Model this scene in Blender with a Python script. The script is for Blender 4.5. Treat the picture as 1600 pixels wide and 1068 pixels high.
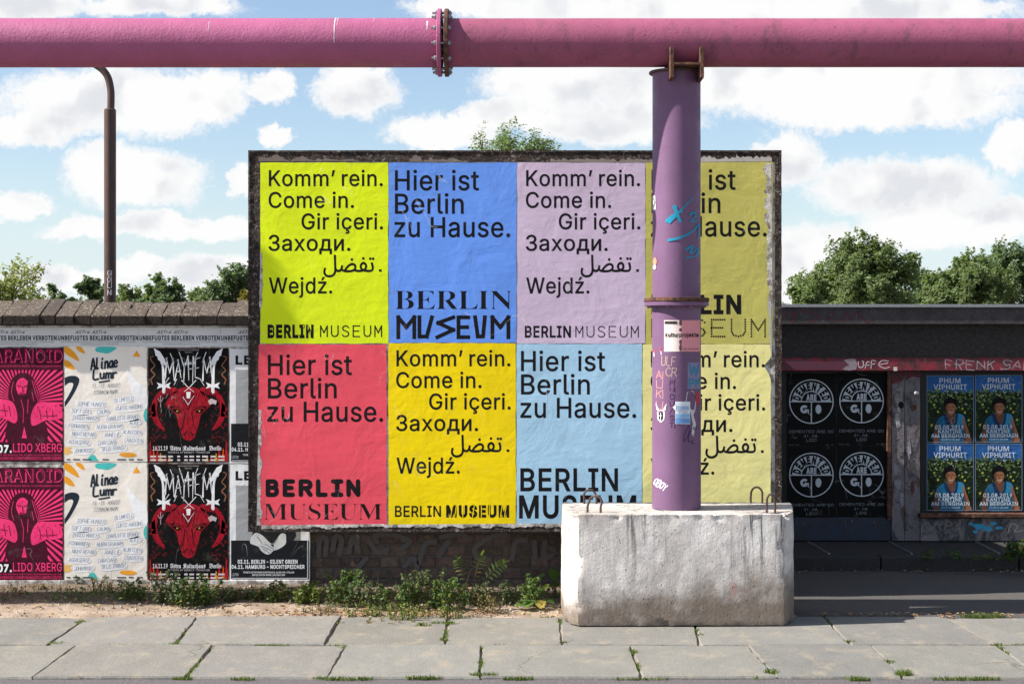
import bpy, bmesh, math, random, json, zlib, base64
import numpy as np
from mathutils import Vector, Matrix, Quaternion
from mathutils.geometry import delaunay_2d_cdt

for o in list(bpy.data.objects):
    bpy.data.objects.remove(o)
S = bpy.context.scene
C = S.collection
R = random.Random(7)

# ------------------------------------------------------------------ camera
F, EYE = 2578.0, 1.65                 # focal length in photo pixels, eye height
cam = bpy.data.objects.new('camera', bpy.data.cameras.new('camera'))
C.objects.link(cam)
cam.location = (0, 0, EYE)
cam.rotation_euler = (math.pi / 2, 0, 0)
cam.data.sensor_width = 36
cam.data.lens = F / 1600 * 36
cam.data.clip_start = 0.1
cam.data.clip_end = 3000
S.camera = cam

# ------------------------------------------------------------------ light
SUN = Vector((1.16, 0.19, -1.0)).normalized()      # direction the light travels
SUN_STRENGTH, SKY_STRENGTH, CLOUD_STRENGTH, EXPOSURE = 5.0, 0.08, 0.485, 1.03
sun = bpy.data.objects.new('sun', bpy.data.lights.new('sun', 'SUN'))
C.objects.link(sun)
sun.data.energy = SUN_STRENGTH
sun.data.angle = math.radians(0.53)
sun.data.color = (1.0, 0.955, 0.88)
sun.rotation_euler = SUN.to_track_quat('-Z', 'Y').to_euler()
sun.location = (-8, -2, 12)
S.view_settings.view_transform = 'Standard'
S.view_settings.look = 'None'
S.view_settings.exposure = EXPOSURE
S.view_settings.gamma = 1
S.view_settings.use_curve_mapping = False


class Nodes:
    """small helper round a node tree"""
    def __init__(s, tree):
        s.t = tree
        tree.nodes.clear()

    def new(s, kind, **kw):
        n = s.t.nodes.new(kind)
        ins = kw.pop('ins', {})
        for k, v in kw.items():
            setattr(n, k, v)
        for k, v in ins.items():
            s.put(n.inputs[k], v)
        return n

    def put(s, sock, v):
        if isinstance(v, bpy.types.NodeSocket):
            s.t.links.new(v, sock)
        elif isinstance(v, (tuple, list)) and len(v) == 3 and sock.type == 'RGBA':
            sock.default_value = (*v, 1)
        else:
            sock.default_value = v

    def m(s, op, a, b=0.0, c=0.0, clamp=False):
        n = s.new('ShaderNodeMath', operation=op, use_clamp=clamp)
        s.put(n.inputs[0], a)
        s.put(n.inputs[1], b)
        s.put(n.inputs[2], c)
        return n.outputs[0]

    def vm(s, op, a, b=(0, 0, 0)):
        n = s.new('ShaderNodeVectorMath', operation=op)
        s.put(n.inputs[0], a)
        s.put(n.inputs[1], b)
        return n.outputs['Value'] if op in ('LENGTH', 'DOT_PRODUCT') else n.outputs[0]

    def noise(s, vec, scale, detail=4, rough=0.55, kind='FBM', dist=0.0, out=0):
        n = s.new('ShaderNodeTexNoise', noise_type=kind)
        s.put(n.inputs['Vector'], vec)
        n.inputs['Scale'].default_value = scale
        n.inputs['Detail'].default_value = detail
        n.inputs['Roughness'].default_value = rough
        n.inputs['Distortion'].default_value = dist
        return n.outputs[out]

    def step(s, v, a, b, lo=0.0, hi=1.0):
        n = s.new('ShaderNodeMapRange', interpolation_type='SMOOTHSTEP')
        s.put(n.inputs[0], v)
        for i, x in enumerate((a, b, lo, hi)):
            s.put(n.inputs[i + 1], x)
        return n.outputs[0]

    def mix(s, f, a, b, blend='MIX'):
        n = s.new('ShaderNodeMix', data_type='RGBA', blend_type=blend)
        s.put(n.inputs[0], f)
        s.put(n.inputs[6], a)
        s.put(n.inputs[7], b)
        return n.outputs[2]

    def scaled(s, vec, k):
        n = s.new('ShaderNodeVectorMath', operation='MULTIPLY')
        s.put(n.inputs[0], vec)
        n.inputs[1].default_value = k
        return n.outputs[0]

    def pos(s):
        return s.new('ShaderNodeNewGeometry').outputs['Position']


# ---- sky: Nishita blue with cumulus laid out by direction (u to the right, v down, 0,0 = photo corner direction)
W = bpy.data.worlds.new('World')
S.world = W
W.use_nodes = True
n = Nodes(W.node_tree)
sky = n.new('ShaderNodeTexSky', sky_type='NISHITA', sun_disc=False,
            sun_elevation=math.asin(-SUN.z), sun_rotation=math.atan2(-SUN.x, -SUN.y),
            altitude=50, air_density=1.0, dust_density=0.6, ozone_density=1.3)
d = n.new('ShaderNodeTexCoord').outputs['Generated']
sep = n.new('ShaderNodeSeparateXYZ', ins={0: d})
yy = n.m('MAXIMUM', sep.outputs[1], 0.08)
u = n.m('ADD', n.m('MULTIPLY', n.m('DIVIDE', sep.outputs[0], yy), F), 800)
v = n.m('SUBTRACT', 534, n.m('MULTIPLY', n.m('DIVIDE', sep.outputs[2], yy), F))
uv = n.new('ShaderNodeCombineXYZ', ins={0: u, 1: v}).outputs[0]
w1 = n.vm('SUBTRACT', n.noise(uv, 0.011, 5, 0.62, out=1), (0.5, 0.5, 0.5))
w2 = n.vm('SUBTRACT', n.noise(uv, 0.04, 6, 0.66, out=1), (0.5, 0.5, 0.5))
uvw = n.vm('ADD', n.vm('ADD', uv, n.scaled(w1, (85, 60, 0))), n.scaled(w2, (40, 32, 0)))
CLOUDS = [(185, 158, 225, 66), (60, 200, 110, 36), (330, 150, 80, 52), (30, 318, 62, 26), (215, 280, 130, 58), (170, 262, 80, 46),
          (270, 356, 230, 24), (120, 362, 70, 20), (40, 6, 130, 34), (245, 8, 150, 26), (425, 138, 46, 36), (555, 142, 74, 56),
          (425, 215, 38, 17), (376, 280, 22, 30), (760, 6, 150, 26), (1050, 14, 420, 40), (1350, 14, 300, 36), (1230, 128, 500, 60), (880, 128, 150, 54),
          (700, 205, 110, 36), (790, 180, 90, 32), (1370, 165, 280, 44), (1580, 230, 48, 46), (1235, 245, 70, 55),
          (1410, 290, 190, 52), (1280, 400, 120, 62), (1550, 345, 120, 44), (1440, 350, 120, 50), (950, 190, 170, 44), (330, 425, 90, 34), (230, 420, 60, 22),
          (1140, 430, 300, 60), (520, 480, 520, 40), (90, 440, 160, 22), (-160, 240, 110, 60), (-140, 60, 120, 40), (1750, 150, 140, 80),
          (560, -90, 220, 50), (1000, -160, 300, 60), (150, -200, 260, 70), (1760, 330, 120, 60)]
mask = None
for cx, cy, rx, ry in CLOUDS:
    rx, ry = rx * 0.93, ry * 0.93
    q = n.vm('LENGTH', n.scaled(n.vm('SUBTRACT', uvw, (cx, cy, 0)), (1 / rx, 1 / ry, 0)))
    q = n.m('SUBTRACT', 1.0, q)
    mask = q if mask is None else n.m('MAXIMUM', mask, q)
fine = n.m('SUBTRACT', n.noise(uvw, 0.09, 6, 0.68), 0.5)
mask = n.m('ADD', mask, n.m('MULTIPLY', fine, 0.5))
front = n.step(mask, -0.10, 0.30)
rest = n.step(n.noise(n.scaled(d, (1, 1, 1.8)), 2.1, 7, 0.58), 0.50, 0.64)
cover = n.new('ShaderNodeMix', data_type='FLOAT', ins={0: n.step(sep.outputs[1], 0.55, 0.8), 2: rest, 3: front}).outputs[0]
soft = n.vm('ADD', uv, n.scaled(w1, (60, 45, 0)))
na = n.noise(soft, 0.0075, 3, 0.5)
nb = n.noise(n.vm('ADD', soft, (-26, -38, 0)), 0.0075, 3, 0.5)
relief = n.step(n.m('SUBTRACT', nb, na), -0.03, 0.16)                    # turned away from the sun: greyer
core = n.step(mask, 0.0, 0.7)
grey = n.m('MULTIPLY', core, relief, clamp=True)
cloud = n.mix(grey, (1.0, 1.0, 1.0), (0.78, 0.80, 0.84))
haze_sky = n.mix(1.0, n.mix(0.04, sky.outputs[0], (4.6, 5.0, 5.3)), (0.96, 0.965, 1.0), 'MULTIPLY')
haze_sky = n.mix(n.step(sep.outputs[2], 0.125, -0.01, 0.0, 0.85), haze_sky, (4.5, 5.35, 6.0))      # pale air low down
b1 = n.new('ShaderNodeBackground', ins={0: haze_sky, 1: SKY_STRENGTH})
b2 = n.new('ShaderNodeBackground', ins={0: cloud, 1: CLOUD_STRENGTH})
mx = n.new('ShaderNodeMixShader', ins={0: cover, 1: b1.outputs[0], 2: b2.outputs[0]})
out = n.new('ShaderNodeOutputWorld', ins={0: mx.outputs[0]})


# ------------------------------------------------------------------ helpers
def P(px, py, d):
    """photo pixel on the upright plane d metres in front of the eye"""
    return Vector(((px - 800) / F * d, d, EYE - (py - 534) / F * d))


def G(px, py, z=0.0):
    """photo pixel on the level plane at height z"""
    d = (EYE - z) * F / (py - 534)
    return Vector(((px - 800) / F * d, d, z))


def lin(h):
    h = h.lstrip('#')
    o = []
    for i in (0, 2, 4):
        c = int(h[i:i + 2], 16) / 255
        o.append(c / 12.92 if c <= 0.04045 else ((c + 0.055) / 1.055) ** 2.4)
    return tuple(o)


def tag(o, label=None, cat=None, group=None, kind=None):
    if label: o['label'] = label
    if cat: o['category'] = cat
    if group: o['group'] = group
    if kind: o['kind'] = kind
    return o


def empty(name, loc):
    o = bpy.data.objects.new(name, None)
    o.empty_display_size = 0.1
    C.objects.link(o)
    o.location = loc
    return o


class MB:
    """collects geometry in world coordinates; build() links it as ONE mesh object"""
    def __init__(s):
        s.v, s.f, s.c, s.sm = [], [], [], []

    def add(s, verts, faces, col=None, smooth=False):
        k = len(s.v)
        s.v += [tuple(p) for p in verts]
        for f in faces:
            s.f.append(tuple(i + k for i in f))
            s.c.append(col)
            s.sm.append(smooth)
        return s

    def box(s, x0, x1, y0, y1, z0, z1, col=None, ch=0.0):
        if ch <= 0:
            v = [(x, y, z) for x in (x0, x1) for y in (y0, y1) for z in (z0, z1)]
            return s.add(v, [(0, 1, 3, 2), (4, 6, 7, 5), (0, 4, 5, 1), (2, 3, 7, 6), (0, 2, 6, 4), (1, 5, 7, 3)], col)
        bm = bmesh.new()
        bmesh.ops.create_cube(bm, size=1)
        for q in bm.verts:
            q.co = Vector(((x0 + x1) / 2 + q.co.x * (x1 - x0), (y0 + y1) / 2 + q.co.y * (y1 - y0), (z0 + z1) / 2 + q.co.z * (z1 - z0)))
        bmesh.ops.bevel(bm, geom=bm.edges[:], offset=ch, segments=2, affect='EDGES', profile=0.5)
        return s.bm(bm, col)

    def bm(s, bm, col=None, smooth=False):
        bm.verts.index_update()
        s.add([q.co[:] for q in bm.verts], [[q.index for q in f.verts] for f in bm.faces], col, smooth)
        bm.free()
        return s

    def ring_stack(s, rings, col=None, smooth=True, caps=(True, True), closed=True):
        """rings: lists of equally many points"""
        k = len(rings[0])
        v = [p for r in rings for p in r]
        f = []
        for i in range(len(rings) - 1):
            for j in range(k if closed else k - 1):
                a, b = i * k + j, i * k + (j + 1) % k
                f.append((a, b, b + k, a + k))
        s.add(v, f, col, smooth)
        if caps[0]: s.add(rings[0], [tuple(reversed(range(k)))], col)
        if caps[1]: s.add(rings[-1], [tuple(range(k))], col)
        return s

    def tube(s, path, rad, seg=10, col=None, caps=(True, True)):
        """swept tube; rad is one radius or one per point"""
        path = [Vector(p) for p in path]
        if not isinstance(rad, (list, tuple)): rad = [rad] * len(path)
        rings = []
        t = (path[1] - path[0]).normalized()
        nrm = t.orthogonal().normalized()
        for i, p in enumerate(path):
            t2 = (path[min(i + 1, len(path) - 1)] - path[max(i - 1, 0)]).normalized()
            nrm = (nrm - t2 * nrm.dot(t2)).normalized()
            b = t2.cross(nrm)
            rings.append([p + rad[i] * (math.cos(a) * nrm + math.sin(a) * b) for a in (2 * math.pi * j / seg for j in range(seg))])
        return s.ring_stack(rings, col, True, caps)

    def cyl(s, a, b, r, seg=32, col=None, r2=None):
        return s.tube([a, b], [r, r if r2 is None else r2], seg, col)

    def build(s, name, mat, parent=None, origin=None, sharp=None):
        me = bpy.data.meshes.new(name)
        o = bpy.data.objects.new(name, me)
        C.objects.link(o)
        if parent is not None:
            off = parent_world(parent)
            o.parent = parent
        else:
            off = Vector(origin) if origin is not None else Vector((0, 0, 0))
            o.location = off
        me.from_pydata([(p[0] - off.x, p[1] - off.y, p[2] - off.z) for p in s.v], [], s.f)
        me.materials.append(mat)
        me.polygons.foreach_set('use_smooth', s.sm)
        if any(c is not None for c in s.c):
            at = me.attributes.new('Col', 'FLOAT_COLOR', 'FACE')
            at.data.foreach_set('color', [q for c in s.c for q in (*(c or (0.5, 0.5, 0.5)), 1.0)])
        me.update()
        if sharp: me.set_sharp_from_angle(angle=sharp)
        return o


def parent_world(o):
    p = Vector((0, 0, 0))
    while o is not None:
        p += o.location
        o = o.parent
    return p


def copy_tree(o, shift=None, parent=None):
    c = o.copy()
    C.objects.link(c)
    if parent is not None:
        c.parent = parent
    if shift is not None:
        c.location = o.location + Vector(shift)
    for ch in list(o.children):
        copy_tree(ch, None, c)
    return c


# ------------------------------------------------------------------ materials
def material(name, fn, disp=False):
    m = bpy.data.materials.new(name)
    m.use_nodes = True
    n = Nodes(m.node_tree)
    o = n.new('ShaderNodeOutputMaterial')
    b = n.new('ShaderNodeBsdfPrincipled')
    n.t.links.new(b.outputs[0], o.inputs[0])
    b.inputs['Roughness'].default_value = 0.8
    b.inputs['Specular IOR Level'].default_value = 0.3
    fn(n, b)
    return m


def bump(n, b, h, strength=0.3, dist=0.01, normal=None):
    k = n.new('ShaderNodeBump', ins={'Height': h})
    k.inputs['Strength'].default_value = strength
    k.inputs['Distance'].default_value = dist
    if normal is not None: n.put(k.inputs['Normal'], normal)
    n.put(b.inputs['Normal'], k.outputs[0])
    return k.outputs[0]


def attr(n):
    return n.new('ShaderNodeAttribute', attribute_name='Col').outputs[0]


def m_print(n, b):
    p = n.pos()
    c = attr(n)
    dirt = n.step(n.noise(p, 9, 6, 0.7), 0.56, 0.75, 0, 0.16)
    c = n.mix(dirt, c, (0.30, 0.27, 0.22))
    c = n.mix(n.step(n.noise(p, 2.4, 3, 0.5), 0.35, 0.7, 0.0, 0.10), c, (0.02, 0.02, 0.02))
    # paper scuffs: thin pale creases
    r = n.noise(n.scaled(p, (1.0, 1.0, 0.6)), 2.2, 3, 0.5, dist=1.4)
    line = n.step(n.m('ABSOLUTE', n.m('SUBTRACT', r, 0.5)), 0.0, 0.0035, 1.0, 0.0)
    line = n.m('MULTIPLY', line, n.step(n.noise(p, 3.1, 2), 0.52, 0.62))
    c = n.mix(n.m('MULTIPLY', line, 0.28), c, (0.85, 0.85, 0.85))
    n.put(b.inputs['Base Color'], c)
    b.inputs['Roughness'].default_value = 0.7
    b.inputs['Specular IOR Level'].default_value = 0.12
    h = n.m('ADD', n.m('MULTIPLY', n.noise(p, 3.2, 4, 0.55, dist=0.6), 0.9), n.m('MULTIPLY', n.noise(p, 26, 4, 0.6), 0.10))
    h = n.m('ADD', h, n.m('MULTIPLY', line, 0.05))
    h = n.m('ADD', h, n.m('MULTIPLY', n.noise(n.scaled(p, (0.4, 1, 1.6)), 12, 3, 0.5), 0.16))
    bump(n, b, h, 0.5, 0.016)


def paint(col, dirtcol, amt, rough=0.45, spots=0.5, bumpk=0.15, streak=True, sc=7):
    def fn(n, b):
        p = n.pos()
        c = n.mix(n.step(n.noise(p, 1.7, 4, 0.6), 0.3, 0.7), tuple(x * 0.9 for x in col), tuple(min(1, x * 1.1) for x in col))
        q = n.scaled(p, (1, 1, 0.35)) if streak else p
        d = n.step(n.noise(q, sc, 8, 0.72), 0.66 - 0.22 * amt, 0.86 - 0.2 * amt)
        d = n.m('MULTIPLY', d, 0.75 * min(1, amt * 1.4))
        c = n.mix(d, c, dirtcol)
        sp = n.step(n.noise(p, 55, 3, 0.6), 0.72 - 0.08 * spots, 0.78 - 0.08 * spots, 0, 0.7 * spots)
        c = n.mix(sp, c, tuple(x * 0.35 for x in dirtcol))
        n.put(b.inputs['Base Color'], c)
        n.put(b.inputs['Roughness'], n.step(n.noise(p, 11, 4), 0.3, 0.7, rough - 0.08, rough + 0.15))
        bump(n, b, n.m('ADD', n.m('MULTIPLY', n.noise(p, 9, 4), 0.6), n.m('MULTIPLY', n.noise(p, 60, 5, 0.65), 0.45)), bumpk * 1.2, 0.013)
    return fn


def m_rust(n, b):
    p = n.pos()
    c = n.mix(n.step(n.noise(p, 30, 6, 0.7), 0.35, 0.65), (0.04, 0.02, 0.015), (0.14, 0.065, 0.04))
    c = n.mix(n.step(n.noise(p, 13, 5, 0.7), 0.55, 0.72), c, (0.24, 0.13, 0.09))
    n.put(b.inputs['Base Color'], c)
    b.inputs['Roughness'].default_value = 0.85
    bump(n, b, n.noise(p, 80, 5, 0.7), 0.5, 0.006)


def m_frame(n, b):                       # black painted steel with peeled paper and paint
    p = n.pos()
    c = n.mix(n.step(n.noise(p, 26, 6, 0.75), 0.42, 0.66), (0.012, 0.009, 0.008), (0.075, 0.045, 0.034))
    peel = n.step(n.noise(p, 40, 9, 0.8, dist=0.8), 0.545, 0.575)
    peel = n.m('MULTIPLY', peel, n.step(n.noise(p, 2.3, 3), 0.38, 0.54))
    c = n.mix(n.m('MULTIPLY', peel, 0.75), c, (0.42, 0.36, 0.32))
    n.put(b.inputs['Base Color'], c)
    b.inputs['Roughness'].default_value = 0.7
    bump(n, b, n.m('ADD', n.noise(p, 40, 7, 0.75), n.m('MULTIPLY', peel, 0.6)), 0.7, 0.012)


def m_oldpaper(n, b):
    p = n.pos()
    c = n.mix(n.step(n.noise(p, 14, 7, 0.7), 0.42, 0.62), (0.62, 0.59, 0.55), (0.20, 0.17, 0.15))
    c = n.mix(n.step(n.noise(p, 33, 5, 0.7), 0.62, 0.66), c, (0.05, 0.045, 0.045))
    n.put(b.inputs['Base Color'], c)
    bump(n, b, n.noise(p, 30, 6, 0.7), 0.6, 0.015)


def m_concrete(n, b):
    p = n.pos()
    c = n.mix(n.step(n.noise(p, 2.6, 5, 0.6), 0.3, 0.7), (0.52, 0.475, 0.445), (0.72, 0.675, 0.635))
    c = n.mix(n.step(n.noise(p, 38, 6, 0.7), 0.3, 0.75, 0, 0.35), c, (0.36, 0.335, 0.32))
    white = n.step(n.noise(n.scaled(p, (1, 1, 0.7)), 5.5, 8, 0.72), 0.50, 0.58)
    c = n.mix(n.m('MULTIPLY', white, 0.55), c, (0.82, 0.79, 0.76))
    # rain streaks from the top edge, mostly right of the middle
    st = n.noise(n.scaled(p, (1, 0.7, 0.06)), 24, 6, 0.68)
    sepz = n.new('ShaderNodeSeparateXYZ', ins={0: p})
    reach = n.m('MULTIPLY', n.step(sepz.outputs[2], 0.08, 0.60), n.step(n.noise(n.scaled(p, (1, 0.5, 0.3)), 3.3, 2), 0.36, 0.55))
    c = n.mix(n.m('MULTIPLY', n.step(st, 0.49, 0.62), n.m('MULTIPLY', reach, 0.95)), c, (0.085, 0.08, 0.085))
    # splash dirt along the foot
    low = n.step(n.m('ADD', n.m('SUBTRACT', sepz.outputs[2], n.step(sepz.outputs[0], 0.7, 1.5, 0.0, 0.11)), n.m('MULTIPLY', n.m('SUBTRACT', n.noise(p, 5, 6, 0.65), 0.5), 0.55)), 0.02, 0.30, 0.92, 0.0)
    c = n.mix(low, c, n.mix(n.noise(p, 24, 5, 0.7), (0.075, 0.055, 0.040), (0.25, 0.19, 0.145)))
    top = n.step(n.m('ADD', sepz.outputs[2], n.m('MULTIPLY', n.m('SUBTRACT', n.noise(p, 14, 6, 0.7), 0.5), 0.10)), 0.615, 0.655, 0.0, 0.45)
    c = n.mix(top, c, (0.27, 0.235, 0.20))
    red = n.step(n.noise(n.scaled(p, (1, 1, 0.5)), 6, 6, 0.7), 0.66, 0.70, 0.0, 0.45)
    c = n.mix(red, c, (0.45, 0.20, 0.17))
    pit = n.new('ShaderNodeTexVoronoi', ins={0: p})
    pit.inputs['Scale'].default_value = 42
    hole = n.step(pit.outputs['Distance'], 0.06, 0.20, 1.0, 0.0)
    hole = n.m('MULTIPLY', hole, n.step(n.noise(p, 21, 2), 0.48, 0.60))
    c = n.mix(n.m('MULTIPLY', hole, 0.8), c, (0.05, 0.045, 0.04))
    n.put(b.inputs['Base Color'], c)
    b.inputs['Roughness'].default_value = 0.9
    board = n.noise(n.scaled(p, (1, 1, 0.08)), 46, 3, 0.6)
    h = n.m('ADD', n.m('MULTIPLY', n.noise(p, 60, 7, 0.7), 0.30), n.m('MULTIPLY', board, 0.12))
    h = n.m('ADD', h, n.m('MULTIPLY', n.noise(p, 9, 4, 0.6), 0.35))
    h = n.m('SUBTRACT', h, n.m('MULTIPLY', hole, 0.8))
    h = n.m('ADD', h, n.m('MULTIPLY', n.noise(p, 190, 3, 0.7), 0.12))
    bump(n, b, h, 0.75, 0.020)


def m_slab(n, b):
    p = n.pos()
    c = n.mix(n.step(n.noise(n.scaled(p, (1.2, 0.7, 1)), 3.5, 6, 0.65), 0.3, 0.7), (0.150, 0.141, 0.125), (0.235, 0.22, 0.192))
    c = n.mix(0.5, c, attr(n))
    c = n.mix(n.step(n.noise(p, 85, 4, 0.75), 0.38, 0.68, 0, 0.65), c, (0.125, 0.12, 0.115))
    c = n.mix(n.step(n.noise(p, 140, 3, 0.7), 0.55, 0.68, 0, 0.5), c, (0.36, 0.34, 0.31))
    c = n.mix(n.step(n.noise(n.scaled(p, (1.1, 0.6, 1)), 6, 7, 0.7), 0.50, 0.70, 0, 0.55), c, (0.33, 0.275, 0.20))
    c = n.mix(n.step(n.noise(p, 16, 6, 0.7), 0.60, 0.70, 0, 0.45), c, (0.10, 0.09, 0.075))
    gum = n.new('ShaderNodeTexVoronoi', ins={0: p})
    gum.inputs['Scale'].default_value = 7
    spot = n.m('MULTIPLY', n.step(gum.outputs['Distance'], 0.05, 0.10, 1.0, 0.0), n.step(n.noise(p, 3, 2), 0.5, 0.6))
    c = n.mix(n.m('MULTIPLY', spot, 0.5), c, (0.07, 0.065, 0.06))
    crack = n.new('ShaderNodeTexVoronoi', feature='DISTANCE_TO_EDGE', ins={0: n.vm('ADD', p, n.scaled(n.noise(p, 4, 4, out=1), (0.3, 0.3, 0)))})
    crack.inputs['Scale'].default_value = 0.7
    c = n.mix(n.m('MULTIPLY', n.step(crack.outputs['Distance'], 0.0, 0.006, 1.0, 0.0), n.step(n.noise(p, 1.1, 2), 0.52, 0.62, 0, 0.6)), c, (0.06, 0.055, 0.045))
    n.put(b.inputs['Base Color'], c)
    b.inputs['Roughness'].default_value = 0.88
    h = n.m('ADD', n.m('MULTIPLY', n.noise(p, 90, 5, 0.7), 0.3), n.m('MULTIPLY', n.noise(n.scaled(p, (1.2, 0.7, 1)), 11, 5, 0.6), 0.5))
    bump(n, b, h, 0.6, 0.014)


def m_dirt(n, b):
    p = n.pos()
    c = n.mix(n.step(n.noise(p, 5, 7, 0.65), 0.32, 0.68), (0.215, 0.158, 0.115), (0.40, 0.315, 0.24))
    c = n.mix(n.step(n.noise(p, 60, 5, 0.75), 0.45, 0.75, 0, 0.6), c, (0.13, 0.10, 0.075))
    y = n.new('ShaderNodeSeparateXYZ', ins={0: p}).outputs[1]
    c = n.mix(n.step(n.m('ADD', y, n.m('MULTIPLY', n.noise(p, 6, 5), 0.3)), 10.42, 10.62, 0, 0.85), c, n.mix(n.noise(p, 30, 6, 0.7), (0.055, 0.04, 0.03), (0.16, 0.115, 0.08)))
    n.put(b.inputs['Base Color'], c)
    b.inputs['Roughness'].default_value = 0.95
    bump(n, b, n.m('ADD', n.m('MULTIPLY', n.noise(p, 22, 6, 0.7), 0.7), n.m('MULTIPLY', n.noise(p, 110, 4, 0.7), 0.4)), 0.6, 0.016)


def asphalt(base, light):
    def fn(n, b):
        p = n.pos()
        c = n.mix(n.step(n.noise(p, 130, 3, 0.8), 0.40, 0.66), base, light)
        c = n.mix(n.step(n.noise(p, 3.0, 6, 0.65), 0.35, 0.7, 0, 0.55), c, tuple(x * 1.5 + 0.01 for x in base))
        c = n.mix(n.step(n.noise(n.scaled(p, (0.5, 2, 1)), 9, 6, 0.7), 0.60, 0.72, 0, 0.45), c, (0.16, 0.14, 0.115))
        n.put(b.inputs['Base Color'], c)
        b.inputs['Roughness'].default_value = 0.85
        bump(n, b, n.noise(p, 120, 4, 0.75), 0.55, 0.009)
    return fn


def m_brick(n, b):
    p = n.pos()
    c = n.mix(n.step(n.noise(p, 34, 6, 0.7), 0.35, 0.7, 0, 0.7), attr(n), (0.055, 0.04, 0.035))
    c = n.mix(n.step(n.noise(p, 7, 6, 0.7), 0.55, 0.7, 0, 0.5), c, (0.17, 0.14, 0.12))
    n.put(b.inputs['Base Color'], c)
    b.inputs['Roughness'].default_value = 0.92
    bump(n, b, n.noise(p, 60, 6, 0.7), 0.6, 0.012)


def m_coping(n, b):
    p = n.pos()
    c = n.mix(n.step(n.noise(p, 40, 6, 0.7), 0.35, 0.7, 0, 0.6), attr(n), (0.055, 0.038, 0.032))
    up = n.step(n.new('ShaderNodeSeparateXYZ', ins={0: n.new('ShaderNodeNewGeometry').outputs['True Normal']}).outputs[2], 0.3, 0.6)
    lich = n.step(n.noise(p, 44, 9, 0.82, dist=0.9), 0.49, 0.56)
    lich = n.m('MULTIPLY', n.m('MULTIPLY', lich, up), n.step(n.noise(p, 2.2, 4), 0.33, 0.52))
    c = n.mix(n.m('MULTIPLY', lich, 0.8), c, (0.36, 0.29, 0.21))
    n.put(b.inputs['Base Color'], c)
    b.inputs['Roughness'].default_value = 0.92
    bump(n, b, n.m('ADD', n.noise(p, 55, 6, 0.7), n.m('MULTIPLY', lich, 0.4)), 0.7, 0.014)


def m_mortar(n, b):
    p = n.pos()
    n.put(b.inputs['Base Color'], n.mix(n.noise(p, 30, 5, 0.7), (0.05, 0.042, 0.038), (0.16, 0.14, 0.125)))
    bump(n, b, n.noise(p, 60, 5, 0.7), 0.6, 0.01)


def m_shedwall(n, b):                    # paint over paint: grime, grey, white, blue and red left-overs
    p = n.pos()
    q = n.scaled(p, (1.3, 1, 0.6))
    c = n.mix(n.step(n.noise(q, 4.5, 6, 0.7), 0.40, 0.60), attr(n), (0.17, 0.155, 0.155))
    c = n.mix(n.step(n.noise(q, 6.5, 7, 0.7, dist=0.7), 0.50, 0.58, 0, 0.9), c, (0.055, 0.05, 0.055))
    c = n.mix(n.step(n.noise(n.scaled(p, (1.4, 1, 0.5)), 8, 8, 0.75), 0.56, 0.66, 0, 0.75), c, (0.11, 0.045, 0.028))
    c = n.mix(n.step(n.noise(p, 27, 6, 0.75), 0.53, 0.64, 0, 0.8), c, (0.025, 0.023, 0.025))
    n.put(b.inputs['Base Color'], c)
    b.inputs['Roughness'].default_value = 0.6
    bump(n, b, n.noise(p, 45, 6, 0.7), 0.4, 0.01)


def m_grime(n, b):                       # coloured by face, dirty
    p = n.pos()
    c = n.mix(n.step(n.noise(p, 13, 8, 0.76), 0.42, 0.62, 0, 0.85), attr(n), (0.035, 0.03, 0.03))
    c = n.mix(n.step(n.noise(n.scaled(p, (1, 1, 0.4)), 32, 5, 0.7), 0.60, 0.70, 0, 0.35), c, (0.30, 0.27, 0.26))
    n.put(b.inputs['Base Color'], c)
    b.inputs['Roughness'].default_value = 0.6
    bump(n, b, n.noise(p, 50, 6, 0.7), 0.35, 0.01)


def m_black(n, b):
    p = n.pos()
    n.put(b.inputs['Base Color'], n.mix(n.noise(p, 12, 6, 0.7), (0.003, 0.003, 0.003), (0.012, 0.0115, 0.012)))
    b.inputs['Roughness'].default_value = 0.45
    bump(n, b, n.noise(p, 14, 6, 0.7), 0.4, 0.015)


def m_stucco(n, b):
    p = n.pos()
    n.put(b.inputs['Base Color'], n.mix(n.step(n.noise(n.scaled(p, (0.5, 1, 1)), 60, 6, 0.75), 0.35, 0.72), (0.03, 0.026, 0.025), (0.075, 0.064, 0.06)))
    bump(n, b, n.noise(p, 40, 6, 0.75), 1.0, 0.02)


def m_steel(n, b):
    p = n.pos()
    n.put(b.inputs['Base Color'], n.mix(n.noise(p, 60, 4), (0.20, 0.20, 0.21), (0.42, 0.42, 0.44)))
    b.inputs['Metallic'].default_value = 0.7
    b.inputs['Roughness'].default_value = 0.45


def m_spray(n, b):
    p = n.pos()
    n.put(b.inputs['Base Color'], n.mix(n.step(n.noise(p, 60, 5, 0.7), 0.45, 0.7, 0, 0.35), attr(n), (0.10, 0.07, 0.10)))
    b.inputs['Roughness'].default_value = 0.6


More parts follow.
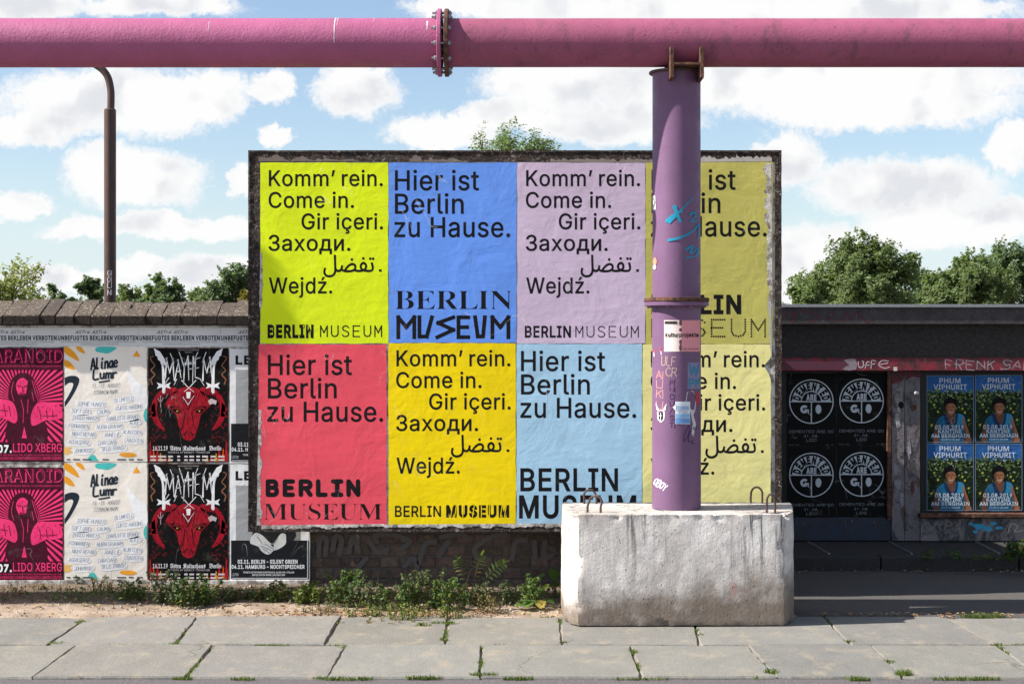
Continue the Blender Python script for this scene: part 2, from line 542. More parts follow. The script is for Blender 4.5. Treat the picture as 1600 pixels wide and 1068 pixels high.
def leafmat(dark, light, accent=None, trans=0.35):
    def fn(n, b):
        g = n.new('ShaderNodeNewGeometry')
        r = g.outputs['Random Per Island']
        p = g.outputs['Position']
        c = n.mix(r, dark, light)
        c = n.mix(n.step(n.noise(p, 0.8, 3), 0.4, 0.65, 0, 0.6), c, tuple(x * 0.6 for x in dark))
        if accent:
            c = n.mix(n.step(r, 0.93, 0.95), c, accent)
        n.put(b.inputs['Base Color'], c)
        b.inputs['Roughness'].default_value = 0.55
        t = n.new('ShaderNodeBsdfTranslucent', ins={0: n.mix(0.5, c, (0.22, 0.30, 0.03))})
        mxs = n.new('ShaderNodeMixShader', ins={0: trans, 1: b.outputs[0], 2: t.outputs[0]})
        o = [q for q in n.t.nodes if q.type == 'OUTPUT_MATERIAL'][0]
        n.t.links.new(mxs.outputs[0], o.inputs[0])
    return fn


def m_bark(n, b):
    p = n.pos()
    n.put(b.inputs['Base Color'], n.mix(n.noise(n.scaled(p, (1, 1, 0.3)), 14, 5, 0.7), (0.04, 0.03, 0.024), (0.13, 0.10, 0.08)))
    bump(n, b, n.noise(n.scaled(p, (1, 1, 0.3)), 20, 5, 0.7), 0.6, 0.02)


def m_attr(n, b):
    n.put(b.inputs['Base Color'], attr(n))
    b.inputs['Roughness'].default_value = 0.8


PINK_L, PINK_R, PURPLE = (0.36, 0.096, 0.196), (0.295, 0.078, 0.142), (0.165, 0.086, 0.167)
M = {k: material(k, f) for k, f in dict(
    printed_paper=m_print, pink_paint=paint(PINK_L, (0.16, 0.03, 0.07), 0.35, 0.5, 0.5, 0.5),
    weathered_pink_paint=paint(PINK_R, (0.13, 0.055, 0.07), 0.7, 0.6, 1.0, 0.3, sc=8),
    purple_paint=paint(PURPLE, (0.16, 0.09, 0.16), 0.25, 0.45, 0.4, 0.18, sc=9), rust=m_rust, black_steel=m_frame,
    old_paper=m_oldpaper, concrete=m_concrete, granite=m_slab, dirt=m_dirt,
    yard_asphalt=asphalt((0.052, 0.049, 0.047), (0.145, 0.13, 0.115)), road_asphalt=asphalt((0.07, 0.063, 0.065), (0.19, 0.17, 0.17)), dark_asphalt=asphalt((0.022, 0.021, 0.022), (0.07, 0.065, 0.062)),
    brick=m_brick, coping_brick=m_coping, mortar=m_mortar, shed_paint=m_shedwall, grimy_paint=m_grime, black_board=m_black,
    stucco=m_stucco, steel=m_steel, spray_paint=m_spray, bark=m_bark, plain=m_attr,
    brown_paint=paint((0.075, 0.045, 0.038), (0.03, 0.02, 0.018), 0.3, 0.45, 0.4, 0.15),
    leaf=leafmat((0.130, 0.185, 0.075), (0.205, 0.265, 0.11), trans=0.5), leaf_dark=leafmat((0.095, 0.150, 0.078), (0.16, 0.225, 0.118), trans=0.45),
    leaf_pale=leafmat((0.24, 0.27, 0.07), (0.42, 0.43, 0.14), trans=0.5), leaf_autumn=leafmat((0.14, 0.13, 0.02), (0.42, 0.22, 0.04)),
    weed_leaf=leafmat((0.035, 0.075, 0.014), (0.10, 0.18, 0.04), (0.30, 0.24, 0.05)), weed_light=leafmat((0.07, 0.12, 0.02), (0.20, 0.26, 0.05), (0.34, 0.24, 0.06)),
    weed_dry=leafmat((0.13, 0.10, 0.04), (0.30, 0.22, 0.10), (0.10, 0.14, 0.03)), weed_dull=leafmat((0.05, 0.075, 0.03), (0.12, 0.155, 0.07), (0.26, 0.20, 0.09)), grass=leafmat((0.055, 0.10, 0.016), (0.17, 0.23, 0.045), (0.3, 0.25, 0.08)), weed_stem=leafmat((0.06, 0.07, 0.02), (0.14, 0.11, 0.05)),
).items()}
# ------------------------------------------------------------------ lettering: letter outlines in thousandths of the em, plain numbers
# each row: family (0 grotesk, 1 serif, 2 black letter, 3 joined arabic word), character code, advance, then the outlines
LETTER_ROWS = [
    (0, 33, 196, [[67, 160, 63, 509, 132, 509, 128, 160], [98, -4, 81, -1, 66, 9, 58, 18, 54, 29, 52, 41, 54, 53, 58, 64, 66, 73, 81, 83, 98, 86, 110, 85, 121, 80, 130, 73, 140, 58, 143, 41, 140, 24,
     130, 9, 121, 1, 110, -3]]),
    (0, 34, 321, [[78, 318, 70, 509, 136, 509, 128, 318], [193, 318, 185, 509, 250, 509, 243, 318]]),
    (0, 38, 448, [[197, -7, 150, -2, 110, 12, 78, 34, 54, 62, 39, 96, 34, 133, 37, 163, 47, 189, 63, 213, 85, 235, 111, 256, 140, 279, 216, 335, 226, 343, 237, 352, 246, 363, 255, 375, 260, 389, 262,
     405, 260, 420, 255, 434, 245, 445, 226, 457, 201, 461, 184, 459, 168, 453, 155, 444, 145, 431, 139, 416, 137, 399, 139, 380, 145, 363, 155, 346, 169, 327, 185, 307, 204, 284, 438, 0, 364, 0,
     171, 231, 121, 293, 102, 319, 87, 344, 78, 370, 75, 398, 79, 430, 91, 458, 109, 481, 134, 499, 165, 510, 200, 513, 235, 510, 266, 499, 290, 482, 308, 459, 320, 433, 324, 404, 322, 382, 315, 362,
     305, 342, 291, 325, 275, 308, 256, 293, 154, 217, 128, 195, 110, 174, 100, 154, 97, 131, 100, 108, 109, 87, 124, 70, 143, 57, 166, 49, 193, 46, 223, 50, 251, 59, 278, 75, 301, 95, 321, 121, 336,
     151, 346, 186, 349, 224, 408, 224, 405, 180, 397, 144, 385, 115, 371, 92, 357, 75, 345, 62, 333, 47, 305, 23, 271, 7, 234, -3]]),
    (0, 39, 206, [[78, 318, 70, 509, 136, 509, 128, 318]]),
    (0, 40, 273, [[89, 207, 92, 264, 101, 324, 114, 384, 132, 441, 153, 494, 177, 539, 236, 539, 212, 485, 191, 428, 174, 370, 161, 313, 154, 258, 151, 207, 154, 161, 160, 115, 172, 67, 188, 16, 209,
     -38, 236, -96, 177, -96, 139, -21, 111, 55, 95, 131]]),
    (0, 41, 273, [[37, -96, 64, -37, 86, 18, 102, 69, 113, 116, 120, 162, 122, 207, 119, 258, 112, 313, 99, 370, 82, 428, 62, 485, 37, 539, 97, 539, 121, 494, 142, 441, 159, 384, 173, 323, 181, 264,
     184, 207, 178, 130, 161, 53, 134, -22, 97, -96]]),
    (0, 43, 453, [[198, 34, 198, 364, 255, 364, 255, 34], [61, 172, 61, 226, 391, 226, 391, 172]]),
    (0, 44, 188, [[38, -119, 68, 71, 137, 71, 84, -119]]),
    (0, 45, 453, [[337, 244, 337, 188, 114, 188, 114, 244]]),
    (0, 46, 188, [[95, -4, 78, -1, 63, 9, 55, 18, 51, 29, 50, 41, 51, 53, 55, 64, 63, 73, 78, 83, 95, 87, 113, 83, 128, 73, 135, 64, 140, 53, 141, 41, 140, 29, 135, 18, 128, 9, 113, -1]]),
    (0, 47, 249, [[235, 533, 71, -76, 14, -76, 178, 533]]),
    (0, 48, 453, [[227, -7, 174, 1, 130, 24, 95, 62, 69, 113, 53, 178, 48, 254, 53, 330, 69, 395, 95, 447, 130, 484, 174, 508, 227, 516, 279, 508, 323, 484, 358, 447, 384, 395, 400, 330, 405, 254,
     400, 178, 384, 113, 359, 62, 323, 24, 279, 1], [227, 50, 261, 56, 290, 74, 313, 103, 330, 144, 340, 194, 344, 254, 340, 314, 330, 365, 313, 405, 290, 435, 261, 453, 227, 460, 192, 453, 163, 435,
     140, 405, 123, 365, 113, 314, 109, 254, 113, 194, 123, 144, 140, 103, 163, 74, 192, 56]]),
    (0, 49, 453, [[76, 0, 76, 55, 391, 55, 391, 0], [276, 509, 276, 0, 212, 0, 212, 448, 209, 448, 86, 358, 86, 427, 198, 509]]),
    (0, 50, 453, [[64, 0, 64, 47, 234, 229, 261, 257, 282, 282, 299, 305, 311, 327, 318, 348, 320, 371, 317, 397, 308, 419, 293, 436, 273, 449, 250, 457, 224, 460, 196, 457, 172, 447, 153, 433, 139,
     413, 130, 390, 127, 362, 66, 362, 71, 405, 86, 442, 111, 473, 143, 496, 182, 511, 225, 516, 268, 511, 306, 497, 337, 474, 361, 445, 376, 411, 381, 372, 378, 345, 371, 318, 357, 290, 336, 259,
     306, 223, 267, 180, 153, 60, 153, 57, 389, 57, 389, 0]]),
    (0, 51, 453, [[218, -7, 173, -3, 133, 10, 98, 30, 70, 57, 52, 91, 44, 132, 109, 132, 115, 107, 126, 87, 144, 71, 165, 59, 191, 52, 219, 50, 248, 53, 275, 61, 297, 74, 315, 93, 325, 116, 329, 145,
     326, 172, 316, 196, 299, 217, 275, 234, 242, 244, 201, 248, 157, 248, 157, 299, 288, 448, 288, 452, 70, 452, 70, 509, 372, 509, 372, 461, 211, 278, 211, 289, 264, 288, 308, 276, 344, 253, 371,
     222, 387, 186, 393, 145, 387, 103, 370, 66, 344, 36, 309, 12, 266, -2]]),
    (0, 52, 453, [[40, 105, 40, 158, 247, 509, 311, 509, 109, 166, 109, 163, 413, 163, 413, 105], [282, 0, 282, 121, 282, 146, 282, 318, 343, 318, 343, 0]]),
    (0, 53, 453, [[221, -7, 178, -2, 140, 11, 108, 32, 83, 60, 66, 93, 60, 130, 122, 130, 127, 108, 138, 89, 154, 73, 173, 60, 196, 52, 221, 50, 250, 53, 276, 64, 298, 82, 314, 104, 324, 131, 328,
     162, 324, 193, 314, 221, 297, 244, 275, 262, 248, 273, 218, 277, 192, 275, 167, 268, 145, 258, 128, 246, 67, 253, 96, 509, 366, 509, 366, 452, 151, 452, 134, 301, 136, 301, 155, 315, 178, 325,
     203, 331, 229, 334, 263, 330, 294, 321, 321, 306, 345, 285, 364, 260, 379, 231, 388, 199, 391, 163, 385, 117, 369, 76, 343, 41, 309, 15, 268, -1]]),
    (0, 54, 453, [[226, -7, 182, -1, 142, 15, 109, 40, 84, 74, 69, 115, 64, 162, 68, 199, 80, 239, 102, 285, 137, 340, 252, 509, 322, 509, 151, 261, 145, 261, 154, 275, 165, 288, 179, 299, 196, 307,
     214, 312, 235, 314, 278, 309, 316, 295, 346, 271, 370, 240, 384, 201, 389, 157, 384, 112, 368, 73, 343, 39, 310, 14, 271, -2], [226, 48, 254, 52, 279, 63, 299, 79, 314, 101, 324, 128, 327, 157,
     324, 187, 314, 213, 299, 235, 279, 251, 254, 262, 226, 265, 198, 262, 174, 252, 153, 235, 138, 214, 128, 188, 125, 158, 128, 128, 138, 102, 153, 79, 174, 63, 198, 52]]),
    (0, 55, 453, [[97, 0, 323, 448, 323, 452, 62, 452, 62, 509, 391, 509, 391, 449, 165, 0]]),
    (0, 56, 453, [[226, -7, 178, -2, 136, 11, 101, 33, 74, 62, 57, 96, 52, 135, 55, 166, 65, 195, 81, 220, 101, 241, 125, 256, 153, 265, 153, 267, 119, 282, 93, 308, 76, 342, 70, 380, 75, 417, 90,
     450, 114, 477, 146, 498, 184, 511, 226, 516, 269, 511, 306, 498, 337, 477, 361, 450, 377, 417, 382, 380, 376, 342, 359, 308, 333, 282, 300, 267, 300, 265, 327, 256, 351, 241, 372, 220, 387, 195,
     397, 166, 401, 135, 395, 96, 378, 62, 352, 33, 317, 11, 275, -2], [226, 49, 258, 52, 285, 60, 307, 74, 323, 91, 333, 113, 337, 139, 333, 165, 322, 189, 305, 208, 283, 223, 256, 232, 226, 235,
     196, 232, 169, 223, 147, 208, 130, 189, 119, 165, 115, 139, 119, 113, 129, 91, 145, 74, 167, 60, 195, 52], [226, 290, 252, 292, 274, 300, 293, 313, 307, 330, 316, 351, 319, 376, 316, 399, 308,
     420, 294, 437, 275, 449, 252, 457, 226, 460, 200, 457, 177, 449, 159, 437, 145, 420, 136, 399, 133, 376, 136, 351, 145, 330, 159, 313, 178, 300, 201, 292]]),
    (0, 57, 453, [[226, 516, 271, 510, 310, 494, 343, 468, 368, 434, 384, 393, 389, 347, 385, 309, 373, 270, 350, 224, 315, 168, 200, 0, 130, 0, 301, 248, 307, 248, 299, 234, 287, 221, 273, 210, 257,
     202, 238, 196, 218, 195, 175, 199, 137, 214, 106, 237, 83, 269, 68, 307, 64, 352, 69, 397, 85, 436, 110, 469, 143, 494, 182, 510], [226, 460, 199, 457, 174, 446, 154, 429, 138, 407, 129, 381,
     125, 352, 129, 322, 138, 295, 154, 274, 174, 257, 199, 247, 226, 243, 254, 247, 279, 257, 299, 273, 314, 295, 324, 321, 327, 350, 324, 381, 314, 407, 299, 429, 279, 446, 254, 457]]),
    (0, 58, 188, [[95, -4, 78, -1, 63, 9, 55, 18, 51, 29, 50, 41, 51, 53, 55, 64, 63, 73, 78, 83, 95, 87, 113, 83, 128, 73, 135, 64, 140, 53, 141, 41, 140, 29, 135, 18, 128, 9, 113, -1], [95, 271,
     78, 274, 63, 284, 55, 294, 51, 304, 50, 316, 51, 328, 55, 339, 63, 349, 78, 359, 95, 362, 113, 359, 128, 349, 135, 339, 140, 328, 141, 316, 138, 299, 128, 284, 118, 277, 107, 272]]),
    (0, 59, 188, [[38, -119, 68, 71, 137, 71, 84, -119], [103, 271, 86, 274, 71, 284, 64, 294, 59, 304, 58, 316, 59, 328, 64, 339, 71, 349, 86, 359, 103, 362, 116, 360, 126, 356, 136, 349, 146, 334,
     149, 316, 146, 299, 136, 284, 126, 277, 116, 272]]),
    (0, 63, 358, [[132, 152, 132, 159, 134, 200, 141, 230, 153, 252, 168, 269, 187, 284, 209, 298, 230, 314, 247, 334, 258, 357, 262, 384, 259, 406, 250, 425, 237, 441, 220, 452, 200, 459, 178, 462,
     157, 459, 137, 453, 120, 441, 106, 425, 96, 404, 92, 378, 27, 378, 33, 418, 49, 452, 73, 479, 103, 499, 138, 511, 178, 516, 219, 511, 255, 498, 284, 478, 306, 451, 319, 418, 324, 382, 319, 344,
     306, 311, 284, 284, 254, 261, 235, 248, 219, 235, 207, 221, 200, 205, 195, 185, 194, 158, 194, 152], [164, -4, 146, -1, 131, 9, 124, 18, 120, 29, 118, 41, 120, 53, 124, 64, 131, 73, 141, 80,
     152, 85, 164, 86, 181, 83, 196, 73, 203, 64, 208, 53, 209, 41, 206, 24, 196, 9, 181, -1]]),
    (0, 65, 480, [[16, 0, 201, 509, 276, 509, 463, 0, 395, 0, 287, 302, 276, 334, 264, 372, 250, 420, 232, 478, 245, 478, 228, 419, 213, 371, 201, 333, 191, 302, 85, 0], [110, 142, 110, 199, 370,
     199, 370, 142]]),
    (0, 66, 456, [[60, 0, 60, 509, 241, 509, 289, 504, 329, 491, 359, 469, 381, 442, 394, 410, 398, 374, 395, 344, 387, 320, 373, 301, 356, 286, 336, 275, 315, 267, 315, 262, 339, 257, 363, 245, 385,
     227, 402, 203, 414, 173, 418, 136, 413, 100, 400, 67, 377, 39, 344, 18, 301, 4, 247, 0], [125, 57, 245, 57, 296, 63, 330, 80, 344, 96, 353, 115, 355, 137, 352, 161, 342, 184, 327, 203, 306, 218,
     279, 228, 248, 231, 125, 231], [125, 285, 238, 285, 265, 288, 288, 296, 308, 309, 323, 326, 333, 348, 336, 372, 333, 393, 326, 412, 313, 429, 283, 446, 240, 452, 125, 452]]),
    (0, 67, 510, [[267, -7, 205, 1, 150, 25, 104, 63, 70, 115, 48, 179, 40, 254, 48, 329, 70, 393, 104, 445, 150, 484, 205, 508, 267, 516, 305, 513, 340, 504, 373, 490, 402, 471, 427, 447, 448, 418,
     463, 385, 473, 348, 408, 348, 401, 373, 389, 395, 375, 413, 357, 428, 337, 440, 315, 449, 292, 454, 267, 456, 223, 450, 184, 432, 150, 403, 125, 364, 109, 314, 103, 254, 109, 194, 125, 145, 151,
     105, 184, 76, 223, 59, 267, 53, 292, 55, 315, 60, 337, 69, 357, 81, 375, 96, 389, 114, 401, 136, 408, 160, 473, 160, 463, 124, 448, 91, 428, 62, 402, 38, 373, 19, 341, 5, 305, -4]]),
    (0, 68, 502, [[219, 0, 96, 0, 96, 57, 215, 57, 272, 63, 318, 81, 354, 110, 379, 149, 394, 198, 399, 255, 394, 312, 379, 361, 354, 399, 320, 428, 275, 446, 221, 452, 93, 452, 93, 509, 225, 509,
     294, 501, 353, 478, 399, 441, 433, 391, 455, 329, 462, 255, 455, 181, 433, 119, 398, 68, 351, 31, 291, 8], [125, 509, 125, 0, 60, 0, 60, 509]]),
    (0, 69, 419, [[60, 0, 60, 509, 372, 509, 372, 452, 125, 452, 125, 286, 355, 286, 355, 229, 125, 229, 125, 57, 375, 57, 375, 0]]),
    (0, 70, 410, [[60, 0, 60, 509, 369, 509, 369, 452, 125, 452, 125, 278, 346, 278, 346, 221, 125, 221, 125, 0]]),
    (0, 71, 520, [[269, -7, 205, 1, 149, 25, 104, 64, 69, 116, 47, 179, 40, 254, 47, 329, 69, 393, 103, 445, 149, 484, 203, 508, 265, 516, 304, 513, 340, 504, 374, 489, 403, 469, 429, 445, 449, 416,
     465, 384, 474, 349, 408, 349, 399, 372, 387, 393, 373, 411, 356, 427, 337, 439, 315, 448, 291, 454, 265, 456, 222, 450, 183, 432, 150, 404, 125, 364, 109, 314, 103, 254, 109, 194, 125, 145, 151,
     105, 184, 76, 224, 59, 269, 53, 309, 57, 345, 71, 374, 93, 396, 123, 410, 160, 415, 202, 434, 199, 283, 199, 283, 256, 478, 256, 478, 200, 471, 141, 451, 91, 419, 50, 377, 19, 326, 0]]),
    (0, 72, 517, [[60, 0, 60, 509, 125, 509, 125, 289, 392, 289, 392, 509, 457, 509, 457, 0, 392, 0, 392, 232, 125, 232, 125, 0]]),
    (0, 73, 300, [[31, 0, 31, 57, 118, 57, 118, 452, 31, 452, 31, 509, 269, 509, 269, 452, 183, 452, 183, 57, 269, 57, 269, 0]]),
    (0, 74, 396, [[185, -7, 124, 3, 75, 33, 52, 63, 38, 100, 33, 145, 33, 173, 98, 173, 98, 145, 104, 104, 122, 74, 139, 61, 160, 53, 185, 50, 209, 53, 230, 61, 248, 74, 266, 104, 272, 145, 272, 509,
     336, 509, 336, 145, 332, 100, 318, 63, 294, 33, 246, 3]]),
    (0, 75, 467, [[104, 145, 104, 216, 122, 239, 139, 261, 157, 282, 174, 303, 193, 324, 212, 344, 364, 509, 448, 509, 231, 276, 228, 276], [60, 0, 60, 509, 125, 509, 125, 334, 124, 225, 125, 193,
     125, 0], [372, 0, 188, 259, 228, 309, 449, 0]]),
    (0, 76, 393, [[60, 0, 60, 509, 125, 509, 125, 57, 361, 57, 361, 0]]),
    (0, 77, 628, [[60, 0, 60, 509, 152, 509, 277, 187, 287, 159, 299, 123, 311, 84, 322, 49, 307, 49, 318, 83, 330, 121, 342, 158, 352, 187, 476, 509, 568, 509, 568, 0, 504, 0, 504, 291, 504, 327,
     505, 369, 506, 413, 507, 457, 513, 457, 505, 433, 498, 409, 482, 363, 467, 322, 456, 291, 342, 0, 286, 0, 170, 291, 159, 321, 145, 361, 129, 408, 112, 457, 119, 457, 120, 416, 121, 372, 122,
     328, 122, 291, 122, 0]]),
    (0, 78, 523, [[60, 0, 60, 509, 136, 509, 343, 183, 352, 169, 363, 151, 375, 130, 388, 107, 401, 82, 414, 55, 405, 54, 402, 81, 401, 108, 400, 134, 399, 157, 399, 195, 399, 509, 463, 509, 463, 0,
     387, 0, 202, 290, 177, 331, 164, 354, 148, 381, 108, 452, 119, 454, 122, 384, 124, 328, 125, 291, 125, 0]]),
    (0, 79, 533, [[267, -7, 205, 1, 150, 25, 105, 63, 70, 115, 48, 179, 40, 254, 48, 329, 70, 393, 105, 445, 150, 484, 205, 508, 267, 516, 329, 508, 384, 484, 429, 445, 464, 393, 486, 329, 493, 254,
     486, 179, 464, 115, 429, 63, 384, 25, 329, 1], [267, 53, 310, 59, 349, 76, 383, 105, 408, 144, 425, 194, 430, 254, 425, 314, 408, 365, 383, 404, 349, 433, 310, 450, 267, 456, 223, 450, 184, 433,
     151, 404, 125, 364, 109, 314, 103, 254, 109, 194, 125, 144, 151, 105, 184, 76, 223, 59]]),
    (0, 80, 445, [[60, 0, 60, 509, 235, 509, 289, 503, 332, 487, 366, 462, 390, 430, 404, 391, 409, 348, 404, 304, 390, 265, 366, 233, 332, 207, 289, 191, 235, 186, 109, 186, 109, 242, 233, 242, 269,
     246, 297, 256, 318, 272, 333, 294, 342, 319, 344, 348, 342, 376, 333, 402, 318, 423, 297, 439, 268, 449, 232, 452, 125, 452, 125, 0]]),
    (0, 81, 533, [[245, 159, 313, 159, 369, 85, 384, 65, 468, -48, 401, -48, 346, 27, 331, 46], [267, -7, 205, 1, 150, 25, 105, 63, 70, 115, 48, 179, 40, 254, 48, 329, 70, 393, 105, 445, 150, 484,
     205, 508, 267, 516, 329, 508, 384, 484, 429, 445, 464, 393, 486, 329, 493, 254, 486, 179, 464, 115, 429, 63, 384, 25, 329, 1], [267, 53, 310, 59, 349, 76, 383, 105, 408, 144, 425, 194, 430, 254,
     425, 314, 408, 365, 383, 404, 349, 433, 310, 450, 267, 456, 223, 450, 184, 433, 151, 404, 125, 364, 109, 314, 103, 254, 109, 194, 125, 144, 151, 105, 184, 76, 223, 59]]),
    (0, 82, 449, [[60, 0, 60, 509, 236, 509, 290, 504, 333, 489, 367, 465, 390, 433, 405, 395, 409, 352, 405, 309, 390, 271, 367, 240, 333, 217, 289, 203, 236, 198, 96, 198, 96, 255, 234, 255, 269,
     258, 298, 267, 319, 281, 334, 300, 342, 324, 345, 352, 342, 380, 334, 405, 319, 425, 298, 440, 269, 449, 233, 452, 125, 452, 125, 0], [353, 0, 230, 229, 303, 229, 428, 0]]),
    (0, 83, 447, [[224, -9, 172, -4, 128, 9, 91, 31, 64, 60, 46, 96, 38, 137, 104, 137, 110, 110, 123, 88, 142, 71, 166, 59, 194, 52, 224, 49, 257, 52, 286, 60, 311, 74, 329, 92, 341, 114, 346, 139,
     342, 161, 332, 179, 316, 193, 296, 205, 272, 214, 245, 222, 184, 239, 128, 260, 86, 289, 67, 313, 56, 341, 52, 372, 58, 413, 75, 448, 102, 476, 138, 498, 180, 511, 227, 516, 275, 511, 316, 498,
     351, 476, 377, 449, 394, 415, 401, 378, 337, 378, 332, 402, 320, 421, 302, 437, 267, 453, 225, 459, 194, 456, 167, 448, 145, 435, 129, 418, 118, 398, 115, 376, 119, 352, 131, 334, 148, 319, 169,
     308, 191, 300, 212, 293, 264, 279, 287, 272, 312, 264, 336, 252, 359, 238, 379, 220, 395, 198, 405, 171, 408, 139, 403, 99, 386, 64, 360, 34, 323, 11, 278, -4]]),
    (0, 84, 449, [[32, 452, 32, 509, 417, 509, 417, 452, 257, 452, 257, 0, 193, 0, 193, 452]]),
    (0, 85, 517, [[259, -8, 203, -2, 154, 15, 114, 43, 85, 80, 66, 124, 60, 173, 60, 509, 124, 509, 124, 178, 128, 144, 141, 113, 160, 87, 187, 68, 220, 56, 259, 52, 298, 56, 331, 68, 357, 87, 377,
     113, 389, 144, 393, 178, 393, 509, 457, 509, 457, 173, 451, 124, 433, 80, 403, 43, 363, 15, 315, -2]]),
    (0, 86, 480, [[204, 0, 16, 509, 84, 509, 192, 206, 203, 176, 215, 137, 230, 89, 248, 31, 235, 31, 252, 90, 267, 138, 279, 176, 290, 206, 395, 509, 463, 509, 278, 0]]),
    (0, 87, 686, [[155, 0, 16, 509, 82, 509, 163, 196, 170, 171, 175, 145, 187, 94, 192, 67, 197, 40, 189, 40, 194, 67, 200, 94, 205, 120, 211, 145, 224, 196, 306, 509, 380, 509, 462, 196, 468, 171,
     474, 145, 486, 94, 492, 67, 497, 40, 488, 40, 493, 67, 499, 94, 504, 120, 510, 145, 523, 196, 603, 509, 670, 509, 530, 0, 455, 0, 368, 323, 359, 356, 351, 391, 344, 431, 336, 475, 350, 475, 342,
     433, 335, 395, 327, 359, 318, 323, 230, 0]]),
    (0, 88, 474, [[18, 0, 217, 284, 217, 236, 29, 509, 104, 509, 178, 400, 192, 379, 204, 361, 214, 345, 223, 329, 233, 312, 243, 292, 232, 292, 252, 329, 261, 345, 272, 361, 298, 400, 374, 509, 446,
     509, 259, 239, 259, 287, 456, 0, 382, 0, 292, 129, 268, 165, 259, 180, 250, 195, 241, 212, 230, 231, 244, 231, 235, 213, 225, 196, 216, 181, 206, 166, 182, 129, 91, 0]]),
    (0, 89, 472, [[203, 0, 203, 208, 16, 509, 91, 509, 192, 344, 208, 318, 222, 292, 236, 264, 250, 230, 224, 230, 237, 265, 251, 293, 265, 318, 280, 344, 381, 509, 455, 509, 268, 208, 268, 0]]),
    (0, 90, 438, [[42, 0, 42, 46, 273, 385, 289, 408, 306, 431, 323, 453, 341, 476, 348, 454, 317, 453, 285, 452, 254, 452, 223, 452, 40, 452, 40, 509, 397, 509, 397, 462, 169, 129, 152, 105, 134,
     81, 97, 33, 90, 54, 121, 56, 152, 57, 183, 57, 214, 57, 399, 57, 399, 0]]),
    (0, 97, 389, [[160, -9, 126, -5, 94, 5, 68, 22, 48, 45, 35, 73, 30, 108, 34, 138, 43, 161, 58, 179, 78, 193, 100, 203, 125, 211, 152, 216, 178, 220, 234, 227, 252, 230, 265, 235, 271, 240, 274,
     246, 276, 255, 276, 257, 273, 279, 267, 297, 256, 311, 240, 322, 220, 329, 196, 331, 171, 329, 149, 322, 132, 313, 118, 301, 107, 288, 100, 274, 41, 291, 57, 322, 79, 346, 104, 364, 133, 375,
     163, 382, 194, 384, 215, 383, 239, 379, 263, 372, 286, 360, 306, 343, 322, 320, 333, 290, 337, 251, 337, 0, 277, 0, 277, 52, 272, 52, 264, 38, 252, 25, 236, 12, 215, 1, 190, -6], [170, 45, 202,
     49, 228, 59, 248, 74, 263, 93, 272, 115, 276, 138, 276, 190, 270, 186, 259, 182, 246, 179, 231, 176, 200, 171, 175, 168, 154, 164, 134, 159, 117, 150, 103, 139, 95, 124, 92, 105, 94, 87, 102,
     72, 114, 61, 130, 52, 149, 47]]),
    (0, 98, 424, [[229, -8, 198, -5, 172, 4, 153, 17, 138, 31, 127, 46, 118, 59, 112, 59, 112, 0, 53, 0, 53, 509, 114, 509, 114, 319, 118, 319, 127, 331, 137, 346, 152, 360, 171, 373, 197, 381, 229,
     384, 274, 378, 313, 361, 345, 332, 370, 293, 385, 245, 390, 189, 385, 133, 370, 84, 346, 45, 313, 16, 274, -2], [220, 47, 253, 51, 279, 66, 301, 88, 316, 117, 325, 151, 328, 189, 325, 227, 316,
     261, 301, 290, 280, 311, 253, 325, 220, 330, 188, 325, 161, 312, 140, 291, 125, 263, 116, 229, 113, 189, 116, 150, 125, 115, 140, 86, 162, 65, 188, 51]]),
    (0, 99, 396, [[207, -8, 159, -2, 117, 16, 82, 46, 56, 85, 40, 133, 34, 187, 40, 243, 56, 291, 82, 330, 117, 360, 159, 378, 207, 384, 234, 383, 260, 377, 284, 368, 305, 356, 324, 341, 340, 322,
     353, 301, 362, 277, 303, 262, 298, 276, 290, 289, 281, 301, 270, 311, 257, 319, 242, 325, 226, 329, 207, 330, 173, 325, 145, 310, 124, 287, 108, 258, 99, 224, 96, 187, 99, 151, 108, 117, 124,
     89, 145, 66, 173, 51, 207, 46, 226, 48, 243, 52, 258, 58, 271, 66, 282, 76, 292, 89, 299, 102, 304, 117, 363, 102, 354, 78, 341, 56, 325, 37, 306, 21, 285, 9, 261, -1, 235, -6]]),
    (0, 100, 424, [[195, -8, 151, -2, 111, 16, 79, 45, 55, 84, 39, 133, 34, 189, 39, 245, 55, 293, 79, 332, 112, 361, 151, 378, 196, 384, 228, 381, 253, 373, 272, 360, 287, 346, 298, 331, 306, 319,
     311, 319, 311, 509, 372, 509, 372, 0, 313, 0, 313, 59, 307, 59, 298, 46, 287, 31, 272, 17, 252, 4, 227, -5], [205, 47, 236, 51, 263, 65, 284, 86, 299, 115, 309, 150, 312, 189, 309, 229, 300,
     263, 284, 291, 263, 312, 237, 325, 205, 330, 172, 325, 145, 311, 124, 290, 108, 261, 99, 227, 96, 189, 99, 151, 109, 117, 124, 88, 145, 66, 172, 51]]),
    (0, 101, 404, [[212, -8, 161, -2, 117, 16, 82, 46, 56, 85, 40, 132, 34, 187, 39, 242, 55, 290, 81, 329, 115, 359, 157, 378, 205, 384, 236, 382, 266, 374, 294, 361, 319, 341, 341, 315, 357, 282,
     368, 242, 371, 194, 371, 169, 75, 169, 75, 221, 338, 221, 310, 202, 307, 237, 298, 269, 283, 294, 263, 314, 237, 326, 205, 330, 173, 326, 146, 313, 125, 294, 109, 270, 99, 241, 96, 211, 96, 178,
     100, 139, 110, 106, 128, 80, 151, 61, 179, 50, 212, 46, 234, 48, 254, 53, 271, 61, 285, 73, 297, 88, 306, 105, 365, 91, 353, 63, 335, 39, 311, 19, 283, 4, 249, -5]]),
